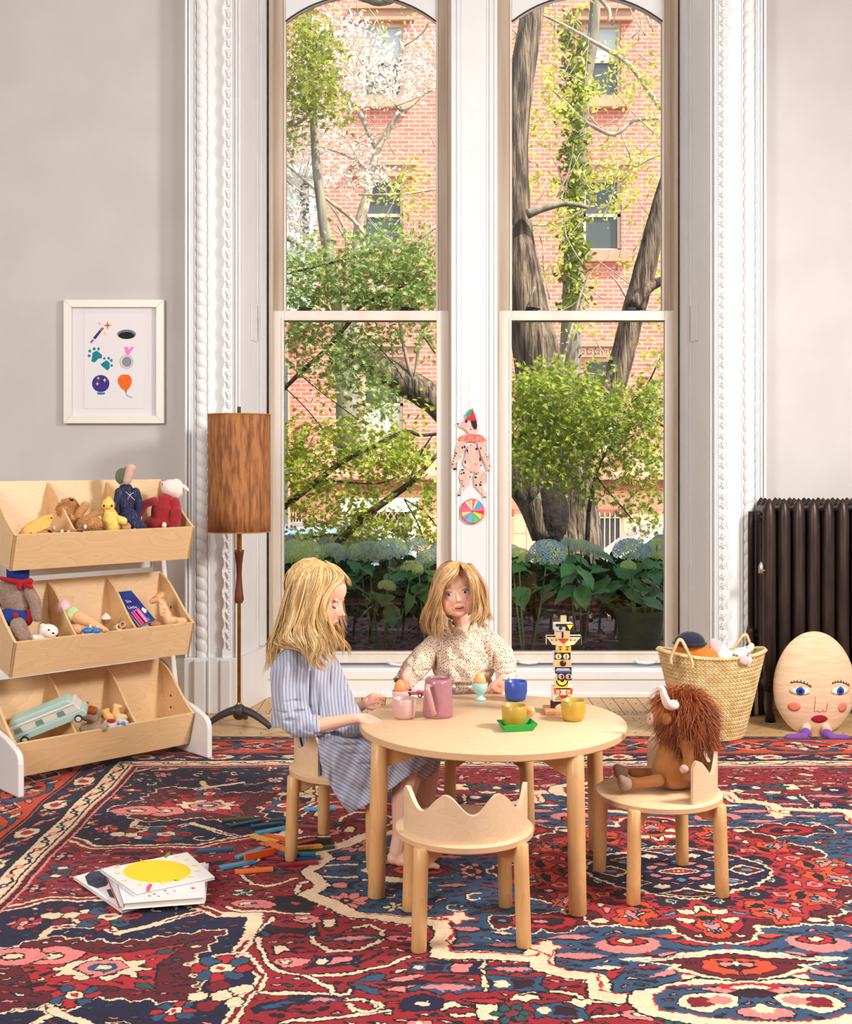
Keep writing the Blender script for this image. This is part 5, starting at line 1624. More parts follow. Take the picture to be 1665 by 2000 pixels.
cloud('foliage', [(590, 60, 50, 50, 11.6, .4, 240), (610, 100, 60, 60, 11.6, .4, 300), (600, 150, 60, 60, 11.6, .4, 300), (640, 120, 40, 60, 11.6, .4, 140), (610, 190, 50, 50, 11.6, .4, 240), (570, 200, 30, 60, 11.6, .4, 120), (570, 270, 26, 40, 11.6, .4, 70), (640, 200, 60, 40, 11.6, .4, 110), (660, 215, 40, 40, 11.6, .4, 40)], STAR5, GRN, GT, .8, .05)
# japanese maples close to the glass
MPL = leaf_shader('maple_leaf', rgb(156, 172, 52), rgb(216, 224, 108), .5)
MPL2 = leaf_shader('maple_leaf_shade_tone', rgb(142, 170, 84), rgb(198, 212, 138), .5)  # leaf copy with shade and window haze worked into its colour
M1 = thing('maple_tree', 'japanese maple with dark slanting branches and yellow green leaves outside the left window', 'tree', (0, 0, 0))
mb = MB()
for pl in ([(540, 1000, 13), (575, 975, 12), (625, 935, 12), (680, 895, 11), (730, 872, 9), (790, 843, 8), (820, 850, 7), (860, 847, 6)],
           [(620, 1110, 18), (660, 1062, 16), (705, 1015, 15), (745, 985, 14), (800, 945, 12), (830, 915, 9), (870, 870, 7)],
           [(625, 937, 4), (680, 942, 4), (740, 944, 3), (780, 930, 3)], [(545, 770, 8), (590, 725, 9), (630, 690, 9), (660, 655, 10), (685, 625, 10)],
           [(790, 975, 3), (815, 1020, 3), (830, 1060, 3)], [(790, 975, 3), (830, 1000, 3), (855, 1030, 3)], [(800, 940, 4), (820, 890, 4), (845, 850, 3)], [(560, 1060, 4), (620, 1048, 5), (660, 1045, 4)],
           [(556, 705, 2), (620, 760, 2), (700, 820, 2)], [(560, 760, 2), (600, 800, 2), (640, 850, 2)], [(700, 640, 2), (760, 700, 2), (800, 760, 2)], [(830, 660, 3), (850, 690, 3)], [(690, 610, 5), (720, 590, 6), (760, 570, 5), (800, 555, 3)], [(690, 610, 4), (740, 600, 3), (790, 570, 3)], [(540, 540, 5), (620, 520, 5), (700, 500, 4), (740, 490, 3)]):
 px_tube(mb, pl, 9.3, 8, 4)
px_tube(mb, [(620, 1110, 18), (612, 1180, 20), (608, 1240, 24)], 9.3, 8)
mb.build('branch', DTWIG, M1, smooth=True)
bl1 = []
for (x, y, rx, ry, n) in [(590, 520, 60, 50, 260), (640, 560, 70, 60, 330), (700, 520, 90, 60, 420), (760, 500, 90, 60, 420), (800, 540, 80, 60, 420), (830, 500, 50, 60, 200), (820, 580, 60, 40, 420), (760, 590, 70, 30, 260), (590, 590, 60, 50, 260), (700, 570, 60, 50, 260),
                          (580, 650, 50, 50, 200), (640, 660, 60, 60, 260), (600, 700, 50, 60, 130), (660, 720, 40, 60, 170), (700, 690, 60, 50, 160), (720, 740, 50, 60, 200), (740, 790, 50, 50, 180), (730, 660, 60, 30, 120), (790, 640, 50, 30, 70), (840, 650, 30, 60, 110), (650, 770, 30, 60, 60),
                          (580, 870, 50, 60, 330), (600, 910, 60, 50, 280), (570, 940, 40, 50, 170), (660, 880, 40, 60, 110), (700, 870, 50, 50, 160), (760, 870, 60, 50, 230), (800, 900, 60, 50, 280), (740, 910, 60, 30, 190), (720, 960, 70, 40, 160), (790, 880, 40, 40, 100), (640, 960, 70, 50, 180), (600, 1000, 60, 50, 150), (620, 1040, 60, 40, 120),
                          (700, 1030, 70, 40, 200), (760, 1040, 70, 40, 240), (820, 1010, 50, 50, 130), (840, 960, 30, 60, 80), (700, 1000, 50, 40, 120), (680, 830, 40, 30, 60), (840, 1060, 40, 40, 100), (640, 840, 30, 30, 60), (820, 800, 20, 40, 20)]:
 bl1.append((x, y, rx, ry, 9.3, .35, n))
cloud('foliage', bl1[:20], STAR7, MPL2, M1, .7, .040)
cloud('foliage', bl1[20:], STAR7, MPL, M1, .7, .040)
M2 = thing('maple_tree', 'bright japanese maple spreading in front of the massive trunk outside the right window', 'tree', (0, 0, 0))
mb = MB()
for pl in ([(985, 870, 8), (1020, 850, 8), (1060, 830, 6), (1100, 822, 4)], [(1330, 850, 5), (1270, 820, 4), (1220, 812, 4), (1180, 805, 3)], [(1155, 915, 4), (1180, 950, 3), (1215, 990, 3), (1240, 1020, 2)], [(1110, 850, 3), (1135, 880, 3)], [(1290, 700, 3), (1260, 760, 3), (1230, 790, 2)], [(1300, 780, 3), (1250, 775, 3), (1200, 770, 2)], [(1150, 1000, 8), (1160, 950, 8), (1180, 890, 6), (1240, 850, 4)]):
 px_tube(mb, pl, 9.2, 8, 4)
px_tube(mb, [(1150, 1000, 8), (1146, 1100, 12), (1142, 1240, 16)], 9.2, 8)
mb.build('branch', DTWIG, M2, smooth=True)
bl2 = []
for (x, y, rx, ry, n) in [(1020, 760, 40, 40, 260), (1060, 740, 50, 40, 330), (1030, 800, 60, 50, 460), (1090, 780, 70, 60, 560), (1140, 770, 60, 60, 500), (1060, 840, 70, 60, 600), (1120, 840, 70, 60, 560), (1180, 820, 70, 60, 460), (1230, 800, 60, 50, 330), (1270, 800, 40, 50, 240), (1260, 760, 40, 30, 130),
                          (1020, 880, 50, 50, 330), (1070, 900, 60, 50, 330), (1130, 900, 60, 50, 260), (1030, 920, 50, 40, 230), (1200, 870, 60, 50, 280), (1250, 870, 60, 50, 260), (1280, 900, 30, 60, 140), (1100, 940, 50, 30, 120), (1150, 960, 50, 30, 90), (1220, 930, 60, 50, 170), (1250, 980, 40, 50, 110), (1280, 1010, 30, 60, 80), (1210, 990, 40, 30, 40), (1240, 1040, 20, 30, 24), (1000, 850, 20, 60, 100), (1290, 720, 20, 60, 50)]:
 bl2.append((x, y, rx, ry, 9.2, .35, n))
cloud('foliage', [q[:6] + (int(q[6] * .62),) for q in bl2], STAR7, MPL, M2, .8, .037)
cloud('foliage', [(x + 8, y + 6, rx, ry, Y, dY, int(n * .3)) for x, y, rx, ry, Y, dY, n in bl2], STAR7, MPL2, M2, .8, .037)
# ---------------- hydrangeas on the window bed ----------------
HLM = mat('hydrangea_leaf', rgb(58, 112, 50), .35, rgb(92, 150, 72), 14, stretch=(1, 5, 1), bump=.5, bscale=40, bdist=.004)
def big_leaf():
 mb = MB(); n = 7
 vs = []; fs = []
 for i in range(n + 1):
  t = i / n
  w = .40 * math.sin(PI * min(1, t * 1.02) ** .8) * (1 - .25 * t) + .002
  y = t * 1.0
  z = -.32 * t * t
  vs += [(-w, y, z + .07 + .02 * math.cos(i * 3)), (0, y, z), (w, y, z + .07 + .02 * math.cos(i * 3))]
 for i in range(n):
  a = 3 * i
  fs += [(a, a + 1, a + 4, a + 3), (a + 1, a + 2, a + 5, a + 4)]
 mb.add(vs, fs)
 return mb.mesh('leaf', HLM, True)
BIGLEAF = big_leaf()
def flower_head(name, cs):
 mb = MB()
 for k in range(110):
  z = 1 - 1.35 * (k + .5) / 110; a = k * 2.39996
  r_ = math.sqrt(max(0, 1 - z * z))
  c = Vector((r_ * math.cos(a), r_ * math.sin(a), z * .72))
  n = c.normalized(); t = n.orthogonal().normalized(); b_ = n.cross(t)
  mb.mi = rb.randrange(len(cs))
  th = rb.uniform(0, 1.5)
  for q in range(4):
   d = t * math.cos(th + q * PI / 2) + b_ * math.sin(th + q * PI / 2); e = n.cross(d)
   s_ = .155
   mb.add([c, c + d * s_ * .7 + e * s_ * .45 + n * .03, c + d * s_ * 1.1 + n * .02, c + d * s_ * .7 - e * s_ * .45 + n * .03], [(0, 1, 2, 3)])
 return mb.mesh(name, cs, False, fix=False)
HG = leaf_shader('floret_green', rgb(208, 222, 150), rgb(234, 242, 194), .35); HB = leaf_shader('floret_blue', rgb(158, 192, 214), rgb(202, 222, 224), .35); HY = leaf_shader('floret_lime', rgb(200, 216, 108), rgb(224, 234, 146), .35)
FH = {'b': flower_head('flower_head', [HB, HB, HG]), 'g': flower_head('flower_head', [HG, HG, HB]), 'y': flower_head('flower_head', [HY, HG])}
def hydrangea(label, heads, leaves, pot=None, Y=8.0):
 cxp = sum(h[0] for h in heads) / len(heads)
 base = Vector(((cxp - 832.5) * Y / F, Y, -.02))
 t = thing('hydrangea', label, 'plant', base)
 st = MB()
 for (x, y, r_, c, dy) in heads:
  p = at(x, y, Y + dy) - base
  rr = r_ * Y / F
  link('flower_head', FH[c], t, p, (rb.uniform(-.2, .2), rb.uniform(-.2, .2), rb.uniform(0, 6)), (rr, rr, rr))
  st.tube([(p.x * .2, p.y * .3, 0), (p.x * .7, p.y * .7, p.z * .55), (p.x, p.y, p.z)], [.008, .007, .005], 6)
 st.build('stem', mat('green_stem', rgb(96, 128, 62), .6), t, smooth=True)
 for (x, y, L, a, dy, tilt) in leaves:
  p = at(x, y, Y + dy) - base
  s_ = L * Y / F
  link('leaf', BIGLEAF, t, p, (R(tilt), R(rb.uniform(-18, 18)), R(a)), (s_, s_, s_))
 if pot:
  q = MB()
  px_, wtop, pyt = pot
  p = at(px_, pyt, Y) - base; r_ = wtop / 2 * Y / F
  h = p.z
  q.lathe([(.0001, 0), (r_ * .74, 0), (r_ * .96, h - .03), (r_ * 1.02, h - .03), (r_ * 1.02, h), (r_ * .93, h), (r_ * .90, h - .04), (.0001, h - .05)], 32, cx=p.x)
  for k in range(5): q.lathe([(r_ * (.80 + .03 * k), h * (.25 + .13 * k)), (r_ * (.815 + .03 * k), h * (.25 + .13 * k) + .006), (r_ * (.80 + .03 * k), h * (.25 + .13 * k) + .012)], 32, cx=p.x, caps=False)
  q.build('pot', mat('green_pot', rgb(74, 84, 60), .7, rgb(60, 66, 50), 10), t, auto=40)
 return t
def rl(n, x0, x1, y0, y1, L0=34, L1=62):
 out = []
 for _ in range(n):
  x, y = rb.uniform(x0, x1), rb.uniform(y0, y1)
  out.append((x, y, rb.uniform(L0, L1), rb.uniform(90, 270) if rb.random() < .75 else rb.uniform(0, 360), rb.uniform(-.25, .3), rb.uniform(-28, 8)))
 return out
hydrangea('hydrangea with a big blue flower head at the left of the right window', [(1070, 1082, 36, 'b', -.1), (1014, 1088, 24, 'y', .0), (1000, 1075, 16, 'g', .2)], rl(20, 1000, 1105, 1085, 1160))
hydrangea('hydrangea with pale green heads and broad veined leaves in the middle of the right window', [(1135, 1070, 22, 'g', 0), (1160, 1078, 20, 'g', .1), (1110, 1062, 16, 'g', .2)], [(1120, 1105, 46, 150, -.3, -12), (1128, 1110, 60, 220, -.35, -25), (1135, 1108, 58, 120, -.3, -25), (1132, 1142, 50, 190, -.3, -60), (1136, 1145, 44, 165, -.3, -62)] + rl(18, 1095, 1200, 1080, 1150))
hydrangea('potted hydrangea with blue green heads at the right end of the right window', [(1232, 1078, 34, 'b', 0), (1228, 1106, 15, 'y', -.2), (1284, 1062, 14, 'y', .0), (1284, 1085, 12, 'y', 0), (1262, 1075, 18, 'b', .1)], rl(30, 1185, 1300, 1085, 1175), pot=(1250, 96, 1192), Y=7.9)
hydrangea('hydrangea with wide lime lacecap heads in the middle of the left window', [(720, 1082, 34, 'g', 0), (762, 1078, 36, 'g', .1), (700, 1078, 22, 'y', .2), (805, 1112, 22, 'y', -.2), (756, 1146, 17, 'y', -.3)], [(660, 1120, 44, 300, -.2, 20), (664, 1124, 36, 240, -.2, 15), (740, 1180, 46, 110, -.3, -20), (752, 1172, 40, 250, -.3, -30), (764, 1180, 46, 185, -.3, -60), (812, 1165, 40, 120, -.3, -50)] + rl(22, 690, 850, 1095, 1165))
hydrangea('hydrangea with loose lime heads behind the blonde girl at the left window', [(600, 1082, 34, 'y', 0), (570, 1092, 22, 'y', .1), (650, 1078, 24, 'g', .1), (575, 1068, 20, 'y', .3)], rl(20, 556, 690, 1095, 1170))
hydrangea('hydrangea with blue green heads beside the window mullion', [(838, 1092, 26, 'g', 0), (862, 1078, 22, 'b', .1), (815, 1066, 22, 'g', .3)], rl(14, 800, 868, 1095, 1160))
# low dark hedge behind the hydrangeas
HE = thing('low_hedge', 'low dark evergreen hedge behind the hydrangeas, closing the garden bed', 'hedge', (0, 0, 0))
DKL = leaf_shader('dark_evergreen_leaf', rgb(28, 52, 34), rgb(52, 84, 48), .2)
cloud('foliage', [(x, y, 40, 22, 9.0, .16, 60) for x in range(520, 1340, 22) for y in (1118, 1148, 1180)], OVAL, DKL, HE, 1.0, .05)
mb = MB()
for k in range(26):
 x = at(530 + 32 * k, 1150, 9.0).x; mb.tube([(x, 9.0, -.02), (x + .02, 9.02, .25), (x - .01, 9.0, .48)], [.012, .009, .004], 5)
mb.build('stems', DTWIG, HE)
# ---------------- children ----------------
SKIN = attr_mat('child_skin', .55, bump=.04, bscale=300, sss=.12, spec=.4)
EYEW = mat('eye_white', rgb(236, 232, 230), .15)
IRIS = mat('iris_grey_blue', rgb(84, 104, 116), .15, rgb(60, 80, 96), 300)
PUP = mat('pupil_black', rgb(8, 8, 10), .08)
LASH = mat('lash_brown', rgb(92, 62, 44), .7)
BROW = mat('eyebrow_fair', rgb(210, 160, 122), .9)
MOUTH = mat('mouth_dark', rgb(84, 26, 26), .5)
TEETH = mat('teeth', rgb(240, 232, 222), .25)
def head_matrix(c, yaw, pitch, roll, s):
 return Matrix.Translation(c) @ Matrix.Rotation(R(yaw), 4, 'Z') @ Matrix.Rotation(R(pitch), 4, 'Y') @ Matrix.Rotation(R(roll), 4, 'X') @ Matrix.Scale(s, 4)
def add_head(mb, M, baby=0.0):
 mb.T = M
 k = baby
 mb.ell((-.012, 0, .035), (.092, .078, .082), 28, 18)
 mb.ell((.034, 0, .040), (.050, .058, .050), 20, 14)
 mb.ell((.020, 0, -.020), (.066, .060 + .006 * k, .068), 26, 18)
 for s_ in (-1, 1):
  mb.ell((.044 + .001 * k, s_ * (.033 + .006 * k), -.038), (.032, .028 + .004 * k, .031 + .003 * k), 20, 14)
  mb.ell((.012, s_ * .042, -.050), (.040, .018 + .004 * k, .026), 14, 10)
  if k: mb.ell((.034, s_ * .030 * k, -.060), (.034 * k, .026 * k, .022 * k), 16, 10)
  mb.ell((-.010, s_ * .076, -.010), (.015, .007, .024), 14, 10, rotm(0, -12, s_ * 18))
  mb.ell((-.012, s_ * .080, -.002), (.013, .006, .013), 12, 8)
  mb.ell((.0845 + .002 * (1 - k), s_ * .0078, -.0285), (.0062, .0056, .0052), 10, 8)
  mb.ell((.0695, s_ * .027, .0165), (.0085, .018, .0055), 12, 8)
 mb.ell((.060, 0, -.076), (.018, .022, .014), 16, 10)
 mb.ell((.040, 0, -.070), (.032, .036, .022), 16, 10)
 mb.cap((.076, 0, .006), (.087, 0, -.018), .0062, .0076)
 mb.ell((.0905 + .004 * (1 - k), 0, -.0245), (.0088, .0088, .0078), 14, 10)
 mb.ell((.066, 0, -.052), (.0175, .027, .018), 18, 12)
 mb.T = None
def head_sculpt(M, op=.004, wide=.017):
 s = M.to_scale()[0]
 Q = M.to_3x3()
 def fn(co):
  for s_ in (-1, 1):
   co = brush(co, M @ Vector((.076, s_ * .0295, -.001)), (.020 * s,) * 3, Q @ Vector((-.0058, 0, 0)))
   co = brush(co, M @ Vector((.082, s_ * .0125, -.002)), (.009 * s,) * 3, Q @ Vector((-.003, 0, 0)))
   co = brush(co, M @ Vector((.088, s_ * .0046, -.0335)), (.0042 * s,) * 3, Q @ Vector((-.003, 0, .003)))
  co = brush(co, M @ Vector((.083, 0, -.0425)), (.006 * s,) * 3, Q @ Vector((-.0018, 0, 0)))
  co = brush(co, M @ Vector((.078, 0, -.0690)), (.014 * s,) * 3, Q @ Vector((-.0035, 0, 0)))
  # mouth slit
  Mi = M.inverted(); A = np.array(Mi)
  h = co @ A[:3, :3].T + A[:3, 3]
  d = ((h[:, 1]) / wide) ** 2 + ((h[:, 2] + .0560) / (op * 1.25 + .0006)) ** 2
  w = np.clip(1 - d, 0, 1) ** .5 * (h[:, 0] > .05)
  co = co + w[:, None] * np.array(Q @ Vector((-.010, 0, 0)))
  return co
 return fn
def skin_paint(M, tone, hands=()):
 Mi = np.array(M.inverted())
 base = np.array(tone[:3])
 lip = np.array(rgb(206, 98, 92)[:3]); blush = np.array(rgb(232, 138, 116)[:3]); red = np.array(rgb(222, 128, 108)[:3])
 def fn(co):
  h = co @ Mi[:3, :3].T + Mi[:3, 3]
  col = np.tile(base, (len(co), 1))
  def mix(c, r, target, k):
   nonlocal col
   d = np.linalg.norm((h - np.array(c)) / np.array(r), axis=1)
   w = (np.clip(1 - d * d, 0, 1) ** 1.0)[:, None] * k
   col = col * (1 - w) + target * w
  for s_ in (-1, 1):
   mix((.062, s_ * .042, -.032), (.04, .034, .030), blush, .6)
   mix((.080, s_ * .030, .010), (.02, .022, .010), red, .25)
   mix((-.01, s_ * .078, -.01), (.02, .014, .03), red, .5)
   mix((.092, s_ * .0055, -.038), (.006, .0045, .004), np.array(rgb(168, 78, 66)[:3]), .8)
  mix((.098, 0, -.030), (.012, .012, .010), blush, .4)
  mix((.060, 0, -.085), (.02, .02, .014), blush, .3)
  for (c, r) in hands:
   d = np.linalg.norm((co - np.array(c)) / r, axis=1)
   w = (np.clip(1 - d * d, 0, 1))[:, None] * .5
   col = col * (1 - w) + blush * w
  return col
 return fn
def eyes(M, parent, look=(0, 0), closed=False, up_=.42, dn_=-.50, er=.0125):
 for s_ in (-1, 1):
  c0 = Vector((.0612 - (er - .0125) * .8, s_ * .0293, -.0008))
  e = MB(); e.T = M
  if not closed:
   e.ell(c0, er, 24, 16); eo = e.build('eye', EYEW, parent, smooth=True)
   d = Vector((1, look[0] + s_ * .10, look[1])).normalized()
   up = Vector((0, 0, 1)); sd = d.cross(up).normalized(); up = sd.cross(d)
   rotb = Matrix((d, -sd, up)).transposed()
   i_ = MB(); i_.T = M; i_.ell(c0 + d * er * .59, (er * .45, er * .56, er * .56), 20, 12, rotb); i_.build('iris', IRIS, eo, smooth=True)
   i_ = MB(); i_.T = M; i_.ell(c0 + d * er * .872, (er * .19, er * .27, er * .27), 16, 10, rotb); i_.build('pupil', PUP, eo, smooth=True)
   i_ = MB(); i_.T = M; i_.ell(c0 + d * er * 1.035 + up * er * .2 - sd * er * .18, .0009, 8, 6); i_.build('glint', TEETH, eo, smooth=True)  # white bead modelled as the eye's highlight
  def P(a, el, r_):
   return (c0.x + r_ * math.cos(a) * math.cos(el), c0.y + r_ * math.sin(a), c0.z + r_ * math.cos(a) * math.sin(el))
  l = MB(); l.T = M
  lo = -.48 if closed else up_
  rr = er + .0009
  l.grid(lambda u, v: P(-1.5 + 3.0 * u, lo + (1.5 - lo) * v, rr + .0005 * math.sin(v * PI)), 18, 9)
  if not closed: l.grid(lambda u, v: P(-1.5 + 3.0 * u, -1.4 + (dn_ + 1.4) * v, rr), 18, 6)
  l.build('eyelid', SKINL, parent, smooth=True).modifiers.new('S', 'SOLIDIFY').thickness = .0006
  a = MB(); a.T = M
  pts = [P(-1.25 + 2.5 * k / 12, lo - .02, rr + .0006) for k in range(13)]
  a.tube(pts, [.0003] + [.0009] * 11 + [.0003], 6)
  for k in range(9):
   an = -1.1 + 2.2 * k / 8
   p = Vector(P(an, lo, rr + .0004)); q = Vector(P(an * 1.15, lo + (-.10 if closed else .16), rr + .0048))
   a.tube([p, q], [.00035, .0001], 4)
  a.build('lashes', LASH, parent, smooth=True)
  b_ = MB(); b_.T = M
  pts = [(.0785, s_ * .014, .0205), (.0768, s_ * .022, .0226), (.0722, s_ * .032, .0224), (.0650, s_ * .042, .0180)]
  b_.tube(spline(pts, 10), [.0006] + [.0012] * 8 + [.0005], 6, flat=.6); b_.build('eyebrow', BROW, parent, smooth=True)
SKINL = mat('eyelid_skin', rgb(234, 180, 154), .45, sss=.08)
LIPM = mat('lip_pink', rgb(214, 116, 106), .35, sss=.1)
def lips(M, parent, op=.004, wide=.017):
 m_ = MB(); m_.T = M
 if op:
  m_.ell((.0735, 0, -.0562), (.0070, wide * 1.02, op * 1.35 + .001), 20, 12); m_.build('mouth', MOUTH, parent, smooth=True)
  t_ = MB(); t_.T = M; t_.ell((.0775, 0, -.0562 + op * .62), (.0048, wide * .62, op * .50), 14, 8); t_.build('teeth', TEETH, parent, smooth=True)
 def arc(zc, amp, drop, xx):
  return [(xx - 17 * (wide * (t * 2 - 1)) ** 2, wide * (t * 2 - 1), zc + .0026 * (t * 2 - 1) ** 2 + amp * (1 - (t * 2 - 1) ** 2) - drop * math.exp(-((t - .5) * 9) ** 2)) for t in [k / 12 for k in range(13)]]
 u = MB(); u.T = M
 u.tube(arc(-.0560, op + .0008, .0010, .0828), [.0005, .0010, .0015, .0019, .0022, .0024, .0022, .0024, .0022, .0019, .0015, .0010, .0005], 8)
 u.build('upper_lip', LIPM, parent, smooth=True)
 u = MB(); u.T = M
 u.tube(arc(-.0562, -op - .0013, 0, .0815), [.0005, .0012, .0018, .0024, .0028, .0031, .0032, .0031, .0028, .0024, .0018, .0012, .0005], 8)
 u.build('lower_lip', LIPM, parent, smooth=True)
def hand(mb, wrist, fwd, up, side, s=1.0, curl=(.4, .4, .4, .4), splay=1.0, thumb=.5, thumb_out=.8):
 """fwd along the fingers, up = back of the hand, side=+1 thumb on fwd x up side"""
 f = Vector(fwd).normalized(); u = Vector(up); u = (u - f * u.dot(f)).normalized(); r_ = f.cross(u).normalized() * side
 w = Vector(wrist)
 kn = w + f * .050 * s
 mb.cap(w + u * .000, w + f * .018 * s, .0165 * s, .0175 * s)
 for k in range(4):
  o = (1.5 - k) * .0135 * s
  mb.cap(w + f * .012 * s + r_ * o * .6, kn + r_ * o - f * abs(k - 1.2) * .003 * s, .0115 * s, .0088 * s)
 L = [.040, .045, .042, .033]
 for k in range(4):
  o = (1.5 - k)
  p = kn + r_ * o * .0142 * s - f * abs(k - 1.2) * .003 * s
  d = (f + r_ * o * .075 * splay).normalized()
  a = curl[k] * .55
  for j, fr_ in enumerate((.45, .31, .24)):
   ax = d.cross(u).normalized()
   dd = (Matrix.Rotation(-a, 3, ax) @ d).normalized()
   if dd.dot(u) > d.dot(u) + 1e-6: dd = (Matrix.Rotation(a, 3, ax) @ d).normalized()
   d = dd
   q = p + d * L[k] * fr_ * s * 1.05
   ra = (.0068, .0062, .0057, .0050)[j] * s; rb_ = (.0062, .0057, .0050)[j] * s
   mb.cap(p, q, ra, rb_, 10)
   p = q
   a = curl[k] * .8
 # thumb from the side of the palm near its base
 p = w + f * .016 * s + r_ * .016 * s - u * .003 * s
 d = (f * .75 + r_ * thumb_out - u * thumb * .5).normalized()
 q = p + d * .022 * s; mb.cap(p, q, .0105 * s, .0078 * s, 10)
 d = (d + f * .45 - r_ * .35 * thumb).normalized(); q2 = q + d * .018 * s; mb.cap(q, q2, .0078 * s, .0068 * s, 10)
 d = (d + f * .25 - r_ * .2 * thumb).normalized(); q3 = q2 + d * .014 * s; mb.cap(q2, q3, .0066 * s, .0056 * s, 10)
HAIRM = [mat('hair_blonde_%d' % i, c, .34, c2, 60, spec=.6, stretch=(1, 1, .15)) for i, (c, c2) in enumerate([
 (rgb(222, 178, 112), rgb(238, 204, 144)), (rgb(200, 148, 84), rgb(220, 176, 110)), (rgb(240, 214, 156), rgb(248, 228, 180)), (rgb(172, 118, 66), rgb(200, 148, 88))])]
def hair(parent, guides, n, seed, rad=.0011, spread=.004, curl=.0, name='hair', wts=(4, 3, 3, 1.2), mats=None, M=None, clumps=26, hull=None):
 """guides: rows of curves; strands are blended between neighbours, kept outside the skull and gathered in locks"""
 rg = random.Random(seed)
 mb = MB()
 G = [spline(g, 22) for g in guides]
 Mi = M.inverted() if M is not None else None
 CL = [(rg.uniform(0, len(G) - 1.001), Vector((rg.gauss(0, 1), rg.gauss(0, 1), rg.gauss(0, 1))) * spread * 1.3, rg.uniform(0, 6.3), rg.uniform(5.5, 10), rg.uniform(.4, 1.5), rg.uniform(.78, 1.0)) for _ in range(clumps)]
 for k in range(n):
  ci, coff, ph, fq, cam_, cend = CL[k % clumps]
  wid = (len(G) - 1) / clumps * 1.0 + .10
  i0 = min(len(G) - 1.001, max(0, ci + rg.gauss(0, wid)))
  off = Vector((rg.gauss(0, 1), rg.gauss(0, 1), rg.gauss(0, 1))) * spread * .55
  am = curl * cam_
  end = min(1.0, cend * rg.uniform(.94, 1.04))
  P = []
  NP = 20
  for j in range(NP):
   s_ = j / (NP - 1)
   i = i0 + (ci - i0) * (s_ ** 1.5) * .72
   a = int(i); t = i - a
   u = s_ * end * 21
   q = int(min(u, 20)); v = u - q
   p = (G[a][q] * (1 - v) + G[a][q + 1] * v) * (1 - t) + (G[a + 1][q] * (1 - v) + G[a + 1][q + 1] * v) * t
   p = p + coff * s_ + off * (.5 + .5 * s_) + Vector((math.sin(ph + fq * s_), math.cos(ph + fq * s_) * .7, .25 * math.sin(ph * 2 + fq * s_))) * am * s_ ** 1.5
   if Mi is not None:
    h = Mi @ p
    for c, r_ in (hull or HULL):
     d = Vector(((h.x - c[0]) / r_[0], (h.y - c[1]) / r_[1], (h.z - c[2]) / r_[2]))
     L = d.length
     if L < 1.02:
      d = d * ((1.02 + .02 * rg.random()) / max(L, .2))
      h = Vector((c[0] + d.x * r_[0], c[1] + d.y * r_[1], c[2] + d.z * r_[2]))
    p = M @ h
   P.append(p)
  mb.mi = rg.choices(range(4), wts)[0]
  r0 = rad * rg.uniform(.6, 1.3)
  mb.tube(P, [r0 * .7] + [r0 * 1.1] * 4 + [r0] * 10 + [r0 * .8, r0 * .6, r0 * .45, r0 * .3, r0 * .12], 4, caps=False)
 return mb.build(name, mats or HAIRM, parent, smooth=True)
HULL = [((-.026, 0, .036), (.092, .085, .087)), ((.010, 0, .056), (.068, .073, .063))]
def in_crown(co, lim):
 """keep cloth and body inside the chair's curved back"""
 dx_, dy_ = co[:, 0] + .275, co[:, 1] - 4.045
 rr = np.hypot(dx_, dy_)
 an = np.abs((np.degrees(np.arctan2(dy_, dx_)) - 163 + 180) % 360 - 180)
 m = (co[:, 2] < .455) & (co[:, 2] > .20) & (an < 84) & (rr > lim)
 k = np.where(m, lim / np.maximum(rr, 1e-6), 1)
 co = co.copy(); co[:, 0] = -.275 + dx_ * k; co[:, 1] = 4.045 + dy_ * k
 return co
# ======== the elder girl, seated, seen from her right side ========
G1 = thing('person', 'girl with long blonde hair and blue striped dress seated beside the table', 'person', (0, 0, 0))
D1 = 3.97
M1h = head_matrix(at(621, 1170, D1), -14, 14, -3, 1.07)
mb = MB()
add_head(mb, M1h, .4)
hc = at(621, 1170, D1)
neck0 = M1h @ Vector((-.022, 0, -.055)); neck1 = at(606, 1262, 4.0)
mb.cap(neck0, neck1, .036, .040)
sh_n = at(572, 1288, 3.915); sh_f = at(612, 1285, 4.11)
el_n = at(590, 1424, 3.82); wr_n = at(694, 1403, 3.80)
el_f = at(640, 1405, 4.16); wr_f = at(708, 1378, 4.08)
mb.cap(neck1, at(604, 1300, 4.01), .05, .085)
mb.cap(at(604, 1300, 4.01), at(602, 1440, 4.04), .080, .078)
mb.cap(sh_n + Vector((0, .02, 0)), el_n, .028, .026); mb.cap(el_n, wr_n, .0285, .0175)
mb.cap(sh_f, el_f, .036, .028); mb.cap(el_f, wr_f, .0275, .0175)
hand(mb, wr_n, at(745, 1402, 3.83) - wr_n, (0.1, -.1, 1), 1, 1.0, (.30, .28, .30, .35), 1.0, .4, .5)
hand(mb, wr_f, Vector((.85, -.2, .62)), (-.55, -.45, .75), 1, .98, (.85, .8, .9, .95), 1.0, .9, .7)
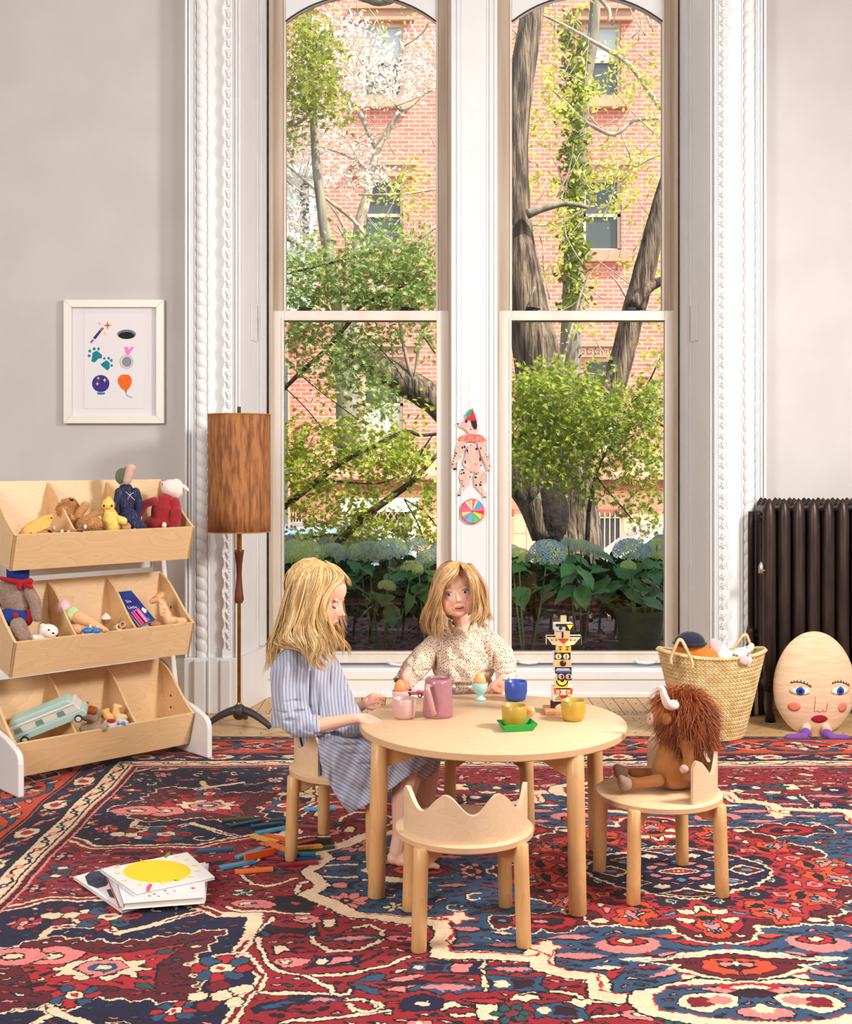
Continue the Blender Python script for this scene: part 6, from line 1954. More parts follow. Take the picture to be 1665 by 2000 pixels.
# legs
hp_n = at(622, 1494, 4.0); kn_n = at(806, 1494, 3.90); an_n = at(776, 1668, 3.90)
hp_f = at(630, 1492, 4.10); kn_f = at(838, 1496, 4.06); an_f = at(834, 1640, 4.10)
mb.cap(hp_n, kn_n, .052, .042); mb.cap(hp_f, kn_f, .052, .042)
mb.cap(at(604, 1466, 4.04), hp_n, .07, .055); mb.cap(at(604, 1466, 4.05), hp_f, .07, .055)
for kn, an in ((kn_n, an_n), (kn_f, an_f)):
 an = Vector(an); an.z = max(an.z, .05)
 mid = kn.lerp(an, .35) + Vector((-.012, 0, 0))
 mb.cap(kn, mid, .0415, .042); mb.cap(mid, kn.lerp(an, .8), .042, .026); mb.cap(kn.lerp(an, .8), an, .026, .027)
 zf = .0055
 heel = Vector((an.x - .012, an.y, zf + .024)); ball = Vector((an.x + .095, an.y - .012, zf + .017))
 mb.cap(heel, heel + Vector((.03, 0, .004)), .023, .026); mb.cap(an, heel + Vector((.02, 0, 0)), .026, .024)
 mb.cap(an + Vector((.01, 0, -.012)), ball, .026, .018); mb.cap(heel + Vector((.02, -.01, -.006)), ball + Vector((0, -.018, 0)), .018, .016); mb.cap(heel + Vector((.02, .008, -.006)), ball + Vector((-.005, .018, -.001)), .018, .015)
 for k in range(5):
  o = -.030 + k * .0150
  Lt = .034 - .0035 * k
  p = Vector((ball.x + .006 - k * .004, ball.y + o, zf + .012)); r_ = .0105 - .0012 * k
  mb.cap(p, p + Vector((Lt * .6, 0, .0)), r_, r_ * .95, 10); mb.cap(p + Vector((Lt * .6, 0, 0)), p + Vector((Lt, 0, -.003)), r_ * .9, r_ * .85, 10)
hs1 = head_sculpt(M1h, .0032, .0145)
body1 = fuse(mb, 'body', SKIN, .0026, 4, G1, lambda co: in_crown(hs1(co), .150), .5)
paint(body1, skin_paint(M1h, rgb(238, 188, 162), [(wr_n + Vector((.07, 0, 0)), .05), (wr_f + Vector((.05, 0, 0)), .06)]))
eyes(M1h, G1, closed=True)
lips(M1h, G1, .0032, .0145)
# dress: loose tunic with raglan sleeves and a skirt that drapes over the chair
STRIPE = bpy.data.materials.new('striped_cotton'); STRIPE.use_nodes = True
nt = STRIPE.node_tree; b = nt.nodes['Principled BSDF']; b.inputs['Roughness'].default_value = .85; b.inputs['Sheen Weight'].default_value = .15
at_ = nt.nodes.new('ShaderNodeAttribute'); at_.attribute_name = 'stripe'
fr = nt.nodes.new('ShaderNodeMath'); fr.operation = 'FRACT'; nt.links.new(at_.outputs['Fac'], fr.inputs[0])
r = nt.nodes.new('ShaderNodeValToRGB'); e = r.color_ramp.elements
e[0].position = 0; e[0].color = rgb(176, 178, 192); e[1].position = 1; e[1].color = rgb(176, 178, 192)
for p_, c_ in ((.28, rgb(190, 191, 202)), (.52, rgb(178, 181, 194)), (.60, rgb(118, 118, 148)), (.70, rgb(124, 122, 150)), (.80, rgb(168, 172, 194))):
 x = e.new(p_); x.color = c_
nt.links.new(fr.outputs[0], r.inputs[0]); nt.links.new(r.outputs[0], b.inputs['Base Color'])
tc = nt.nodes.new('ShaderNodeTexCoord'); wv = nt.nodes.new('ShaderNodeTexNoise'); wv.inputs['Scale'].default_value = 60; wv.inputs['Detail'].default_value = 6
bp = nt.nodes.new('ShaderNodeBump'); bp.inputs['Strength'].default_value = .35; bp.inputs['Distance'].default_value = .002
nt.links.new(tc.outputs['Object'], wv.inputs['Vector']); nt.links.new(wv.outputs['Fac'], bp.inputs['Height']); nt.links.new(bp.outputs[0], b.inputs['Normal'])
def stripe_attr(ob, fn):
 me = ob.data; n = len(me.vertices); co = np.empty(n * 3, np.float32); me.vertices.foreach_get('co', co); co = co.reshape(-1, 3)
 a = me.attributes.new('stripe', 'FLOAT', 'POINT'); a.data.foreach_set('value', fn(co).astype(np.float32))
def tux(co):
 """photo pixel coordinates of points"""
 return 832.5 + co[:, 0] * F / co[:, 1], 900 - (co[:, 2] - HC) * F / co[:, 1]
def folds(co, seedp, fx, fz, amp, region=None):
 w = np.sin(co[:, 0] * fx + co[:, 2] * fz + 1.6 * np.sin(co[:, 2] * 13 + seedp) + 1.2 * np.sin(co[:, 0] * 17 + seedp * 2))
 w2 = np.sin(co[:, 0] * fx * 1.9 - co[:, 2] * fz * .6 + seedp + 2 * np.sin(co[:, 0] * 9))
 d = amp * (w + .5 * w2)
 if region is not None: d = d * region
 co = co.copy(); co[:, 1] += d
 return co
mb = MB()
# bodice
mb.cap(at(602, 1284, 4.0), at(596, 1320, 4.0), .080, .105)
mb.cap(at(597, 1320, 4.0), at(600, 1410, 4.01), .108, .125)
mb.cap(at(625, 1300, 4.0), at(655, 1410, 4.0), .065, .095)
mb.cap(at(640, 1340, 4.0), at(680, 1430, 3.99), .055, .078)
mb.cap(at(602, 1405, 4.02), at(618, 1470, 4.04), .118, .110)
mb.cap(at(650, 1420, 4.0), at(690, 1470, 3.99), .10, .10)
# lap and thighs
mb.cap(at(640, 1480, 3.985), at(812, 1486, 3.93), .092, .068); mb.cap(at(640, 1475, 4.08), at(826, 1482, 4.05), .092, .066)
mb.cap(at(690, 1468, 4.0), at(790, 1470, 4.0), .075, .060)
# hanging cloth on the near side, down to the pointed hem
def slab(poly, d0, d1, nseg=1):
 front = [at(x, y, d0 + dd) for x, y, dd in poly]; back = [at(x, y, d0 + dd) + Vector((0, d1, 0)) for x, y, dd in poly]
 n = len(poly)
 mb.add(front + back, [tuple(range(n)), tuple(reversed(range(n, 2 * n)))] + [(i, (i + 1) % n, n + (i + 1) % n, n + i) for i in range(n)])
slab([(622, 1442, .01), (660, 1440, 0), (820, 1465, .01), (838, 1490, .02), (812, 1508, .01), (760, 1545, .0), (684, 1592, -.01), (672, 1580, -.01), (644, 1530, .0), (624, 1490, .0)], 3.822, .022)
slab([(628, 1446, 0), (700, 1450, 0), (740, 1500, 0), (684, 1585, 0), (655, 1555, 0), (630, 1490, 0)], 3.828, .026)
# near sleeve
mb.cap(at(583, 1276, 3.93), at(566, 1312, 3.89), .052, .066); mb.cap(at(566, 1312, 3.89), at(567, 1380, 3.86), .066, .062)
mb.cap(at(567, 1380, 3.86), at(586, 1414, 3.83), .062, .052); mb.cap(at(586, 1414, 3.83), at(610, 1419, 3.82), .050, .036)
# far sleeve
mb.cap(at(628, 1285, 4.10), at(648, 1350, 4.13), .050, .055); mb.cap(at(648, 1350, 4.13), at(650, 1400, 4.15), .055, .042); mb.cap(at(650, 1400, 4.15), at(672, 1398, 4.13), .040, .032)
def dress_sculpt(co):
 px, py = tux(co)
 up = (py < 1440).astype(float)
 co = folds(co, 1.0, 58, 9, .0085, (py < 1430) * 1.0); co = folds(co, 5.0, 120, 25, .0030, (py < 1430) * 1.0)
 co = folds(co, 3.0, 40, 56, .0075, (py >= 1430) * 1.0); co = folds(co, 6.0, 90, 110, .0025, (py >= 1430) * 1.0)
 # deep crease where the elbow bends and beside the arm
 for (x, y, rx, ry, d, a) in ((600, 1350, .010, .07, .016, 0), (590, 1385, .035, .010, .012, 0), (570, 1400, .03, .008, .010, 0), (640, 1340, .008, .07, .010, 0), (668, 1360, .008, .06, .008, 0), (560, 1340, .008, .05, .008, 0), (552, 1385, .03, .006, .010, 0), (575, 1365, .035, .005, .008, 0), (548, 1300, .006, .05, .006, 0), (582, 1310, .006, .06, .008, 0), (620, 1390, .006, .06, .010, 0), (655, 1310, .006, .05, .008, 0), (700, 1470, .06, .006, .008, 0), (740, 1500, .05, .007, .008, 0), (680, 1452, .07, .008, .012, 0), (720, 1490, .06, .008, .010, 0), (650, 1500, .01, .06, .008, 0)):
  c = at(x, y, 3.85)
  dd = ((co[:, 0] - c.x) / rx) ** 2 + ((co[:, 2] - c.z) / ry) ** 2
  co[:, 1] += np.clip(1 - dd, 0, 1) ** 1.5 * d
 return in_crown(co, .160)
dress = fuse(mb, 'dress', STRIPE, .0042, 3, G1, dress_sculpt, .5)
def st1(co):
 px, py = tux(co)
 a = (px * .985 + (py - 1300) * -.02 + 3.0 * np.sin(py / 26.0) * ((py > 1300))) / 6.6
 b_ = ((px - 600) * .62 - (py - 1450) * .80 + 6 * np.sin(px / 30.0)) / 6.4
 c = ((px - 600) * .80 + (py - 1500) * -.35 + 4 * np.sin(py / 18.0)) / 6.4
 t = np.clip((py - 1446 + (px - 640) * .25) / 1.5, 0, 1)
 lower = np.clip((py - 1500) / 50, 0, 1)
 return a * (1 - t) + (b_) * t
stripe_attr(dress, st1)
dress['label'] = 'blue and white striped cotton dress'
# cuff, button, collar
mb = MB()
c0_ = at(604, 1419, 3.825); c1_ = at(624, 1416, 3.815)
ax = (c1_ - c0_).normalized()
mb.tube([c0_, c0_.lerp(c1_, .1), c1_.lerp(c0_, .1), c1_], [.034, .037, .035, .032], 28)
cuff = mb.build('cuff', STRIPE, G1, smooth=True); stripe_attr(cuff, lambda co: co[:, 0] * 85 + co[:, 2] * 8)
mb = MB(); p = at(603, 1432, 3.79); mb.ell(p, (.0065, .0025, .0065), 12, 8); mb.build('button', mat('horn_button', rgb(120, 100, 84), .4), cuff, smooth=True)
mb = MB()
def collar(u, v):
 a = 2 * PI * u
 c = at(618, 1262 - 8 * v, 4.0)
 r_ = .062 - .012 * v + .004 * math.sin(a * 14)
 return (c.x + r_ * math.cos(a) * 1.0, c.y + r_ * math.sin(a), c.z + .016 * math.cos(a + PI) + v * .012)
mb.grid(collar, 84, 4, True)
co_ = mb.build('collar', STRIPE, G1, smooth=True); stripe_attr(co_, lambda co: co[:, 0] * 90); co_.modifiers.new('S', 'SOLIDIFY').thickness = .003
# hair: solid under-mass then strands
mb = MB()
mb.T = M1h
mb.ell((-.026, 0, .036), (.090, .083, .085), 28, 18)
mb.ell((-.060, 0, -.02), (.050, .070, .090), 20, 14)
mb.ell((.010, 0, .056), (.066, .071, .061), 20, 14)
mb.T = None
mb.cap(at(585, 1190, 3.97), at(568, 1240, 3.97), .058, .045); mb.cap(at(570, 1240, 3.96), at(590, 1258, 3.95), .036, .03)
und = fuse(mb, 'hair_mass', HAIRM[1], .004, 4, G1)
H = lambda x, y, d: at(x, y, d)
near = [   # from the back of the head round to the temple, near side
 [H(612, 1101, 3.99), H(575, 1125, 3.95), H(560, 1170, 3.93), H(548, 1215, 3.91), H(534, 1248, 3.90), H(545, 1262, 3.87), H(590, 1268, 3.84), H(614, 1280, 3.83)],
 [H(616, 1100, 3.97), H(588, 1125, 3.89), H(574, 1170, 3.87), H(566, 1215, 3.86), H(560, 1246, 3.84), H(585, 1262, 3.83), H(606, 1290, 3.82)],
 [H(618, 1100, 3.96), H(596, 1125, 3.88), H(586, 1165, 3.865), H(578, 1210, 3.86), H(576, 1240, 3.84), H(600, 1262, 3.83), H(618, 1300, 3.82), H(640, 1310, 3.83)],
 [H(622, 1100, 3.96), H(606, 1125, 3.88), H(600, 1160, 3.865), H(592, 1200, 3.86), H(590, 1232, 3.845), H(606, 1262, 3.83), H(612, 1290, 3.82), H(634, 1318, 3.83)],
 [H(626, 1101, 3.95), H(620, 1120, 3.88), H(614, 1150, 3.865), H(604, 1190, 3.86), H(602, 1226, 3.85), H(620, 1258, 3.84), H(618, 1286, 3.83), H(640, 1304, 3.83)],
 [H(632, 1102, 3.95), H(634, 1122, 3.885), H(628, 1150, 3.87), H(616, 1185, 3.865), H(618, 1220, 3.86), H(632, 1248, 3.85), H(640, 1275, 3.85), H(650, 1300, 3.86)]]
hair(G1, near, 1050, 1, .0010, .0040, .019, M=M1h, clumps=42)
wsp = [[H(612, 1101, 3.98), H(575, 1125, 3.91), H(558, 1170, 3.89), H(546, 1215, 3.88), H(534, 1255, 3.88), H(528, 1290, 3.88), H(520, 1325, 3.88)], [H(612, 1101, 3.99), H(572, 1125, 3.93), H(554, 1170, 3.91), H(540, 1215, 3.90), H(528, 1250, 3.90), H(520, 1280, 3.90), H(516, 1300, 3.90)]]
hair(G1, wsp, 46, 21, .0010, .004, .010, M=M1h, clumps=6)
front = [
 [H(634, 1102, 3.95), H(645, 1112, 3.90), H(648, 1130, 3.885), H(634, 1158, 3.87), H(625, 1190, 3.865), H(634, 1220, 3.86), H(648, 1246, 3.86), H(660, 1266, 3.86)],
 [H(638, 1102, 3.96), H(655, 1115, 3.91), H(658, 1128, 3.895), H(642, 1152, 3.875), H(632, 1182, 3.865), H(638, 1212, 3.86), H(652, 1240, 3.86), H(670, 1262, 3.88)],
 [H(642, 1103, 3.97), H(668, 1120, 3.935), H(672, 1132, 3.92), H(652, 1150, 3.885), H(640, 1176, 3.87), H(640, 1206, 3.865), H(650, 1236, 3.865), H(672, 1282, 3.88)]]
hair(G1, [near[-1], front[0]], 170, 22, .0009, .002, .007, M=M1h, clumps=8)
hair(G1, front, 200, 2, .0009, .0024, .013, M=M1h, clumps=10)
back = [
 [H(610, 1100, 4.0), H(570, 1130, 3.98), H(556, 1180, 3.97), H(545, 1225, 3.96), H(532, 1252, 3.95), H(528, 1290, 3.94), H(520, 1310, 3.93)],
 [H(612, 1100, 4.01), H(580, 1120, 4.04), H(562, 1170, 4.05), H(552, 1225, 4.05), H(545, 1262, 4.04), H(550, 1285, 4.02)]]
hair(G1, back, 300, 3, .0011, .006, .008, M=M1h, clumps=14)
top = [
 [H(634, 1102, 3.97), H(655, 1108, 3.96), H(674, 1124, 3.955), H(683, 1142, 3.955)],
 [H(632, 1101, 4.0), H(655, 1108, 4.0), H(674, 1126, 3.99), H(682, 1146, 3.98)],
 [H(630, 1101, 4.02), H(650, 1110, 4.04), H(668, 1130, 4.04), H(672, 1160, 4.04), H(662, 1200, 4.04), H(668, 1240, 4.02), H(676, 1270, 3.99)]]
hair(G1, top, 260, 4, .0009, .003, .003, M=M1h, clumps=16)
far = [
 [H(628, 1101, 4.03), H(650, 1120, 4.055), H(660, 1160, 4.06), H(656, 1210, 4.05), H(664, 1240, 4.02), H(672, 1262, 3.99), H(676, 1290, 3.98)],
 [H(628, 1101, 4.04), H(640, 1130, 4.07), H(648, 1180, 4.07), H(650, 1225, 4.05), H(660, 1250, 4.0), H(658, 1280, 3.96)]]
hair(G1, far, 120, 5, .0010, .004, .016, M=M1h, clumps=8)
# ======== the small girl behind the table ========
G2 = thing('person', 'small girl with light brown hair in a cream dotted blouse, kneeling behind the table', 'person', (0, 0, 0))
D2 = 4.41
M2h = head_matrix(at(891, 1157, D2), -88, -3, 9, .98)
mb = MB(); add_head(mb, M2h, 1.0)
mb.T = M2h
mb.T = None
nb = at(903, 1222, 4.44)
mb.cap(M2h @ Vector((-.018, 0, -.06)), nb, .030, .033)
mb.cap(nb, at(905, 1262, 4.44), .036, .070); mb.cap(at(905, 1262, 4.44), at(905, 1340, 4.44), .075, .078); mb.cap(at(905, 1340, 4.44), at(903, 1400, 4.45), .078, .085)
el_l = at(808, 1300, 4.36); wr_l = at(790, 1322, 4.30)
el_r = at(995, 1300, 4.36); wr_r = at(981, 1330, 4.30)
mb.cap(at(850, 1258, 4.44), el_l, .026, .024); mb.cap(el_l, wr_l, .026, .0165)
mb.cap(at(954, 1258, 4.44), el_r, .026, .024); mb.cap(el_r, wr_r, .026, .0165)
hand(mb, wr_l, Vector((.10, -.50, -.62)), (-.2, -.75, .6), -1, .92, (.8, .8, .85, .9), .9, .8, .7)
hand(mb, wr_r, Vector((-.42, -.35, -.62)), (.3, -.8, .35), 1, .92, (1.25, 1.3, 1.3, 1.3), .6, 1.0, .45)
# kneeling legs on the chair seat
for s_ in (-1, 1):
 hip = Vector((.148 + s_ * .05, 4.46, .44)); kn = Vector((.150 + s_ * .06, 4.36, .36)); ft = Vector((.150 + s_ * .05, 4.54, .345))
 mb.cap(hip, kn, .058, .044); mb.cap(kn, ft, .044, .028); mb.cap(ft, ft + Vector((0, .06, .0)), .026, .018)
body2 = fuse(mb, 'body', SKIN, .0026, 3, G2, head_sculpt(M2h, .0054, .0180), .5)
paint(body2, skin_paint(M2h, rgb(240, 190, 164), [(wr_l + Vector((0, -.04, -.03)), .06), (wr_r + Vector((0, -.03, -.04)), .06)]))
eyes(M2h, G2, look=(-.02, .07), up_=.50, dn_=-.50, er=.0160)
lips(M2h, G2, .0054, .0180)
DOT = bpy.data.materials.new('dotted_cotton'); DOT.use_nodes = True
nt = DOT.node_tree; b = nt.nodes['Principled BSDF']; b.inputs['Roughness'].default_value = .85; b.inputs['Sheen Weight'].default_value = .1
tc = nt.nodes.new('ShaderNodeTexCoord'); mp = nt.nodes.new('ShaderNodeMapping'); mp.inputs['Rotation'].default_value = (0, .6, .3); mp.inputs['Scale'].default_value = (1, .6, .72)
nt.links.new(tc.outputs['Object'], mp.inputs[0])
vo = nt.nodes.new('ShaderNodeTexVoronoi'); vo.inputs['Scale'].default_value = 165; vo.inputs['Randomness'].default_value = .55; nt.links.new(mp.outputs[0], vo.inputs['Vector'])
r = nt.nodes.new('ShaderNodeValToRGB'); r.color_ramp.elements[0].position = .26; r.color_ramp.elements[0].color = rgb(96, 66, 58); r.color_ramp.elements[1].position = .38; r.color_ramp.elements[1].color = rgb(232, 208, 184)
nt.links.new(vo.outputs['Distance'], r.inputs[0]); nt.links.new(r.outputs[0], b.inputs['Base Color'])
wv = nt.nodes.new('ShaderNodeTexNoise'); wv.inputs['Scale'].default_value = 50; wv.inputs['Detail'].default_value = 6
bp = nt.nodes.new('ShaderNodeBump'); bp.inputs['Strength'].default_value = .35; bp.inputs['Distance'].default_value = .002
nt.links.new(tc.outputs['Object'], wv.inputs['Vector']); nt.links.new(wv.outputs['Fac'], bp.inputs['Height']); nt.links.new(bp.outputs[0], b.inputs['Normal'])
mb = MB()
mb.cap(at(903, 1237, 4.45), at(905, 1275, 4.43), .052, .100); mb.cap(at(866, 1251, 4.44), at(880, 1300, 4.42), .044, .072); mb.cap(at(942, 1248, 4.44), at(930, 1300, 4.42), .042, .076)
mb.cap(at(903, 1275, 4.43), at(905, 1310, 4.41), .098, .100); mb.cap(at(868, 1312, 4.41), at(945, 1308, 4.40), .042, .042); mb.cap(at(880, 1318, 4.40), at(930, 1312, 4.39), .040, .040)
mb.cap(at(884, 1345, 4.43), at(886, 1390, 4.44), .060, .072); mb.cap(at(935, 1340, 4.43), at(932, 1390, 4.44), .058, .070); mb.cap(at(905, 1330, 4.43), at(905, 1400, 4.44), .07, .085)
# sleeves
mb.cap(at(852, 1258, 4.43), at(828, 1285, 4.40), .042, .050); mb.cap(at(828, 1285, 4.40), at(806, 1310, 4.36), .050, .048); mb.cap(at(806, 1310, 4.36), at(794, 1326, 4.335), .044, .040)
mb.cap(at(956, 1252, 4.43), at(978, 1280, 4.40), .042, .052); mb.cap(at(978, 1280, 4.40), at(988, 1304, 4.36), .052, .044); mb.cap(at(988, 1304, 4.36), at(990, 1322, 4.335), .040, .042)
def bl_sculpt(co):
 co = folds(co, 2.0, 60, 34, .0055); co = folds(co, 7.0, 110, 120, .0022)
 for (x, y, rx, ry, d) in ((852, 1300, .008, .05, .022), (965, 1290, .008, .05, .020), (905, 1332, .09, .009, .016), (958, 1310, .05, .008, .012), (830, 1306, .04, .006, .008), (990, 1292, .04, .006, .010), (985, 1310, .04, .006, .008), (902, 1262, .003, .06, .005)):
  c = at(x, y, 4.38)
  dd = ((co[:, 0] - c.x) / rx) ** 2 + ((co[:, 2] - c.z) / ry) ** 2
  co[:, 1] += np.clip(1 - dd, 0, 1) ** 1.5 * d
 return co
blouse = fuse(mb, 'blouse', DOT, .0038, 3, G2, bl_sculpt, .5)
blouse['label'] = 'cream cotton blouse with small brown dots'
mb = MB()
def collar2(u, v):
 a = 2 * PI * u
 c = at(903, 1228 - 11 * v, 4.44)
 r_ = .050 - .006 * v + .0035 * math.sin(a * 17) * v
 dip = .030 * max(0, -math.sin(a)) ** 6
 return (c.x + r_ * math.cos(a) * 1.12, c.y + r_ * math.sin(a), c.z - dip + .012 * math.cos(a * 2) * v)
mb.grid(collar2, 96, 4, True)
c2 = mb.build('collar', DOT, G2, smooth=True); c2.modifiers.new('S', 'SOLIDIFY').thickness = .003
mb = MB()
for (c, d, r_) in ((at(793, 1327, 4.33), Vector((-.3, -.5, -.8)), .038), (at(990, 1324, 4.33), Vector((.05, -.4, -.9)), .040)):
 d.normalize(); t = d.orthogonal().normalized(); b_ = d.cross(t)
 def cf(u, v):
  a = 2 * PI * u; rr = r_ * (1 + .10 * v) + .0035 * math.sin(a * 11) * (.3 + v)
  return c + d * (.002 + .014 * v) + (t * math.cos(a) + b_ * math.sin(a)) * rr
 mb.grid(cf, 60, 3, True)
cf_ = mb.build('cuff_frill', DOT, G2, smooth=True); cf_.modifiers.new('S', 'SOLIDIFY').thickness = .002
mb = MB(); mb.tube([at(902, 1248, 4.36), at(905, 1262, 4.345), at(907, 1278, 4.335)], .0016, 6); mb.build('placket_shadow_line', mat('placket_shadow', rgb(176, 146, 126), .9), G2)  # thin darker tube colours in the shadow along the blouse opening
mb = MB(); mb.T = M2h
mb.ell((-.026, 0, .036), (.090, .083, .085), 28, 18); mb.ell((-.05, 0, -.03), (.045, .072, .085), 20, 14); mb.ell((.002, 0, .060), (.061, .070, .061), 20, 14)
mb.T = None
mb.cap(at(858, 1170, 4.45), at(848, 1225, 4.44), .030, .034); mb.cap(at(930, 1160, 4.45), at(936, 1200, 4.44), .026, .028)
HB2 = [mat('hair_brown_%d' % i, c, .36, c2, 60, spec=.6, stretch=(1, 1, .15)) for i, (c, c2) in enumerate([(rgb(206, 158, 102), rgb(222, 180, 124)), (rgb(180, 130, 78), rgb(200, 150, 96)), (rgb(228, 190, 136), rgb(236, 204, 152)), (rgb(150, 104, 62), rgb(176, 128, 80))])]
fuse(mb, 'hair_mass', HB2[1], .004, 4, G2)
P0 = (898, 1098)
lefts = [
 [H(898, 1098, 4.42), H(870, 1108, 4.36), H(852, 1135, 4.34), H(840, 1170, 4.345), H(826, 1205, 4.35), H(830, 1230, 4.35), H(845, 1248, 4.34)],
 [H(897, 1099, 4.40), H(874, 1112, 4.33), H(856, 1138, 4.32), H(848, 1172, 4.32), H(838, 1205, 4.33), H(842, 1230, 4.33), H(860, 1252, 4.32)],
 [H(897, 1100, 4.39), H(878, 1116, 4.32), H(862, 1138, 4.31), H(856, 1170, 4.31), H(852, 1200, 4.32), H(856, 1228, 4.32), H(866, 1252, 4.31)],
 [H(897, 1101, 4.38), H(882, 1120, 4.31), H(864, 1142, 4.305), H(856, 1168, 4.305), H(856, 1196, 4.32), H(868, 1224, 4.31), H(872, 1246, 4.31)],
 [H(898, 1102, 4.375), H(886, 1120, 4.31), H(866, 1140, 4.305), H(857, 1162, 4.31), H(859, 1192, 4.32), H(868, 1216, 4.31), H(870, 1244, 4.31)]]
hair(G2, lefts, 760, 11, .0010, .0038, .015, mats=HB2, M=M2h, clumps=30)
rights = [
 [H(898, 1098, 4.42), H(920, 1108, 4.37), H(936, 1135, 4.35), H(944, 1170, 4.35), H(954, 1200, 4.35), H(950, 1220, 4.34), H(958, 1232, 4.33)],
 [H(899, 1099, 4.40), H(918, 1110, 4.34), H(930, 1134, 4.325), H(936, 1168, 4.33), H(944, 1196, 4.33), H(938, 1216, 4.32), H(940, 1228, 4.31)],
 [H(899, 1101, 4.38), H(914, 1114, 4.32), H(924, 1134, 4.31), H(930, 1166, 4.315), H(934, 1194, 4.32), H(928, 1212, 4.31), H(930, 1230, 4.31)],
 [H(899, 1102, 4.375), H(910, 1114, 4.32), H(920, 1132, 4.305), H(925, 1160, 4.31), H(926, 1190, 4.32), H(920, 1208, 4.31), H(926, 1226, 4.31)]]
hair(G2, rights, 640, 12, .0010, .0038, .015, mats=HB2, M=M2h, clumps=26)
mids = [[H(899, 1099, 4.38), H(894, 1110, 4.33), H(882, 1127, 4.31), H(864, 1144, 4.305), H(856, 1170, 4.305), H(857, 1196, 4.31)], [H(898, 1099, 4.39), H(888, 1111, 4.33), H(872, 1134, 4.31), H(861, 1160, 4.305), H(856, 1196, 4.31)]]
hair(G2, mids, 170, 16, .0009, .002, .004, mats=HB2, M=M2h, clumps=8)
mids = [[H(899, 1099, 4.38), H(905, 1109, 4.33), H(916, 1124, 4.31), H(924, 1142, 4.305), H(928, 1170, 4.31), H(926, 1196, 4.31)], [H(900, 1099, 4.39), H(910, 1109, 4.34), H(923, 1130, 4.315), H(930, 1160, 4.31), H(932, 1196, 4.31)]]
hair(G2, mids, 170, 17, .0009, .002, .004, mats=HB2, M=M2h, clumps=8)
wisp = [[H(898, 1103, 4.37), H(888, 1122, 4.315), H(872, 1140, 4.31), H(866, 1150, 4.315)], [H(899, 1104, 4.37), H(896, 1120, 4.312), H(884, 1136, 4.305), H(868, 1146, 4.31)]]
hair(G2, wisp, 70, 13, .0006, .002, .002, mats=HB2, clumps=6)
backs = [[H(880, 1098, 4.46), H(850, 1130, 4.48), H(838, 1180, 4.48), H(828, 1225, 4.45)], [H(920, 1102, 4.46), H(942, 1140, 4.48), H(950, 1190, 4.46), H(955, 1222, 4.42)]]
hair(G2, [backs[0], [p + Vector((.01, .02, 0)) for p in backs[0]]], 150, 14, .0011, .006, .008, mats=HB2, M=M2h, clumps=8)
hair(G2, [backs[1], [p + Vector((-.01, .02, 0)) for p in backs[1]]], 150, 15, .0011, .006, .008, mats=HB2, M=M2h, clumps=8)
# ---------------- toys and small things ----------------
def flatc(name, c, rough=.6, **k):
 return mat(name, c, rough, **k)
def felt(name, c, c2=None):
 return mat(name, c, .95, c2 or tuple(min(1, v * 1.15) for v in c[:3]) + (1,), 60, bump=.5, bscale=140, sheen=.25, bdist=.002, spec=.2)
def pe(mb, x, y, d, rx, ry, rd=None, rot=0, n=16, m=10):
 k = d / F
 mb.ell(at(x, y, d), (rx * k, (rd if rd is not None else (rx + ry) / 2) * k, ry * k), n, m, rotm(0, rot, 0))
def pc(mb, x0, y0, x1, y1, d0, r0, r1, d1=None, n=12):
 d1 = d0 if d1 is None else d1
 mb.cap(at(x0, y0, d0), at(x1, y1, d1), r0 * d0 / F, r1 * d1 / F, n)
def SD(px, y=.10):
 k = (px - 832.5) / F
 bx, by = -1.708 - .697 * y, 4.785 + .717 * y
 s_ = (k * by - bx) / (.7167 - .697 * k)
 return by + .697 * s_
def fur(parent, src, n, L, rad, mats, seed, droop=.3, name='fur', zmin=None, wob=.3, swirl=0):
 """tapering tufts rooted on a surface"""
 rg = random.Random(seed)
 me = src.data
 me.calc_loop_triangles() if hasattr(me, 'calc_loop_triangles') else None
 tri = me.loop_triangles
 ar = [t.area for t in tri]
 pick = rg.choices(range(len(tri)), ar, k=n)
 mb = MB()
 for q in pick:
  t = tri[q]
  a, b_, c = [me.vertices[i].co for i in t.vertices]
  u, v = rg.random(), rg.random()
  if u + v > 1: u, v = 1 - u, 1 - v
  p = a + (b_ - a) * u + (c - a) * v
  if zmin is not None and p.z < zmin: continue
  nn = Vector(t.normal)
  d = (nn + Vector((rg.gauss(0, wob), rg.gauss(0, wob), rg.gauss(0, wob) - droop))).normalized()
  l = L * rg.uniform(.6, 1.3)
  e = Vector((rg.gauss(0, .3), rg.gauss(0, .3), -droop * 1.2)) * l
  mb.mi = rg.randrange(len(mats))
  mb.tube([p - d * l * .1, p + d * l * .35, p + d * l * .72 + e * .3, p + d * l + e * .8], [rad, rad, rad * .7, rad * .15], 4, caps=False)
 return mb.build(name, mats, parent, smooth=True)
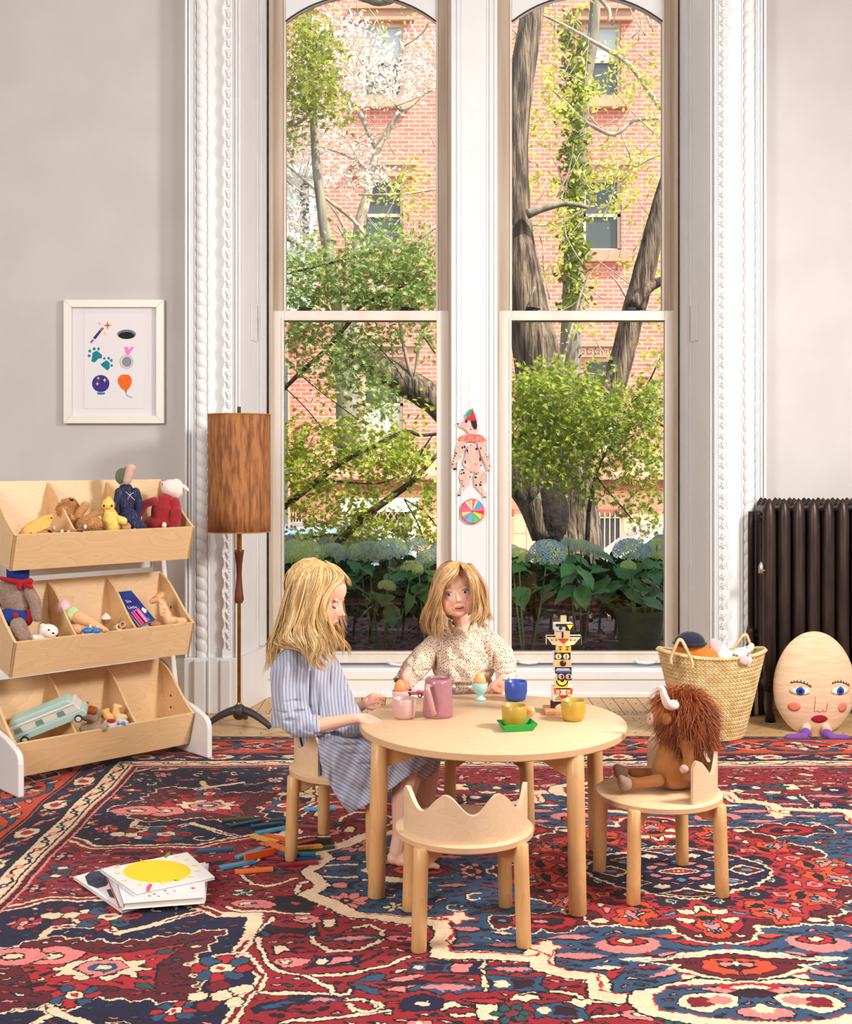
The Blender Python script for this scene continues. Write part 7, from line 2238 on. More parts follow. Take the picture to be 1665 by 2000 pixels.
# --- cups, jug and eggs on the table ---
TZ = .5062
GLZ = {}
def glaze(name, c):
 return mat(name, c, .38, spec=.5, coat=.15, bump=.03, bscale=30)
def mug(px, py, dia, h, col, label, name='mug', zz=TZ, taper=.93):
 p = onz(px, py, zz)
 r_ = dia / 2
 t = thing(name, label, 'cup', p, 0, 'toy cups on the round table')
 prof = [(.0001, 0), (r_ * .74, 0), (r_ * .88, .006), (r_ * taper, .016), (r_, h * .45), (r_, h - .002), (r_ - .0015, h), (r_ - .004, h - .001), (r_ - .005, h * .5), (r_ * .80, .012), (.0001, .010)]
 MB().lathe(prof, 40, caps=False).build('cup_body', glaze(name + '_glaze_%d' % int(px), col), t, smooth=True)
 return t
mug(1120.5, 1406, .080, .066, rgb(190, 156, 56), 'mustard cup in front of the painted block totem')
mug(1005, 1417, .080, .066, rgb(186, 150, 52), 'mustard cup standing in the green tray', zz=TZ + .006)
mug(1008, 1367, .081, .068, rgb(48, 80, 166), 'cobalt blue cup near the far edge of the table')
mug(790, 1402, .079, .066, rgb(208, 166, 158), 'dusty pink cup in front of the pink egg cup')
EGG = mat('eggshell', rgb(236, 162, 106), .45, rgb(226, 148, 92), 14)
EGG2 = mat('pale_eggshell', rgb(242, 184, 128), .45, rgb(234, 170, 112), 14)
def egg(p, m, label, tilt=(0, 0, 0), s=1.0):
 mb = MB()
 prof = []
 for k in range(15):
  a = -PI / 2 + PI * k / 14
  z = math.sin(a); r_ = math.cos(a) * (1 - .13 * z)
  prof.append((max(.0001, r_ * .0215 * s), z * .029 * s))
 mb.lathe(prof, 24, caps=False)
 t = thing('egg', label, 'egg', p, 0, 'toy eggs on the table', rot=tilt)
 mb.build('shell', m, t, smooth=True)
def eggcup(px, py, col, label):
 p = onz(px, py, TZ)
 t = thing('egg_cup', label, 'egg cup', p, 0, 'egg cups on the table')
 prof = [(.0001, 0), (.0225, 0), (.0225, .003), (.012, .009), (.0085, .014), (.013, .019), (.022, .028), (.0265, .042), (.0285, .058), (.0275, .0595), (.0255, .058), (.0225, .042), (.012, .030), (.0001, .028)]
 MB().lathe(prof, 36, caps=False).build('cup_body', glaze('eggcup_glaze_%d' % px, col), t, smooth=True)
 return p
p = eggcup(782, 1382, rgb(240, 196, 190), 'pale pink egg cup behind the dusty pink cup'); egg(p + Vector((0, 0, .068)), EGG, 'brown egg in the pale pink egg cup')
p = eggcup(938, 1366, rgb(176, 226, 222), 'mint egg cup in front of the small girl'); egg(p + Vector((0, 0, .068)), EGG2, 'pale brown egg in the mint egg cup')
egg(onz(1033, 1408, TZ) + Vector((0, 0, .030)), EGG2, 'speckled egg lying in the green tray behind the mustard cup', (R(70), 0, R(30)), .95)
# green tray
p = onz(1011, 1424, TZ)
t = thing('tray', 'bright green boat shaped card tray under a mustard cup', 'tray', p, R(16))
GR = mat('green_card', rgb(30, 176, 74), .5)
mb = MB()
b0 = [(-.048, -.030), (.040, -.034), (.046, .030), (-.042, .034)]; t0 = [(-.062, -.040), (.052, -.046), (.060, .040), (-.054, .046)]
for i in range(4):
 k = (i + 1) % 4
 z = .022
 mb.add([(*b0[i], 0), (*b0[k], 0), (*t0[k], z), (*t0[i], z)], [(0, 1, 2, 3)])
mb.add([(*q, 0) for q in b0], [(0, 1, 2, 3)])
mb.build('tray_body', GR, t, solid=.0015).location = (0, 0, .001)
# jug
p = onz(856, 1398, TZ)
t = thing('jug', 'mauve glazed jug with a long strap handle beside the pink cup', 'jug', p)
JG = mat('mauve_glaze', rgb(178, 124, 128), .28, rgb(168, 110, 116), 16, coat=.4, bump=.08, bscale=24)
mb = MB()
def jf(u, v):
 a = 2 * PI * u
 if v < .5:
  w = v * 2; r_ = .0535 - .0105 * w - (.006 * max(0, .06 - w) / .06); z = .128 * w
 else:
  w = (1 - v) * 2; r_ = (.0535 - .0105 * w) - .004; z = .006 + .122 * w
 sp = max(0, math.cos(a - R(40))) ** 24
 if (v < .5 and w > .80) or (v >= .5 and w > .80):
  q = (w - .80) / .2
  r_ += .010 * sp * q; z += .006 * sp * q
 return (r_ * math.cos(a), r_ * math.sin(a), z)
mb.grid(jf, 64, 28, True)
mb.lathe([(.0001, .0005), (.049, .0005)], 32, caps=False)
mb.build('jug_body', JG, t, smooth=True)
mb = MB()
mb.tube(spline([(-.026, -.034, .106), (-.036, -.062, .112), (-.034, -.072, .098), (-.024, -.073, .06), (-.016, -.062, .024), (-.012, -.050, .016)], 20), .0062, 8, flat=1.5)
mb.build('handle', mat('mauve_glaze_light', rgb(196, 146, 146), .25, coat=.5), t, smooth=True)
# red toy car
c = at(811, 1354, 4.215)
p = Vector((c.x, c.y, TZ))
t = thing('toy_car', 'small red die cast convertible under the small girl\'s hand', 'toy car', p, R(-12))
RC = mat('red_car_paint', rgb(200, 26, 38), .2, coat=.8)
mb = MB(); mb.prism([(-.034, .010), (-.035, .019), (-.028, .022), (.006, .0225), (.030, .020), (.036, .015), (.036, .009)], -.015, .015, 'y'); mb.build('body', RC, t, bevel=.002)
mb = MB(); mb.prism([(-.012, .022), (-.008, .033), (.0, .034), (.008, .022)], -.013, .013, 'y'); mb.build('windscreen', mat('toy_glass', rgb(210, 220, 224), .1, spec=1), t, bevel=.001)
mb = MB(); mb.box(-.026, -.004, -.012, .012, .021, .0245); mb.build('seat', mat('toy_seat', rgb(60, 26, 30), .6), t, bevel=.001)
mb = MB(); mb.box(.0345, .0375, -.014, .014, .009, .012); mb.build('bumper', mat('toy_chrome', rgb(220, 220, 224), .15, metal=.9), t, bevel=.001)
for y in (-.010, .010): MB().ell((.0355, y, .0165), (.002, .003, .003), 10, 6).build('headlight', mat('toy_chrome', rgb(220, 220, 224), .15), t, smooth=True)
for wx in (-.022, .022):
 for wy in (-.0155, .0155):
  mb = MB(); mb.T = Matrix.Translation((wx, wy, .0085)) @ Matrix.Rotation(R(90), 4, 'X')
  mb.lathe([(.0001, -.003), (.0085, -.003), (.0085, .003), (.0001, .003)], 18); w_ = mb.build('wheel', mat('tyre', rgb(40, 38, 38), .8), t, auto=40)
  mb = MB(); mb.T = Matrix.Translation((wx, wy, .0085)) @ Matrix.Rotation(R(90), 4, 'X'); mb.lathe([(.0001, -.0034), (.0045, -.0034), (.0045, .0034), (.0001, .0034)], 14); mb.build('hubcap', mat('toy_hub', rgb(232, 230, 226), .3), w_, auto=40)
# --- totem ---
DT = 3.93
TT = thing('block_totem', 'tall totem of painted animal face blocks threaded on a wooden dowel', 'toy', Vector((at(1099, 1390, DT).x, DT, TZ)))
NAT = mat('natural_block_wood', rgb(232, 190, 142), .5, rgb(222, 174, 124), 20, stretch=(1, 1, 6))
BLKP = mat('block_black', rgb(40, 26, 30), .5); YEL = mat('block_yellow', rgb(236, 196, 52), .5); REDP = mat('block_red', rgb(216, 84, 42), .5); PNK = mat('block_pink', rgb(232, 144, 124), .5)
CRM = mat('block_cream', rgb(244, 216, 172), .5); GRY = mat('block_grey', rgb(176, 182, 190), .5); BLU = mat('block_blue', rgb(52, 82, 142), .5); MRN = mat('block_maroon', rgb(166, 40, 66), .5); WHT = mat('block_white', rgb(238, 232, 224), .5); LEMON = mat('block_lemon', rgb(240, 226, 66), .5); OLV = mat('block_olive', rgb(150, 140, 40), .5)
def tl(x, y):
 q = at(x, y, DT); return (q.x - TT.location.x, q.z - TT.location.z)
DPT = .052
def blk(x0, y0, x1, y1, m, decor, rz=0.0, depth=DPT, side=WHT, name='block'):
 a = tl(x0, y1); c = tl(x1, y0)
 cx = (a[0] + c[0]) / 2; w = c[0] - a[0]
 M = Matrix.Translation((cx, .026, 0)) @ Matrix.Rotation(R(rz), 4, 'Z')
 mb = MB(); mb.T = M
 mb.box(-w / 2, w / 2, -depth / 2, depth / 2, a[1] + .0003, c[1] - .0003)
 o = mb.build(name, side, TT, bevel=.0012)
 yf = -depth / 2
 f_ = MB(); f_.T = M; f_.box(-w / 2 + .0006, w / 2 - .0006, yf - .0006, yf + .0004, a[1] + .0009, c[1] - .0009); f_.build('painted_face', m, o)
 for k, (polys, dm) in enumerate(decor):
  q = MB(); q.T = M
  for pl in polys:
   q.prism([(tl(x, y)[0] - cx, tl(x, y)[1]) for x, y in pl], yf - .0011 - .0004 * k, yf - .0004 - .0004 * k, 'y')
  q.build('painted_mark', dm, o)
 return o
def zt_(*q): return [(1040 + x / 8.69, 1190 + y / 8.69) for x, y in q]
def zc(x, y, rx, ry=None, n=16):
 ry = ry or rx
 return [(1040 + (x + rx * math.cos(2 * PI * k / n)) / 8.69, 1190 + (y + ry * math.sin(2 * PI * k / n)) / 8.69) for k in range(n)]
def Z(x, y): return (1040 + x / 8.69, 1190 + y / 8.69)
def zb(x0, y0, x1, y1, *a, **k):
 p, q = Z(x0, y0), Z(x1, y1); return blk(p[0], p[1], q[0], q[1], *a, **k)
zb(495, 250, 595, 125, NAT, [], side=NAT, depth=.013)
TT.children[-1].name = 'dowel_tip'
zb(385, 370, 700, 250, BLKP, [([zt_((385, 290), (555, 300), (555, 372), (385, 368))], GRY), ([zc(470, 322, 30)], BLKP), ([zt_((575, 262), (690, 262), (630, 355))], LEMON)], rz=4)
zb(405, 490, 640, 370, NAT, [([zt_((500, 385), (532, 385), (532, 480), (516, 492), (500, 480))], BLKP)])
zb(250, 612, 845, 462, BLKP, [([zt_((250, 480), (835, 480), (715, 612), (350, 612))], CRM), ([zt_((440, 512), (635, 512), (540, 612))], REDP), ([zt_((330, 510), (355, 540), (330, 540)), zt_((405, 510), (435, 540), (405, 540)), zt_((665, 510), (640, 540), (668, 540)), zt_((742, 510), (715, 540), (742, 540))], BLKP), ([zt_((290, 508), (318, 540), (300, 525)), zt_((368, 508), (398, 540), (375, 540)), zt_((700, 512), (676, 545), (700, 540)), zt_((785, 512), (760, 545), (785, 535))], YEL)], depth=.030)
zb(425, 730, 660, 618, YEL, [([zt_((430, 628), (525, 632), (480, 650)), zt_((550, 632), (655, 628), (600, 650))], BLKP), ([zc(478, 678, 40, 22), zc(597, 678, 42, 24)], PNK), ([zc(478, 678, 14), zc(597, 678, 14)], BLKP)])
zb(375, 850, 655, 738, BLKP, [([zc(445, 800, 52, 48), zc(578, 800, 52, 48)], CRM), ([zc(447, 800, 12, 46), zc(578, 800, 12, 46)], OLV), ([zc(447, 806, 9), zc(578, 806, 9)], BLKP)])
zb(382, 980, 660, 852, NAT, [([zc(522, 918, 55, 52)], BLKP), ([zc(540, 892, 10)], WHT)])
zb(385, 1085, 672, 984, BLKP, [([zt_((398, 1045), (420, 1000), (625, 1000), (655, 1045), (650, 1062), (400, 1062))], GRY), ([zt_((398, 1045), (655, 1045), (640, 1080), (420, 1080))], BLU)])
zb(425, 1200, 672, 1088, BLKP, [([zc(492, 1140, 50, 46), zc(618, 1140, 50, 46)], WHT), ([zc(490, 1140, 42, 38), zc(616, 1140, 42, 38)], PNK), ([zt_((496, 1102), (520, 1110), (530, 1140), (520, 1170), (496, 1178)), zt_((622, 1102), (646, 1110), (656, 1140), (646, 1170), (622, 1178))], BLKP), ([zc(550, 1182, 12)], REDP)])
zb(398, 1315, 615, 1203, YEL, [([[Z(508 + 105 * math.cos(R(a)), 1210 + 100 * math.sin(R(a))) for a in range(0, 181, 12)] + [Z(508 + 82 * math.cos(R(a)), 1210 + 78 * math.sin(R(a))) for a in range(180, -1, -12)]], BLKP), ([[Z(508 + 82 * math.cos(R(a)), 1210 + 78 * math.sin(R(a))) for a in range(0, 181, 12)]], LEMON), ([zc(510, 1212, 32, 24)], BLKP)])
zb(352, 1560, 695, 1325, CRM, [([zt_((355, 1335), (690, 1335), (610, 1358), (440, 1358))], BLKP), ([zt_((362, 1345), (470, 1360), (500, 1400), (470, 1450), (380, 1440)), zt_((690, 1345), (600, 1360), (570, 1400), (590, 1450), (680, 1440))], REDP), ([zc(435, 1405, 26, 40), zc(618, 1405, 26, 40)], CRM), ([zc(435, 1410, 11), zc(620, 1412, 11)], BLKP), ([zt_((452, 1455), (610, 1455), (532, 1558))], MRN),
                              ([zt_((425, 1472), (460, 1474), (460, 1480), (425, 1480)), zt_((400, 1498), (478, 1502), (478, 1508), (400, 1506)), zt_((385, 1524), (490, 1528), (490, 1535), (385, 1534)), zt_((605, 1476), (645, 1474), (645, 1482), (605, 1482)), zt_((595, 1502), (668, 1500), (668, 1508), (595, 1508)), zt_((580, 1528), (680, 1526), (680, 1534), (580, 1534))], BLKP)])
zb(335, 1682, 750, 1566, BLKP, [([[Z(570 + 150 * math.cos(R(a)), 1690 + 90 * math.sin(R(a))) for a in range(180, 361, 12)]], CRM), ([[Z(570 + 60 * math.cos(R(a)), 1650 + 70 * math.sin(R(a))) for a in range(180, 361, 15)]], PNK)], rz=-14, side=PNK, depth=.046)
base = MB(); a = tl(*Z(210, 1845)); c = tl(*Z(760, 1690))
base.box(a[0], c[0], -.028, .070, 0, c[1] - .0005); base.build('totem_base', mat('base_block_wood', rgb(222, 164, 124), .55, rgb(206, 144, 104), 14, stretch=(6, 6, 1)), TT, bevel=.003)
# --- paper dog puppet and colour wheel on the mullion ---
yw = YS - .112
PD = thing('paper_puppet', 'jointed spotted paper dog in a red pointed hat stuck on the window mullion', 'puppet', (0, 0, 0))
SK = mat('paper_dog_pink', rgb(244, 204, 188), .8, rgb(236, 176, 158), 30); SPOT = mat('paper_spot', rgb(40, 28, 36), .8); HATR = mat('paper_red', rgb(212, 44, 40), .7); GRN2 = mat('paper_green', rgb(42, 160, 130), .8); COLLR = mat('paper_coral', rgb(226, 92, 84), .8, rgb(240, 150, 130), 60)
def dz(x, y, dd=0.0):
 q = at(860 + x / 7.69, 780 + y / 7.69, yw); return (q.x, q.z)
def paper(name, pts, m, off, spots=(), parent=None, curl=0.0):
 mb = MB(); mb.prism([dz(x, y) for x, y in pts], yw - .002 - off, yw - .0008 - off, 'y')
 o = mb.build(name, m, parent or PD, bevel=.0004)
 if spots:
  s_ = MB()
  for (x, y, rx, ry) in spots:
   s_.prism([dz(x + rx * math.cos(2 * PI * k / 10), y + ry * math.sin(2 * PI * k / 10)) for k in range(10)], yw - .0024 - off, yw - .0019 - off, 'y')
  s_.build('spots', SPOT, o)
 return o
paper('head', [(258, 365), (275, 352), (330, 362), (372, 312), (430, 298), (540, 315), (560, 400), (548, 470), (530, 500), (480, 525), (430, 505), (385, 455), (330, 425), (275, 415)], SK, .006, [(392, 333, 22, 24), (266, 368, 12, 13), (320, 400, 5, 6), (353, 400, 5, 6), (460, 452, 10, 12), (420, 400, 4, 4), (362, 356, 4, 4)])
paper('ear', [(455, 318), (545, 312), (555, 400), (545, 450), (510, 450), (478, 400)], SPOT, .0085)
paper('hat', [(380, 308), (478, 150), (500, 175), (548, 315), (470, 325)], HATR, .009)
paper('hat_pompom', [(425 + 34 * math.cos(a), 235 + 34 * math.sin(a)) for a in [2 * PI * k / 14 for k in range(14)]], GRN2, .011); paper('hat_pompom', [(455 + 30 * math.cos(a), 180 + 28 * math.sin(a)) for a in [2 * PI * k / 14 for k in range(14)]], GRN2, .011); paper('hat_pompom', [(482 + 11 * math.cos(a), 150 + 13 * math.sin(a)) for a in [2 * PI * k / 10 for k in range(10)]], MRN, .011)
paper('torso', [(440, 690), (480, 668), (530, 680), (575, 760), (600, 880), (622, 960), (610, 1010), (560, 1050), (510, 1092), (460, 1085), (430, 1050), (345, 990), (345, 940), (380, 850), (400, 760)], SK, .003, [(410, 770, 12, 24), (548, 745, 18, 22), (460, 686, 10, 8), (378, 940, 12, 28), (600, 900, 12, 34), (422, 808, 8, 8), (455, 940, 6, 6), (538, 975, 6, 6), (614, 990, 10, 10)])
paper('ruff', [(262, 600), (320, 545), (400, 525), (560, 525), (640, 545), (690, 625), (640, 640), (590, 625), (560, 655), (500, 635), (450, 635), (400, 650), (360, 620), (310, 630)], COLLR, .007)
for pts, sp in (([(270, 640), (330, 615), (395, 640), (370, 760), (300, 870), (240, 960), (245, 1050), (210, 1068), (178, 1010), (180, 940), (235, 800)], [(335, 725, 12, 20), (368, 715, 14, 22), (242, 810, 13, 14), (225, 850, 10, 14), (205, 885, 8, 9), (200, 930, 8, 8), (188, 975, 10, 12), (222, 1045, 26, 18), (268, 848, 5, 5)]),
    ([(565, 650), (620, 625), (668, 640), (690, 780), (740, 900), (762, 1020), (742, 1075), (708, 1070), (690, 1000), (640, 880), (590, 760)], [(608, 735, 10, 18), (685, 828, 9, 10), (700, 866, 8, 12), (668, 860, 5, 5), (715, 905, 6, 10), (742, 1000, 8, 14), (720, 940, 5, 6), (728, 1070, 12, 8)])):
 paper('arm', pts, SK, .0045, sp)
for pts, sp in (([(330, 1045), (410, 1035), (455, 1090), (460, 1180), (430, 1270), (370, 1330), (310, 1390), (300, 1450), (262, 1445), (265, 1410), (330, 1310), (335, 1260), (285, 1190), (290, 1100)], [(355, 1105, 15, 18), (320, 1118, 12, 16), (335, 1058, 24, 12), (450, 1165, 9, 12), (330, 1220, 9, 9), (350, 1305, 9, 9), (282, 1440, 20, 12)]),
    ([(530, 1080), (600, 1050), (665, 1080), (690, 1150), (680, 1240), (625, 1310), (660, 1380), (708, 1420), (700, 1465), (660, 1475), (640, 1420), (570, 1350), (520, 1290), (512, 1180)], [(545, 1120, 16, 12), (535, 1172, 22, 15), (612, 1245, 12, 14), (605, 1285, 18, 18), (540, 1288, 15, 18), (672, 1468, 16, 10), (570, 1100, 8, 8), (590, 1270, 8, 8)])):
 paper('leg', pts, SK, .0045, sp)
mb = MB(); a = dz(440, 150); mb.tube([(a[0], yw - .001, a[1] + .20), (a[0], yw - .001, a[1])], .0006, 4); mb.build('thread', mat('thread_grey', rgb(170, 164, 158), .8), PD)
CW = thing('colour_wheel', 'round paper wheel of bright coloured segments stuck below the paper dog', 'decoration', (0, 0, 0))
c = dz(485, 1680)
rad = 176 / 7.69 * yw / F
mb = MB(); mb.prism([(c[0] + rad * math.cos(2 * PI * k / 48), c[1] + rad * 1.06 * math.sin(2 * PI * k / 48)) for k in range(48)], yw - .012, yw - .008, 'y'); mb.build('wheel_rim', mat('paper_wheel_red', rgb(226, 60, 58), .7), CW)
cols = [(4, 22, rgb(236, 110, 170)), (22, 50, rgb(74, 176, 214)), (50, 62, rgb(90, 200, 170)), (62, 72, rgb(250, 220, 210)), (72, 92, rgb(232, 108, 160)), (92, 106, rgb(250, 222, 96)), (106, 114, rgb(120, 190, 200)), (114, 130, rgb(226, 220, 214)), (130, 158, rgb(240, 104, 110)), (158, 183, rgb(234, 110, 160)), (185, 204, rgb(252, 226, 90)), (204, 216, rgb(90, 190, 200)), (216, 234, rgb(188, 110, 210)), (234, 262, rgb(96, 200, 190)), (262, 280, rgb(90, 176, 214)), (280, 302, rgb(130, 196, 70)), (302, 318, rgb(80, 190, 170)), (318, 344, rgb(252, 222, 80)), (344, 364, rgb(226, 60, 58))]
for k, (a0, a1, cl) in enumerate(cols):
 rr = rad * .93
 mb = MB(); mb.prism([c] + [(c[0] + rr * math.cos(R(a0 + (a1 - a0) * q / 5)), c[1] + rr * 1.06 * math.sin(R(a0 + (a1 - a0) * q / 5))) for q in range(6)], yw - .0130, yw - .0118, 'y')
 mb.build('segment', mat('paper_seg_%d' % k, cl, .8), CW)
mb = MB(); mb.prism([(c[0] + rad * .1 * math.cos(2 * PI * k / 14), c[1] + rad * .1 * math.sin(2 * PI * k / 14)) for k in range(14)], yw - .0145, yw - .0128, 'y'); mb.build('hub', mat('paper_wheel_red', rgb(226, 60, 58), .7), CW)
# --- books on the rug ---
BKW = mat('book_cover_white', rgb(236, 234, 234), .45); PAGE = mat('book_pages', rgb(226, 216, 200), .9)
def book(name_, corners, z0, th, label, spine=None):
 """corners: four photo pixels of the top cover, seen at height z0+th"""
 c = [onz(x, y, z0 + th) for x, y in corners]
 o = (c[0] + c[1] + c[2] + c[3]) / 4; o.z = z0
 t = thing('book', label, 'book', o, 0, 'picture books stacked on the rug')
 q = [(p.x - o.x, p.y - o.y) for p in c]
 MB().prism(q, th - .0022, th).build('cover', BKW, t, bevel=.0006)
 MB().prism(q, 0, .0022).build('cover', BKW, t, bevel=.0006)
 MB().prism([(x * .965, y * .965) for x, y in q], .0022, th - .0022).build('pages', PAGE, t)
 sp = [q[0], q[1], (q[1][0] * .985, q[1][1] * .985), (q[0][0] * .985, q[0][1] * .985)]
 MB().prism(sp, 0, th).build('spine', spine or BKW, t)
 def F2(x, y, zz):
  w = onz(x, y, z0 + th); return (w.x - o.x, w.y - o.y)
 return t, F2, th
def bdec(t, F2, th, name_, polys, m, lift=.0004):
 mb = MB()
 for pl in polys: mb.prism([F2(x, y, 0) for x, y in pl], th - .0002, th + lift)
 mb.build(name_, m, t)
zr = .0062
BC = [(143, 1717), (237, 1783), (330, 1755), (240, 1690)]
t, f2, th = book('b', [(143, 1712), (238, 1778), (345, 1752), (232, 1688)], zr, .009, 'lowest white picture book with dark blue painted shapes, fanned out to the left')
bdec(t, f2, th, 'painted_shape', [[(166, 1712), (178, 1702), (205, 1700), (222, 1706), (208, 1730), (190, 1735), (172, 1728)], [(208, 1738), (225, 1735), (228, 1756), (215, 1752)]], mat('cover_ink_blue', rgb(66, 74, 98), .7, rgb(40, 46, 70), 60))
t, f2, th = book('b', [(208, 1712), (233, 1770), (402, 1756), (408, 1686)], zr + .0092, .008, 'middle picture book with a red painted spine edge', mat('spine_coral', rgb(226, 120, 100), .6))
t, f2, th = book('b', [(222, 1706), (240, 1764), (400, 1752), (402, 1684)], zr + .0174, .020, 'cream picture book printed with pink leaves under the sun book')
PKL = mat('cover_pink', rgb(224, 92, 120), .6); ORC = mat('cover_orange', rgb(240, 128, 60), .6); GNC = mat('cover_green', rgb(110, 150, 50), .6); BLC = mat('cover_blue', rgb(50, 110, 150), .6)
rq = random.Random(8)
for k in range(26):
 x, y = rq.uniform(285, 395), rq.uniform(1712, 1752)
 r_ = rq.uniform(2.5, 7)
 bdec(t, f2, th, 'painted_leaf', [[(x + r_ * math.cos(a) * (1 if q % 2 else .45), y + r_ * .45 * math.sin(a) * (1 if q % 2 else .45)) for q, a in enumerate([2 * PI * j / 10 for j in range(10)])]], rq.choice([PKL, PKL, PKL, ORC, GNC, BLC, BLKP]))
t, f2, th = book('b', [(195, 1698), (264, 1746), (420, 1713), (366, 1664)], zr + .0380, .0085, 'top picture book with a big yellow sun on its white cover')
SUN = mat('cover_sun_yellow', rgb(238, 216, 42), .5)
bdec(t, f2, th, 'painted_sun', [[(307 + 66 * math.cos(2 * PI * k / 36), 1702 + 22 * math.sin(2 * PI * k / 36)) for k in range(36)]], SUN)
for (x, y, a) in ((277, 1681, 60), (345, 1674, -30), (364, 1680, -25), (380, 1691, -5), (386, 1702, 0), (372, 1713, 5), (347, 1720, 15), (316, 1726, 60), (272, 1729, -40), (243, 1720, -20), (229, 1706, 0), (228, 1695, 5)):
 dx_, dy_ = math.cos(R(a)) * 6, math.sin(R(a)) * 2.4
 bdec(t, f2, th, 'sun_ray', [[(x - dx_, y - dy_ - 1), (x + dx_, y + dy_ - 1.2), (x + dx_, y + dy_ + 1.2), (x - dx_, y - dy_ + 1)]], SUN)
bdec(t, f2, th, 'painted_leaf', [[(320, 1674), (326, 1666), (333, 1664), (331, 1671), (324, 1676)]], GNC)
bdec(t, f2, th, 'painted_caterpillar', [[(286, 1733), (292, 1726), (298, 1727), (292, 1741), (286, 1742)]], PKL)
bdec(t, f2, th, 'barcode', [[(226 + 2.4 * k, 1690 - .8 * k), (227.2 + 2.4 * k, 1690 - .8 * k), (229 + 2.4 * k, 1693 - .8 * k), (227.8 + 2.4 * k, 1693 - .8 * k)] for k in range(11)], mat('print_grey', rgb(110, 106, 104), .8))
# --- coloured building planks on the rug ---
PLC = {'t': ('dark teal', rgb(34, 72, 96)), 'b': ('sky blue', rgb(76, 160, 200)), 'g': ('olive green', rgb(72, 82, 56)), 'y': ('yellow', rgb(240, 178, 66)), 'o': ('orange', rgb(238, 96, 32)), 'r': ('crimson', rgb(150, 30, 48)), 'd': ('light orange', rgb(244, 122, 48)), 'u': ('petrol blue', rgb(38, 92, 126))}
PLM = {k: mat('plank_' + v[0].replace(' ', '_'), v[1], .5, tuple(c * .85 for c in v[1][:3]) + (1,), 14, stretch=(8, 8, 1)) for k, v in PLC.items()}
planks = [  # x0, y0, x1, y1, colour, height, tilt, label tail
 (432, 1602, 500, 1596, 'g', 0, 'lying flat, farthest from the chair leg'), (447, 1613, 510, 1601, 't', 0, 'beside the farthest olive plank'), (489, 1614, 556, 1606, 't', 0, 'pointing at the chair leg'),
 (505, 1626, 556, 1616, 'b', 0, 'against the girl\'s chair leg'), (382, 1662, 458, 1656, 'u', .0, 'lying alone above the sun book'), (488, 1630, 548, 1646, 'y', .010, 'across the pile, its end lifted'), (524, 1632, 566, 1640, 'o', .0, 'under the yellow plank'),
 (522, 1645, 570, 1662, 'd', .018, 'on top of the pile by the leg'), (464, 1674, 514, 1656, 'b', 0, 'left of the raised orange plank'), (436, 1693, 492, 1682, 'b', 0, 'nearest sky blue one, below the pile'),
 (474, 1682, 538, 1662, 'o', .014, 'standing on edge in the pile'), (455, 1702, 538, 1696, 'd', 0, 'nearest to the books'), (572, 1650, 602, 1643, 'r', .006, 'behind the chair leg'), (572, 1658, 620, 1650, 'y', .012, 'right of the chair leg'),
 (594, 1660, 644, 1653, 'g', .0, 'right of the leg under the yellow one'), (540, 1666, 620, 1667, 'u', .010, 'crossing in front of the leg'), (560, 1676, 620, 1674, 't', 0, 'under the petrol blue plank'), (528, 1674, 560, 1676, 'r', 0, 'left under the petrol plank'), (566, 1687, 604, 1684, 'r', 0, 'nearest crimson one, right of the leg'),
 (589, 1580, 662, 1578, 'b', 0, 'farthest sky blue one, under the dress hem'), (573, 1612, 646, 1617, 'r', 0, 'behind the girl\'s chair'), (548, 1600, 566, 1598, 't', 0, 'mostly hidden by the chair leg')]
for k, (x0, y0, x1, y1, c, h, tail) in enumerate(planks):
 a = onz(x0, y0, zr + .006 + h); b_ = onz(x1, y1, zr + .006 + h)
 d = b_ - a; ang = math.atan2(d.y, d.x)
 mid = (a + b_) / 2
 t = MB().box(-.0625, .0625, -.012, .012, 0, .009).build('toy_plank', PLM[c], bevel=.0008)
 if 'edge' in tail: t.scale = (1, .4, 2.6)
 t.location = (mid.x, mid.y, zr + h); t.rotation_euler = (0, R(4) if h > .011 else 0, ang)
 tag(t, '%s wooden building plank %s' % (PLC[c][0], tail), 'toy block', 'coloured building planks scattered on the rug')
# --- woven basket ---
BX, BY = (1392 - 832.5) * 5.72 / F, 5.74
BK = thing('basket', 'woven palm straw basket with two loop handles full of soft toys', 'basket', (BX, BY, 0.006))
def straw_mat():
 m = bpy.data.materials.new('woven_straw'); m.use_nodes = True
 nt = m.node_tree; b = nt.nodes['Principled BSDF']; b.inputs['Roughness'].default_value = .75
 tc = nt.nodes.new('ShaderNodeTexCoord'); n = nt.nodes.new('ShaderNodeTexNoise'); n.inputs['Scale'].default_value = 25; n.inputs['Detail'].default_value = 6
 nt.links.new(tc.outputs['Object'], n.inputs['Vector'])
 r = nt.nodes.new('ShaderNodeValToRGB'); r.color_ramp.elements[0].position = .35; r.color_ramp.elements[1].position = .68; r.color_ramp.elements[0].color = rgb(214, 182, 124); r.color_ramp.elements[1].color = rgb(238, 216, 166)
 nt.links.new(n.outputs['Fac'], r.inputs[0]); nt.links.new(r.outputs[0], b.inputs['Base Color'])
 return m
STR = straw_mat()
def bk_r(u, z, top=.415):
 a = 2 * PI * u
 k = z / top
 rx = .150 + .110 * k ** .9; ry = .125 + .045 * k
 return rx * math.cos(a), ry * math.sin(a)
def bk_top(u):
 a = 2 * PI * u
 return .395 + .030 * math.cos(a) ** 2 - .008 * math.sin(a)
mb = MB()
nrow, ncol = 21, 76
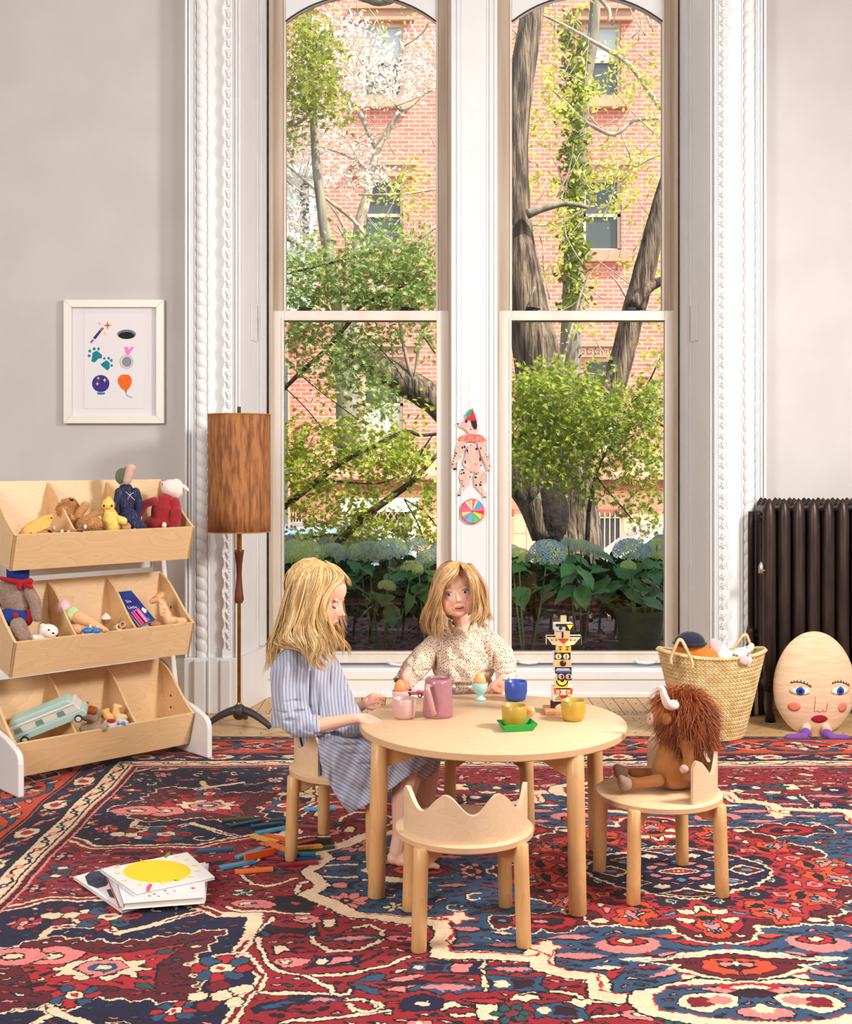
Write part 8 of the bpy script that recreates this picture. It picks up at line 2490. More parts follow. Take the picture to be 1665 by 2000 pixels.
# each course is a sloped row of twisted stitches
def chev(mb):
 for j in range(nrow):
  for i in range(ncol):
   u0 = i / ncol
   for half in (0, 1):
    z0 = (j + half * .5) / nrow; z1 = z0 + .5 / nrow
    sh = .6 / ncol * (1 if half else -1)
    P = []
    for (uu, zz, bulge) in ((u0 + (sh if 0 else 0), z0, .000), (u0 + .92 / ncol, z0, .000), (u0 + .92 / ncol + sh, z1, .000), (u0 + sh, z1, .000)):
     zt = zz * bk_top(uu)
     x, y = bk_r(uu, zz * .415)
     P.append(Vector((x, y, zt)))
    c = sum(P, Vector()) / 4
    n_ = Vector((c.x, c.y * 1.6, 0)).normalized()
    c2 = c + n_ * .0060
    m1 = (P[0] + P[3]) / 2; m2 = (P[1] + P[2]) / 2
    v = [P[0], P[1], P[2], P[3], c2 + (P[0] - c) * .35, c2 + (P[1] - c) * .35, c2 + (P[2] - c) * .35, c2 + (P[3] - c) * .35]
    mb.add(v, [(4, 5, 6, 7), (0, 1, 5, 4), (1, 2, 6, 5), (2, 3, 7, 6), (3, 0, 4, 7)])
chev(mb)
o = mb.build('weave', STR, BK, smooth=False); o['kind'] = 'stuff'
mb = MB()
mb.grid(lambda u, v: (*[c * .985 for c in bk_r(u, v * .415)], v * bk_top(u)), 64, 12, True)
mb.lathe([(.0001, .004), (.14, .004)], 40, caps=False)
mb.build('liner', STR, BK, smooth=True)
mb = MB()
pts = [Vector((*bk_r(k / 64, .415), bk_top(k / 64))) for k in range(65)]
mb.tube(pts, .010, 8);
for k in range(110):
 u = k / 110; p = Vector((*bk_r(u, .415), bk_top(u))); q = Vector((*bk_r(u + .012, .415), bk_top(u + .012)))
 t_ = (q - p).normalized(); n_ = Vector((p.x, p.y, 0)).normalized()
 mb.tube([p + Vector((0, 0, .011)) , p + n_ * .012 + t_ * .005, p - Vector((0, 0, .010)) + t_ * .01], .0024, 4)
mb.build('rim', STR, BK, smooth=True)
def handle(px0, py0, px1, py1, pxm, pym, d):
 a, c, m_ = at(px0, py0, d) - BK.location, at(px1, py1, d) - BK.location, at(pxm, pym, d) - BK.location
 pts = spline([a - Vector((0, 0, .03)), a, m_ + (a - m_) * .35 + Vector((0, 0, .012)), m_, m_ + (c - m_) * .35 + Vector((0, 0, .012)), c, c - Vector((0, 0, .03))], 44)
 mb = MB(); mb.tube(pts, .0075, 8)
 for i in range(0, 43, 1):
  p, q = pts[i], pts[i + 1]
  t_ = (q - p).normalized(); n_ = Vector((0, 1, 0)); b_ = t_.cross(n_)
  mb.tube([p + n_ * -.008 + b_ * -.004, p + b_ * .0085, p + t_ * .004 + n_ * .006], .0028, 4)
 mb.build('handle', STR, BK, smooth=True)
handle(1312, 1284, 1352, 1292, 1329, 1250, 5.56)
handle(1428, 1278, 1472, 1276, 1456, 1240, 5.90)
# toys in the basket
t = thing('plush_ball', 'round orange felt cushion lying in the straw basket', 'soft toy', (0, 0, 0))
mb = MB(); pe(mb, 1355, 1278, 5.72, 42, 30, 26, 20); pe(mb, 1385, 1292, 5.70, 26, 22, 20)
fuse(mb, 'cushion_body', felt('felt_orange', rgb(204, 124, 52)), .006, 4, t)
t = thing('felt_cap', 'navy felt cap lying on the orange cushion in the basket', 'hat', (0, 0, 0))
mb = MB()
c = at(1348, 1250, 5.70); k = 5.7 / F
mb.grid(lambda u, v: (c.x + 29 * k * math.cos(2 * PI * u) * math.cos(v * PI / 2 * .98), c.y + 26 * k * math.sin(2 * PI * u) * math.cos(v * PI / 2 * .98), c.z - 6 * k + 22 * k * math.sin(v * PI / 2 * .98)), 32, 8, True)
mb.build('crown', felt('felt_navy', rgb(40, 42, 62)), t, smooth=True, solid=.004)
mb = MB(); mb.tube([(c.x + 31 * k * math.cos(2 * PI * q / 32), c.y + 28 * k * math.sin(2 * PI * q / 32), c.z - 6 * k) for q in range(33)], .006, 8); mb.build('brim', felt('felt_navy', rgb(40, 42, 62)), t, smooth=True)
t = thing('soft_dog', 'white spotted plush with pink lined ears in the straw basket', 'soft toy', (0, 0, 0))
WSP = mat('spotted_plush', rgb(238, 230, 226), .95, rgb(90, 84, 96), 45, contrast=(.60, .68), bump=.4, bscale=120, sheen=.2)
mb = MB(); pe(mb, 1425, 1292, 5.70, 30, 22, 22); pe(mb, 1412, 1278, 5.72, 16, 22, 14, -20); pe(mb, 1446, 1280, 5.68, 22, 15, 14, -20); pc(mb, 1400, 1262, 1418, 1280, 5.74, 9, 10); fuse(mb, 'body', WSP, .005, 4, t)
PKF = felt('felt_pink', rgb(238, 188, 184))
mb = MB(); pe(mb, 1400, 1262, 5.70, 11, 17, 4, -35); mb.build('ear', PKF, t, smooth=True)
mb = MB(); pe(mb, 1456, 1288, 5.58, 14, 12, 4, 20); mb.build('ear', WSP, t, smooth=True)
mb = MB(); pe(mb, 1455, 1289, 5.565, 10, 9, 3, 20); mb.build('ear_lining', PKF, t, smooth=True)
t = thing('soft_rabbit', 'cream plush with long ears at the back of the straw basket', 'soft toy', (0, 0, 0))
CRF = felt('felt_cream', rgb(238, 222, 206))
mb = MB(); pe(mb, 1440, 1285, 5.80, 20, 14, 14); pc(mb, 1430, 1278, 1464, 1266, 5.80, 8, 6); pc(mb, 1400, 1290, 1440, 1290, 5.8, 14, 14); fuse(mb, 'body', CRF, .005, 4, t)
mb = MB(); pe(mb, 1466, 1266, 5.78, 7, 11, 6, 30); mb.build('ear', CRF, t, smooth=True)
t = thing('pink_plush', 'pale pink plush ear poking out at the left end of the basket', 'soft toy', (0, 0, 0))
mb = MB(); pe(mb, 1305, 1282, 5.70, 9, 13, 7, 25); pc(mb, 1306, 1285, 1322, 1300, 5.70, 9, 12); fuse(mb, 'body', PKF, .005, 3, t)
# --- egg shaped face cushion ---
EC = thing('egg_cushion', 'large egg shaped knitted cushion with a stitched face and purple feet by the radiator', 'cushion', (0, 0, 0))
DE = 5.84
ke = DE / F
cE = at(1591, 1336, DE)
def egg_r(t_):   # t 0 bottom .. 1 top -> half width in px
 z = -1 + 2 * t_
 return 80 * math.sqrt(max(0, 1 - z * z)) * (1 - .06 * z) * (1 - .10 * max(0, -z - .35))
KNIT = mat('oatmeal_knit', rgb(226, 188, 148), .95, rgb(238, 206, 170), 9, stretch=(1, 1, 7), bump=.35, bscale=60, sheen=.2, bdist=.003)
def eggp(x, y):
 """cushion surface facing the room"""
 dx_ = (x - 1591) / 80.0; dz_ = (1336 - y) / 102.0
 q = max(0.0, 1 - dx_ * dx_ - dz_ * dz_)
 p = at(x, y, DE); p.y = DE - .085 * q ** .6
 return p
mb = MB()
NU, NV = 48, 32
def ef(u, v):
 a = 2 * PI * u; z = -math.cos(PI * v)
 t_ = (z + 1) / 2
 w = egg_r(t_) / 80
 ca, sa = math.cos(a), math.sin(a)
 x = w * ca
 q = w * abs(sa)
 y = math.copysign(.085 * q ** 1.2, sa)
 return (cE.x + 80 * ke * x, cE.y + y, cE.z + 103 * ke * z)
mb.grid(ef, NU, NV, True)
ecb = mb.build('cushion_body', KNIT, EC, smooth=True)
def on_egg(x, y, lift=.002):
 p = at(x, y, DE)
 z = max(-1, min(1, (p.z - cE.z) / (103 * ke)))
 w = egg_r((z + 1) / 2) / 80
 xx = max(-w, min(w, (p.x - cE.x) / (80 * ke)))
 q = math.sqrt(max(0, w * w - xx * xx))
 return Vector((p.x, cE.y - .085 * q ** 1.2 - lift, p.z))
def epatch(name_, pl, m, lift=.002):
 mb = MB(); c = (sum(p[0] for p in pl) / len(pl), sum(p[1] for p in pl) / len(pl))
 vs = [on_egg(*c, lift)]
 n = len(pl)
 for q in (.5, 1):
  for p in pl: vs.append(on_egg(c[0] + (p[0] - c[0]) * q, c[1] + (p[1] - c[1]) * q, lift))
 fs = [(0, 1 + i, 1 + (i + 1) % n) for i in range(n)] + [(1 + i, 1 + n + i, 1 + n + (i + 1) % n, 1 + (i + 1) % n) for i in range(n)]
 mb.add(vs, fs); return mb.build(name_, m, EC, smooth=True, solid=.001)
def ez(x, y): return (1260 + x / 4.111, 1180 + y / 4.111)
def eline(name_, pts, w, m):
 mb = MB(); mb.tube([on_egg(*ez(x, y), .0025) for x, y in pts], w, 5); return mb.build(name_, m, EC, smooth=True)
DKT = mat('stitch_dark', rgb(58, 44, 42), .9); RDT = mat('stitch_red', rgb(206, 96, 92), .9)
for (cx, s_) in ((1210, 1), (1530, 1)):
 epatch('stitched_eye', [ez(cx + 78 * math.cos(a) , 678 - (38 if math.sin(a) > 0 else 26) * math.sin(a)) for a in [2 * PI * k / 24 for k in range(24)]], mat('felt_eye_white', rgb(240, 232, 222), .9), .003)
 epatch('stitched_iris', [ez(cx + 32 * math.cos(a), 674 + 32 * math.sin(a)) for a in [2 * PI * k / 20 for k in range(20)]], mat('felt_iris_blue', rgb(34, 90, 176), .9), .0045)
 epatch('stitched_pupil', [ez(cx + 15 * math.cos(a), 674 + 15 * math.sin(a)) for a in [2 * PI * k / 14 for k in range(14)]], mat('felt_pupil', rgb(18, 24, 60), .9), .006)
 eline('stitched_eyelid', [(cx - 76, 668), (cx - 40, 648), (cx + 5, 640), (cx + 45, 650), (cx + 78, 676)], .0014, DKT)
 o_ = cx - 1210
 eline('stitched_brow', [(1140 + o_, 612), (1180 + o_, 602), (1220 + o_, 604), (1262 + o_, 620), (1294 + o_, 640)], .0022, DKT)
 mb = MB()
 for x, y in ((1145, 600), (1165, 592), (1190, 588), (1215, 588), (1240, 596), (1265, 606), (1285, 620)):
  mb.tube([on_egg(*ez(x + o_ + 2, y + 14), .0025), on_egg(*ez(x + o_, y - 2), .0025)], .0014, 4)
 mb.build('stitched_lashes', DKT, EC)
for (x, y, rx, ry) in ((1170, 802, 46, 38), (1555, 808, 38, 42)):
 epatch('felt_cheek', [ez(x + rx * math.cos(a), y + ry * math.sin(a)) for a in [2 * PI * k / 20 for k in range(20)]], mat('felt_cheek_coral', rgb(232, 136, 112), .95), .0022)
eline('stitched_nose', [(1326, 715), (1322, 780), (1320, 830), (1335, 838), (1345, 825), (1358, 838), (1375, 836), (1388, 822), (1398, 836), (1415, 834), (1420, 800), (1424, 768)], .0013, RDT)
epatch('felt_mouth', [ez(1368 + 66 * math.cos(a), 897 + 30 * math.sin(a) * (1 - .12 * math.cos(2 * a))) for a in [2 * PI * k / 24 for k in range(24)]], mat('felt_lips_crimson', rgb(176, 18, 44), .95), .0025)
PUR = felt('felt_purple', rgb(122, 74, 158))
for (x0, y0, x1, y1, x2, y2) in ((1574, 1432, 1570, 1440, 1540, 1441), (1616, 1434, 1626, 1442, 1654, 1442)):
 mb = MB(); pe(mb, x0, y0 + 2, 5.76, 13, 11, 12); pc(mb, x1, y1, x2, y2, 5.70, 9, 7.5); pc(mb, x0, y0, x1, y1, 5.74, 11, 9)
 fuse(mb, 'foot', PUR, .004, 4, EC)
 mb = MB(); pc(mb, x0 + (2 if x0 < 1600 else -3), 1420, x0, 1428, 5.79, 9, 10); mb.build('ankle', KNIT, EC, smooth=True)
# --- shaggy bull on the chair ---
LB = thing('toy_bull', 'shaggy brown plush highland bull with pink horns sitting on a crown chair', 'soft toy', (0, 0, 0))
DB = 3.74
SUE = mat('bull_suede', rgb(160, 98, 44), .9, rgb(178, 114, 56), 12, bump=.25, bscale=90, sheen=.3)
mb = MB()
pe(mb, 1320, 1500, DB, 47, 41, 44); pe(mb, 1312, 1480, DB, 32, 36, 32); pe(mb, 1322, 1460, DB, 24, 26, 24)
body_ = fuse(mb, 'body', SUE, .004, 6, LB)
mb = MB(); pe(mb, 1300, 1398, DB - .02, 30, 22, 22, 12); pe(mb, 1332, 1400, DB, 34, 38, 34); pe(mb, 1284, 1402, DB - .03, 17, 15, 15)
hd_ = fuse(mb, 'head', SUE, .004, 6, LB)
mb = MB(); pe(mb, 1272, 1404, DB - .03, 8, 13, 13, 8); mb.build('muzzle', mat('bull_nose_pink', rgb(216, 172, 156), .9, bump=.3, bscale=90), LB, smooth=True)
mb = MB(); pe(mb, 1270, 1404, DB - .075, 1.2, 2.2, 1.5); mb.build('nostril', DKT, LB, smooth=True)
mb = MB(); pe(mb, 1303, 1404, DB - .075, 9, 12, 4, 0); mb.build('ear', SUE, LB, smooth=True)
mb = MB()
mb.tube(spline([at(1318, 1377, DB - .075), at(1306, 1376, DB - .11), at(1298, 1360, DB - .12), at(1294, 1346, DB - .115), at(1284, 1342, DB - .11)], 18), [.0165, .0165, .016, .0155, .015, .0145, .014, .013, .0125, .012, .011, .0105, .010, .0095, .009, .008, .0065, .002], 12)
mb.build('horn', mat('horn_pink_plush', rgb(236, 206, 196), .85, bump=.2, bscale=100), LB, smooth=True)
mb = MB(); mb.tube(spline([at(1316, 1372, DB + .05), at(1306, 1368, DB + .08), at(1302, 1358, DB + .09), at(1304, 1348, DB + .09)], 12), [.015] * 6 + [.013, .012, .011, .009, .007, .002], 10); mb.build('horn', mat('horn_pink_plush', rgb(236, 206, 196), .85), LB, smooth=True)
for (pts, dd) in (([(1340, 1452), (1346, 1480), (1342, 1500)], -.075), ([(1352, 1450), (1362, 1475), (1366, 1492)], .0)):
 mb = MB(); pc(mb, *pts[0], *pts[1], DB + dd, 12, 11); pc(mb, *pts[1], *pts[2], DB + dd, 11, 9); a_ = fuse(mb, 'arm', SUE, .004, 4, LB)
mb = MB(); pe(mb, 1337, 1502, DB - .085, 9, 9, 8); mb.build('paw', mat('bull_nose_pink', rgb(216, 172, 156), .9), LB, smooth=True)
for (x0, y0, x1, y1, dd, fx, fy) in ((1290, 1513, 1236, 1508, .03, 1214, 1509), (1288, 1524, 1240, 1530, -.055, 1222, 1531)):
 mb = MB(); pc(mb, x0, y0, x1, y1, DB + dd, 12, 9.5); fuse(mb, 'leg', SUE, .004, 3, LB)
 mb = MB(); pe(mb, fx, fy, DB + dd, 15, 14, 15, -20); pe(mb, fx - 6, fy - 6, DB + dd, 10, 12, 12, -30); fuse(mb, 'hoof', mat('bull_hoof_taupe', rgb(168, 136, 116), .95, bump=.3, bscale=100), .004, 4, LB)
mb = MB(); pe(mb, 1345, 1398, DB, 36, 48, 38); pe(mb, 1352, 1432, DB, 25, 24, 28); pe(mb, 1325, 1370, DB, 30, 22, 28)
mane = fuse(mb, 'mane', mat('mane_under', rgb(120, 52, 18), .95), .006, 4, LB)
MFM = [mat('mane_hair_%d' % i, c, .5) for i, c in enumerate([rgb(168, 78, 24), rgb(132, 54, 16), rgb(198, 108, 44), rgb(96, 38, 14)])]
fur(LB, mane, 6500, .050, .0009, MFM, 5, .72, 'mane_hair', zmin=at(1340, 1436, DB).z, wob=.32)
# ---------------- toys on the shelf ----------------
def T(name, label, cat='soft toy', group=None): return thing(name, label, cat, (0, 0, 0), 0, group)
EYB = mat('bead_eye_black', rgb(20, 16, 18), .2)
# wooden banana rocker
t = T('wooden_crescent', 'yellow wooden crescent toy in the left compartment of the top bin', 'toy')
mb = MB()
d = SD(72, .03)
zz = lambda x, y: (x / 3.964, 880 + y / 3.964)
pl = [zz(*q) for q in ((150, 652), (190, 598), (260, 545), (340, 508), (405, 490), (412, 515), (385, 590), (330, 618), (250, 652))]
pts = [at(x, y, d) for x, y in pl]
n = len(pts); mb.add([p for p in pts] + [p + Vector((-.014, .018, 0)) for p in pts], [tuple(range(n)), tuple(reversed(range(n, 2 * n)))] + [(i, (i + 1) % n, n + (i + 1) % n, n + i) for i in range(n)])
mb.build('crescent_body', mat('wood_pale_yellow', rgb(244, 200, 104), .5, rgb(238, 188, 92), 20), t, bevel=.002)
for q in ((240, 640), (398, 522)):
 mb = MB(); mb.ell(at(*zz(*q), d - .006), .0035, 10, 8); mb.build('peg', EYB, t, smooth=True)
# puppet strings
t = T('string_puppet', 'small striped jumping toy with maroon cords lying across the top bin', 'toy')
d = SD(120, .02)
mb = MB(); mb.tube([at(*zz(x, y), d) for x, y in ((290, 640), (300, 612), (375, 615), (450, 625), (560, 610), (650, 612))], .0022, 6); mb.build('stick', mat('stick_tan', rgb(196, 140, 90), .6), t, smooth=True)
mb = MB()
for k in range(3): mb.tube([at(*zz(x, y + 5 * k), d + .003 * k) for x, y in ((370, 615), (420, 640), (500, 618), (560, 626), (640, 618))], .0016, 5)
mb.build('cord', mat('cord_maroon', rgb(130, 26, 44), .8), t, smooth=True)
mb = MB()
for x, y in ((415, 600), (660, 590), (480, 628), (530, 634)): pe(mb, *zz(x, y), d - .004, 3.2, 4.5, 3)
mb.build('bead', mat('bead_white', rgb(232, 224, 214), .5), t, smooth=True)
# lying brown bear
t = T('teddy_bear', 'curly light brown teddy bear lying in the middle of the top bin')
d = SD(150, .10)
TED = mat('teddy_plush', rgb(196, 138, 84), .95, rgb(214, 160, 104), 50, bump=.6, bscale=90, sheen=.3, bdist=.004)
mb = MB(); pe(mb, *zz(520, 455), d, 20, 20, 18); pe(mb, *zz(545, 405), d - .02, 12, 9, 10); pe(mb, *zz(560, 540), d, 18, 18, 16); pe(mb, *zz(470, 440), d + .03, 8, 12, 8); pe(mb, *zz(600, 470), d, 10, 14, 8)
hd = fuse(mb, 'head', TED, .005, 3, t)
mb = MB(); pc(mb, *zz(610, 500), *zz(660, 425), d - .02, 8, 9, n=12); fuse(mb, 'arm', TED, .005, 2, t)
mb = MB(); pe(mb, *zz(700, 560), d - .04, 24, 14, 16, 5); pe(mb, *zz(640, 590), d - .03, 14, 10, 12); leg_ = fuse(mb, 'leg', TED, .005, 3, t)
mb = MB(); pe(mb, *zz(975, 590), d - .03 + .09, 11, 9, 9); fuse(mb, 'leg', TED, .005, 3, t)
mb = MB(); pc(mb, *zz(700, 510), *zz(780, 470), d + .01, 6, 7); fuse(mb, 'arm', TED, .005, 2, t)
mb = MB(); pe(mb, *zz(556, 383), d - .055, 4, 2.6, 3); mb.build('nose', EYB, t, smooth=True)
TF = [mat('teddy_fur_%d' % i, c, .8) for i, c in enumerate([rgb(212, 156, 98), rgb(190, 130, 76), rgb(226, 176, 120)])]
fur(t, hd, 2400, .008, .0008, TF, 9, .1, 'curls', wob=.5); fur(t, leg_, 1100, .008, .0008, TF, 10, .1, 'curls', wob=.5)
# yellow chick
t = T('plush_duckling', 'yellow plush duckling in the middle of the top bin')
d = SD(215, .03)
YP = felt('plush_yellow', rgb(242, 208, 96), rgb(248, 222, 130))
mb = MB(); pe(mb, *zz(862, 560), d, 18, 22, 16); pe(mb, *zz(838, 425), d, 12.5, 14, 12); pe(mb, *zz(850, 490), d, 13, 12, 12); pe(mb, *zz(845, 370), d + .005, 5, 4, 4)
b_ = fuse(mb, 'body', YP, .004, 4, t); fur(t, b_, 1500, .0048, .0006, [mat('duck_fluff', rgb(246, 216, 112), .9)], 12, .1, 'fluff', wob=.5)
for x0, y0, x1, y1 in ((770, 530, 745, 505), (920, 525, 955, 545)):
 mb = MB(); pc(mb, *zz(x0, y0), *zz(x1, y1), d - .01, 6, 8); mb.build('wing', YP, t, smooth=True)
mb = MB(); pe(mb, *zz(835, 440), d - .05, 6, 4.2, 5); mb.build('beak', felt('plush_beak', rgb(240, 176, 92)), t, smooth=True)
for x in (805, 866):
 mb = MB(); pe(mb, *zz(x, 428), d - .052, 2, 2.6, 2); mb.build('eye', EYB, t, smooth=True)
mb = MB(); mb.tube([at(*zz(x, y), d - .058) for x, y in ((832, 480), (850, 492), (872, 482))], .0022, 5); mb.build('label_tag', mat('tag_white', rgb(240, 236, 228), .7), t)
# goose in striped pyjamas
t = T('cloth_goose', 'grey green cloth goose doll in navy striped pyjamas on the top bin')
d = SD(252, .08)
GS = felt('goose_green', rgb(112, 118, 92)); PJ = mat('pyjama_navy', rgb(40, 42, 74), .9, rgb(94, 96, 130), 90, stretch=(2, 2, .05), contrast=(.58, .66))
mb = MB(); pe(mb, *zz(950, 200), d, 15, 17, 13); pc(mb, *zz(965, 225), *zz(975, 275), d, 10, 9); pc(mb, *zz(985, 165), *zz(1020, 125), d - .01, 10, 7); fuse(mb, 'head', GS, .004, 4, t)
mb = MB(); pc(mb, *zz(1015, 140), *zz(985, 235), d - .03, 10, 8); mb.build('bill', felt('goose_bill', rgb(206, 172, 152)), t, smooth=True)
mb = MB(); pe(mb, *zz(985, 400), d, 21, 30, 18); pc(mb, *zz(975, 300), *zz(985, 350), d, 14, 18); pe(mb, *zz(1000, 520), d - .02, 24, 18, 18); pc(mb, *zz(990, 550), *zz(1100, 590), d - .05, 13, 9); pj = fuse(mb, 'pyjamas', PJ, .004, 4, t)
mb = MB(); pc(mb, *zz(925, 320), *zz(905, 430), d - .02, 9, 8); pc(mb, *zz(905, 430), *zz(915, 480), d - .02, 8, 7); fuse(mb, 'sleeve', PJ, .004, 3, t)
mb = MB(); pc(mb, *zz(1050, 320), *zz(1080, 420), d - .01, 9, 8); pc(mb, *zz(1080, 420), *zz(1075, 500), d - .02, 8, 6); fuse(mb, 'sleeve', PJ, .004, 3, t)
mb = MB(); mb.tube([at(*zz(x, y), d - .085) for x, y in ((975, 320), (1005, 345), (1045, 385))], .0012, 5); mb.tube([at(*zz(x, y), d - .085) for x, y in ((1035, 325), (1005, 345), (990, 380))], .0012, 5)
mb.tube([at(975 / 3.964 + 10.5 * math.cos(a), 880 + 268 / 3.964 + 3 * math.sin(a), d - .03 * math.sin(a) * -1) for a in [2 * PI * k / 16 for k in range(17)]], .002, 5)
mb.build('neck_tie', mat('tie_white', rgb(228, 222, 214), .8), t, smooth=True)
# white lamb in red coat
t = T('cloth_lamb', 'white cloth lamb doll in a crimson coat at the right of the top bin')
d = SD(328, .06)
LW = felt('lamb_white', rgb(238, 218, 208)); CO = mat('coat_crimson', rgb(156, 24, 36), .95, rgb(170, 34, 44), 30, bump=.3, bscale=90, sheen=.4)
mb = MB(); pe(mb, *zz(1330, 290), d, 22, 17, 16, 10); pe(mb, *zz(1365, 295), d, 15, 20, 15); pc(mb, *zz(1270, 265), *zz(1310, 275), d - .01, 7, 11); pc(mb, *zz(1300, 340), *zz(1310, 390), d, 9, 10); fuse(mb, 'head', LW, .004, 5, t)
mb = MB(); pe(mb, *zz(1436, 288), d - .01, 4, 9, 3, -45); mb.build('ear', LW, t, smooth=True)
mb = MB(); mb.ell(at(*zz(1256, 258), d - .03), .003, 8, 6); mb.ell(at(*zz(1256, 270), d - .034), .002, 8, 6); mb.build('nose', EYB, t, smooth=True)
mb = MB(); pe(mb, *zz(1270, 480), d, 26, 30, 20); pc(mb, *zz(1290, 390), *zz(1290, 440), d, 18, 22); pe(mb, *zz(1230, 560), d, 30, 16, 20); pe(mb, *zz(1330, 560), d, 18, 16, 18); fuse(mb, 'coat', CO, .004, 5, t)
mb = MB(); pc(mb, *zz(1200, 390), *zz(1125, 410), d - .03, 9, 8); pc(mb, *zz(1125, 410), *zz(1090, 490), d - .03, 8, 7); fuse(mb, 'sleeve', CO, .004, 3, t)
mb = MB(); pc(mb, *zz(1350, 400), *zz(1365, 470), d - .02, 11, 11); pc(mb, *zz(1365, 470), *zz(1350, 580), d - .03, 11, 9); fuse(mb, 'sleeve', CO, .004, 3, t)
for q in ((1080, 520), (1272, 578)):
 mb = MB(); pe(mb, *zz(*q), d - .05, 5, 6, 5); mb.build('paw', LW, t, smooth=True)
mb = MB(); mb.prism([(at(*zz(x, y), 1).x, at(*zz(x, y), 1).z) for x, y in ((1, 1), (2, 2), (3, 1))], 0, .001, 'y')
# ----- middle tier -----
t = T('knitted_toy', 'grey brown knitted toy seen from behind with blue hood and red cape')
d = SD(40, .10)
KN = mat('knit_taupe', rgb(142, 116, 100), .95, rgb(166, 140, 122), 110, bump=.6, bscale=150, sheen=.2, bdist=.003); KB = mat('knit_blue', rgb(26, 58, 140), .95, bump=.5, bscale=150); KR = mat('knit_red', rgb(176, 26, 36), .95, bump=.5, bscale=150)
mb = MB(); pe(mb, *zz(115, 1130), d, 30, 33, 22); pe(mb, *zz(150, 1080), d, 26, 16, 20); pe(mb, *zz(150, 1200), d, 22, 20, 18); pe(mb, *zz(40, 1060), d, 22, 14, 18); fuse(mb, 'body', KN, .005, 5, t)
mb = MB(); pc(mb, *zz(225, 1090), *zz(270, 1170), d - .02, 12, 12); pc(mb, *zz(270, 1170), *zz(285, 1290), d - .02, 12, 10); fuse(mb, 'arm', KN, .005, 4, t)
mb = MB(); pc(mb, *zz(140, 1350), *zz(175, 1440), d - .06, 16, 16); fuse(mb, 'leg', KN, .005, 4, t)
mb = MB(); pe(mb, *zz(110, 1300), d - .02, 27, 16, 22); pc(mb, *zz(60, 1270), *zz(160, 1280), d - .02, 14, 14); fuse(mb, 'shorts', KB, .005, 4, t)
mb = MB(); mb.lathe([(.0001, .05), (.042, .05), (.047, .02), (.045, -.03), (.0001, -.03)], 28, cx=at(35, 1125, d).x, cy=d, cz=at(35, 1121, d).z); mb.build('hood', KB, t, smooth=True)
mb = MB(); pc(mb, *zz(10, 990), *zz(150, 1020), d - .05, 4, 6); pc(mb, *zz(150, 1020), *zz(235, 1010), d - .05, 5, 6); pc(mb, *zz(150, 1020), *zz(150, 1065), d - .055, 5, 5); pc(mb, *zz(160, 1020), *zz(245, 1060), d - .05, 4, 4); fuse(mb, 'neckerchief', KR, .004, 3, t)
mb = MB(); pe(mb, *zz(225, 1290), d - .01, 9, 18, 8, 10); pe(mb, *zz(120, 1275), d - .075, 7, 6, 2); fuse(mb, 'cape', KR, .003, 2, t)
t = T('white_bear', 'small white bear with dot eyes peering from the left of the middle bin')
d = SD(95, .0)
WB = felt('bear_white', rgb(240, 232, 218))
mb = MB(); pe(mb, *zz(378, 1398), d, 19, 14, 14, 8); pe(mb, *zz(330, 1358), d, 6, 5.5, 4); pe(mb, *zz(270, 1450), d, 13, 8, 10); pe(mb, *zz(330, 1450), d, 14, 8, 10); fuse(mb, 'body', WB, .004, 4, t)
for q in ((378, 1388), (442, 1432)):
 mb = MB(); pe(mb, *zz(*q), d - .033, 1.7, 2.0, 1.5); mb.build('eye', EYB, t, smooth=True)
mb = MB(); pe(mb, *zz(412, 1414), d - .036, 2.6, 1.8, 1.5); mb.build('nose', EYB, t, smooth=True)
t = T('plush_ice_cream', 'plush ice cream cone with pink and green scoops in the middle bin')
d = SD(150, .09)
mb = MB(); pe(mb, *zz(490, 1220), d + .01, 15, 17, 14); mb.build('scoop', felt('scoop_pink', rgb(242, 196, 202)), t, smooth=True)
mb = MB(); pe(mb, *zz(560, 1275), d, 17, 18, 15, 20); mb.build('scoop', felt('scoop_green', rgb(192, 214, 154)), t, smooth=True)
mb = MB(); pc(mb, *zz(610, 1290), *zz(830, 1390), d - .01, 14, 3, d - .05); mb.build('cone', felt('cone_tan', rgb(234, 182, 132)), t, smooth=True)
t = T('wooden_ice_cream', 'small wooden ice cream cup with a white peak in the middle bin', 'toy')
d = SD(207, .06)
c = at(*zz(820, 1310), d)
MB().lathe([(.0001, -.022), (.012, -.020), (.021, .004), (.0001, .004)], 20, cx=c.x, cy=c.y, cz=c.z).build('cup', mat('wood_brown', rgb(176, 120, 84), .5), t, auto=40)
MB().lathe([(.0001, .004), (.023, .004), (.022, .012), (.012, .022), (.0001, .032)], 20, cx=c.x, cy=c.y, cz=c.z).build('peak', mat('wood_white', rgb(238, 220, 204), .5), t, auto=40)
t = T('wooden_racer', 'blue wooden racing car toy with round wooden figure in the middle bin', 'toy car')
d = SD(175, .0)
mb = MB(); pe(mb, *zz(595, 1385), d, 12, 11, 9); mb.build('figure', mat('wood_peach', rgb(226, 168, 124), .4), t, smooth=True)
mb = MB(); pe(mb, *zz(680, 1395), d, 10, 7, 10); pe(mb, *zz(745, 1395), d, 9, 6, 10); pc(mb, *zz(680, 1395), *zz(745, 1395), d, 4, 4); fuse(mb, 'body', mat('racer_blue', rgb(30, 128, 206), .3, coat=.4), .003, 3, t)
for q in ((760, 1362), (812, 1388), (705, 1362)):
 mb = MB(); mb.T = Matrix.Translation(at(*zz(*q), d + .012)) @ Matrix.Rotation(R(90), 4, 'Y'); mb.lathe([(.0001, -.006), (.0105, -.006), (.0105, .006), (.0001, .006)], 20); mb.build('wheel', mat('wood_wheel', rgb(238, 206, 172), .5), t, auto=40)
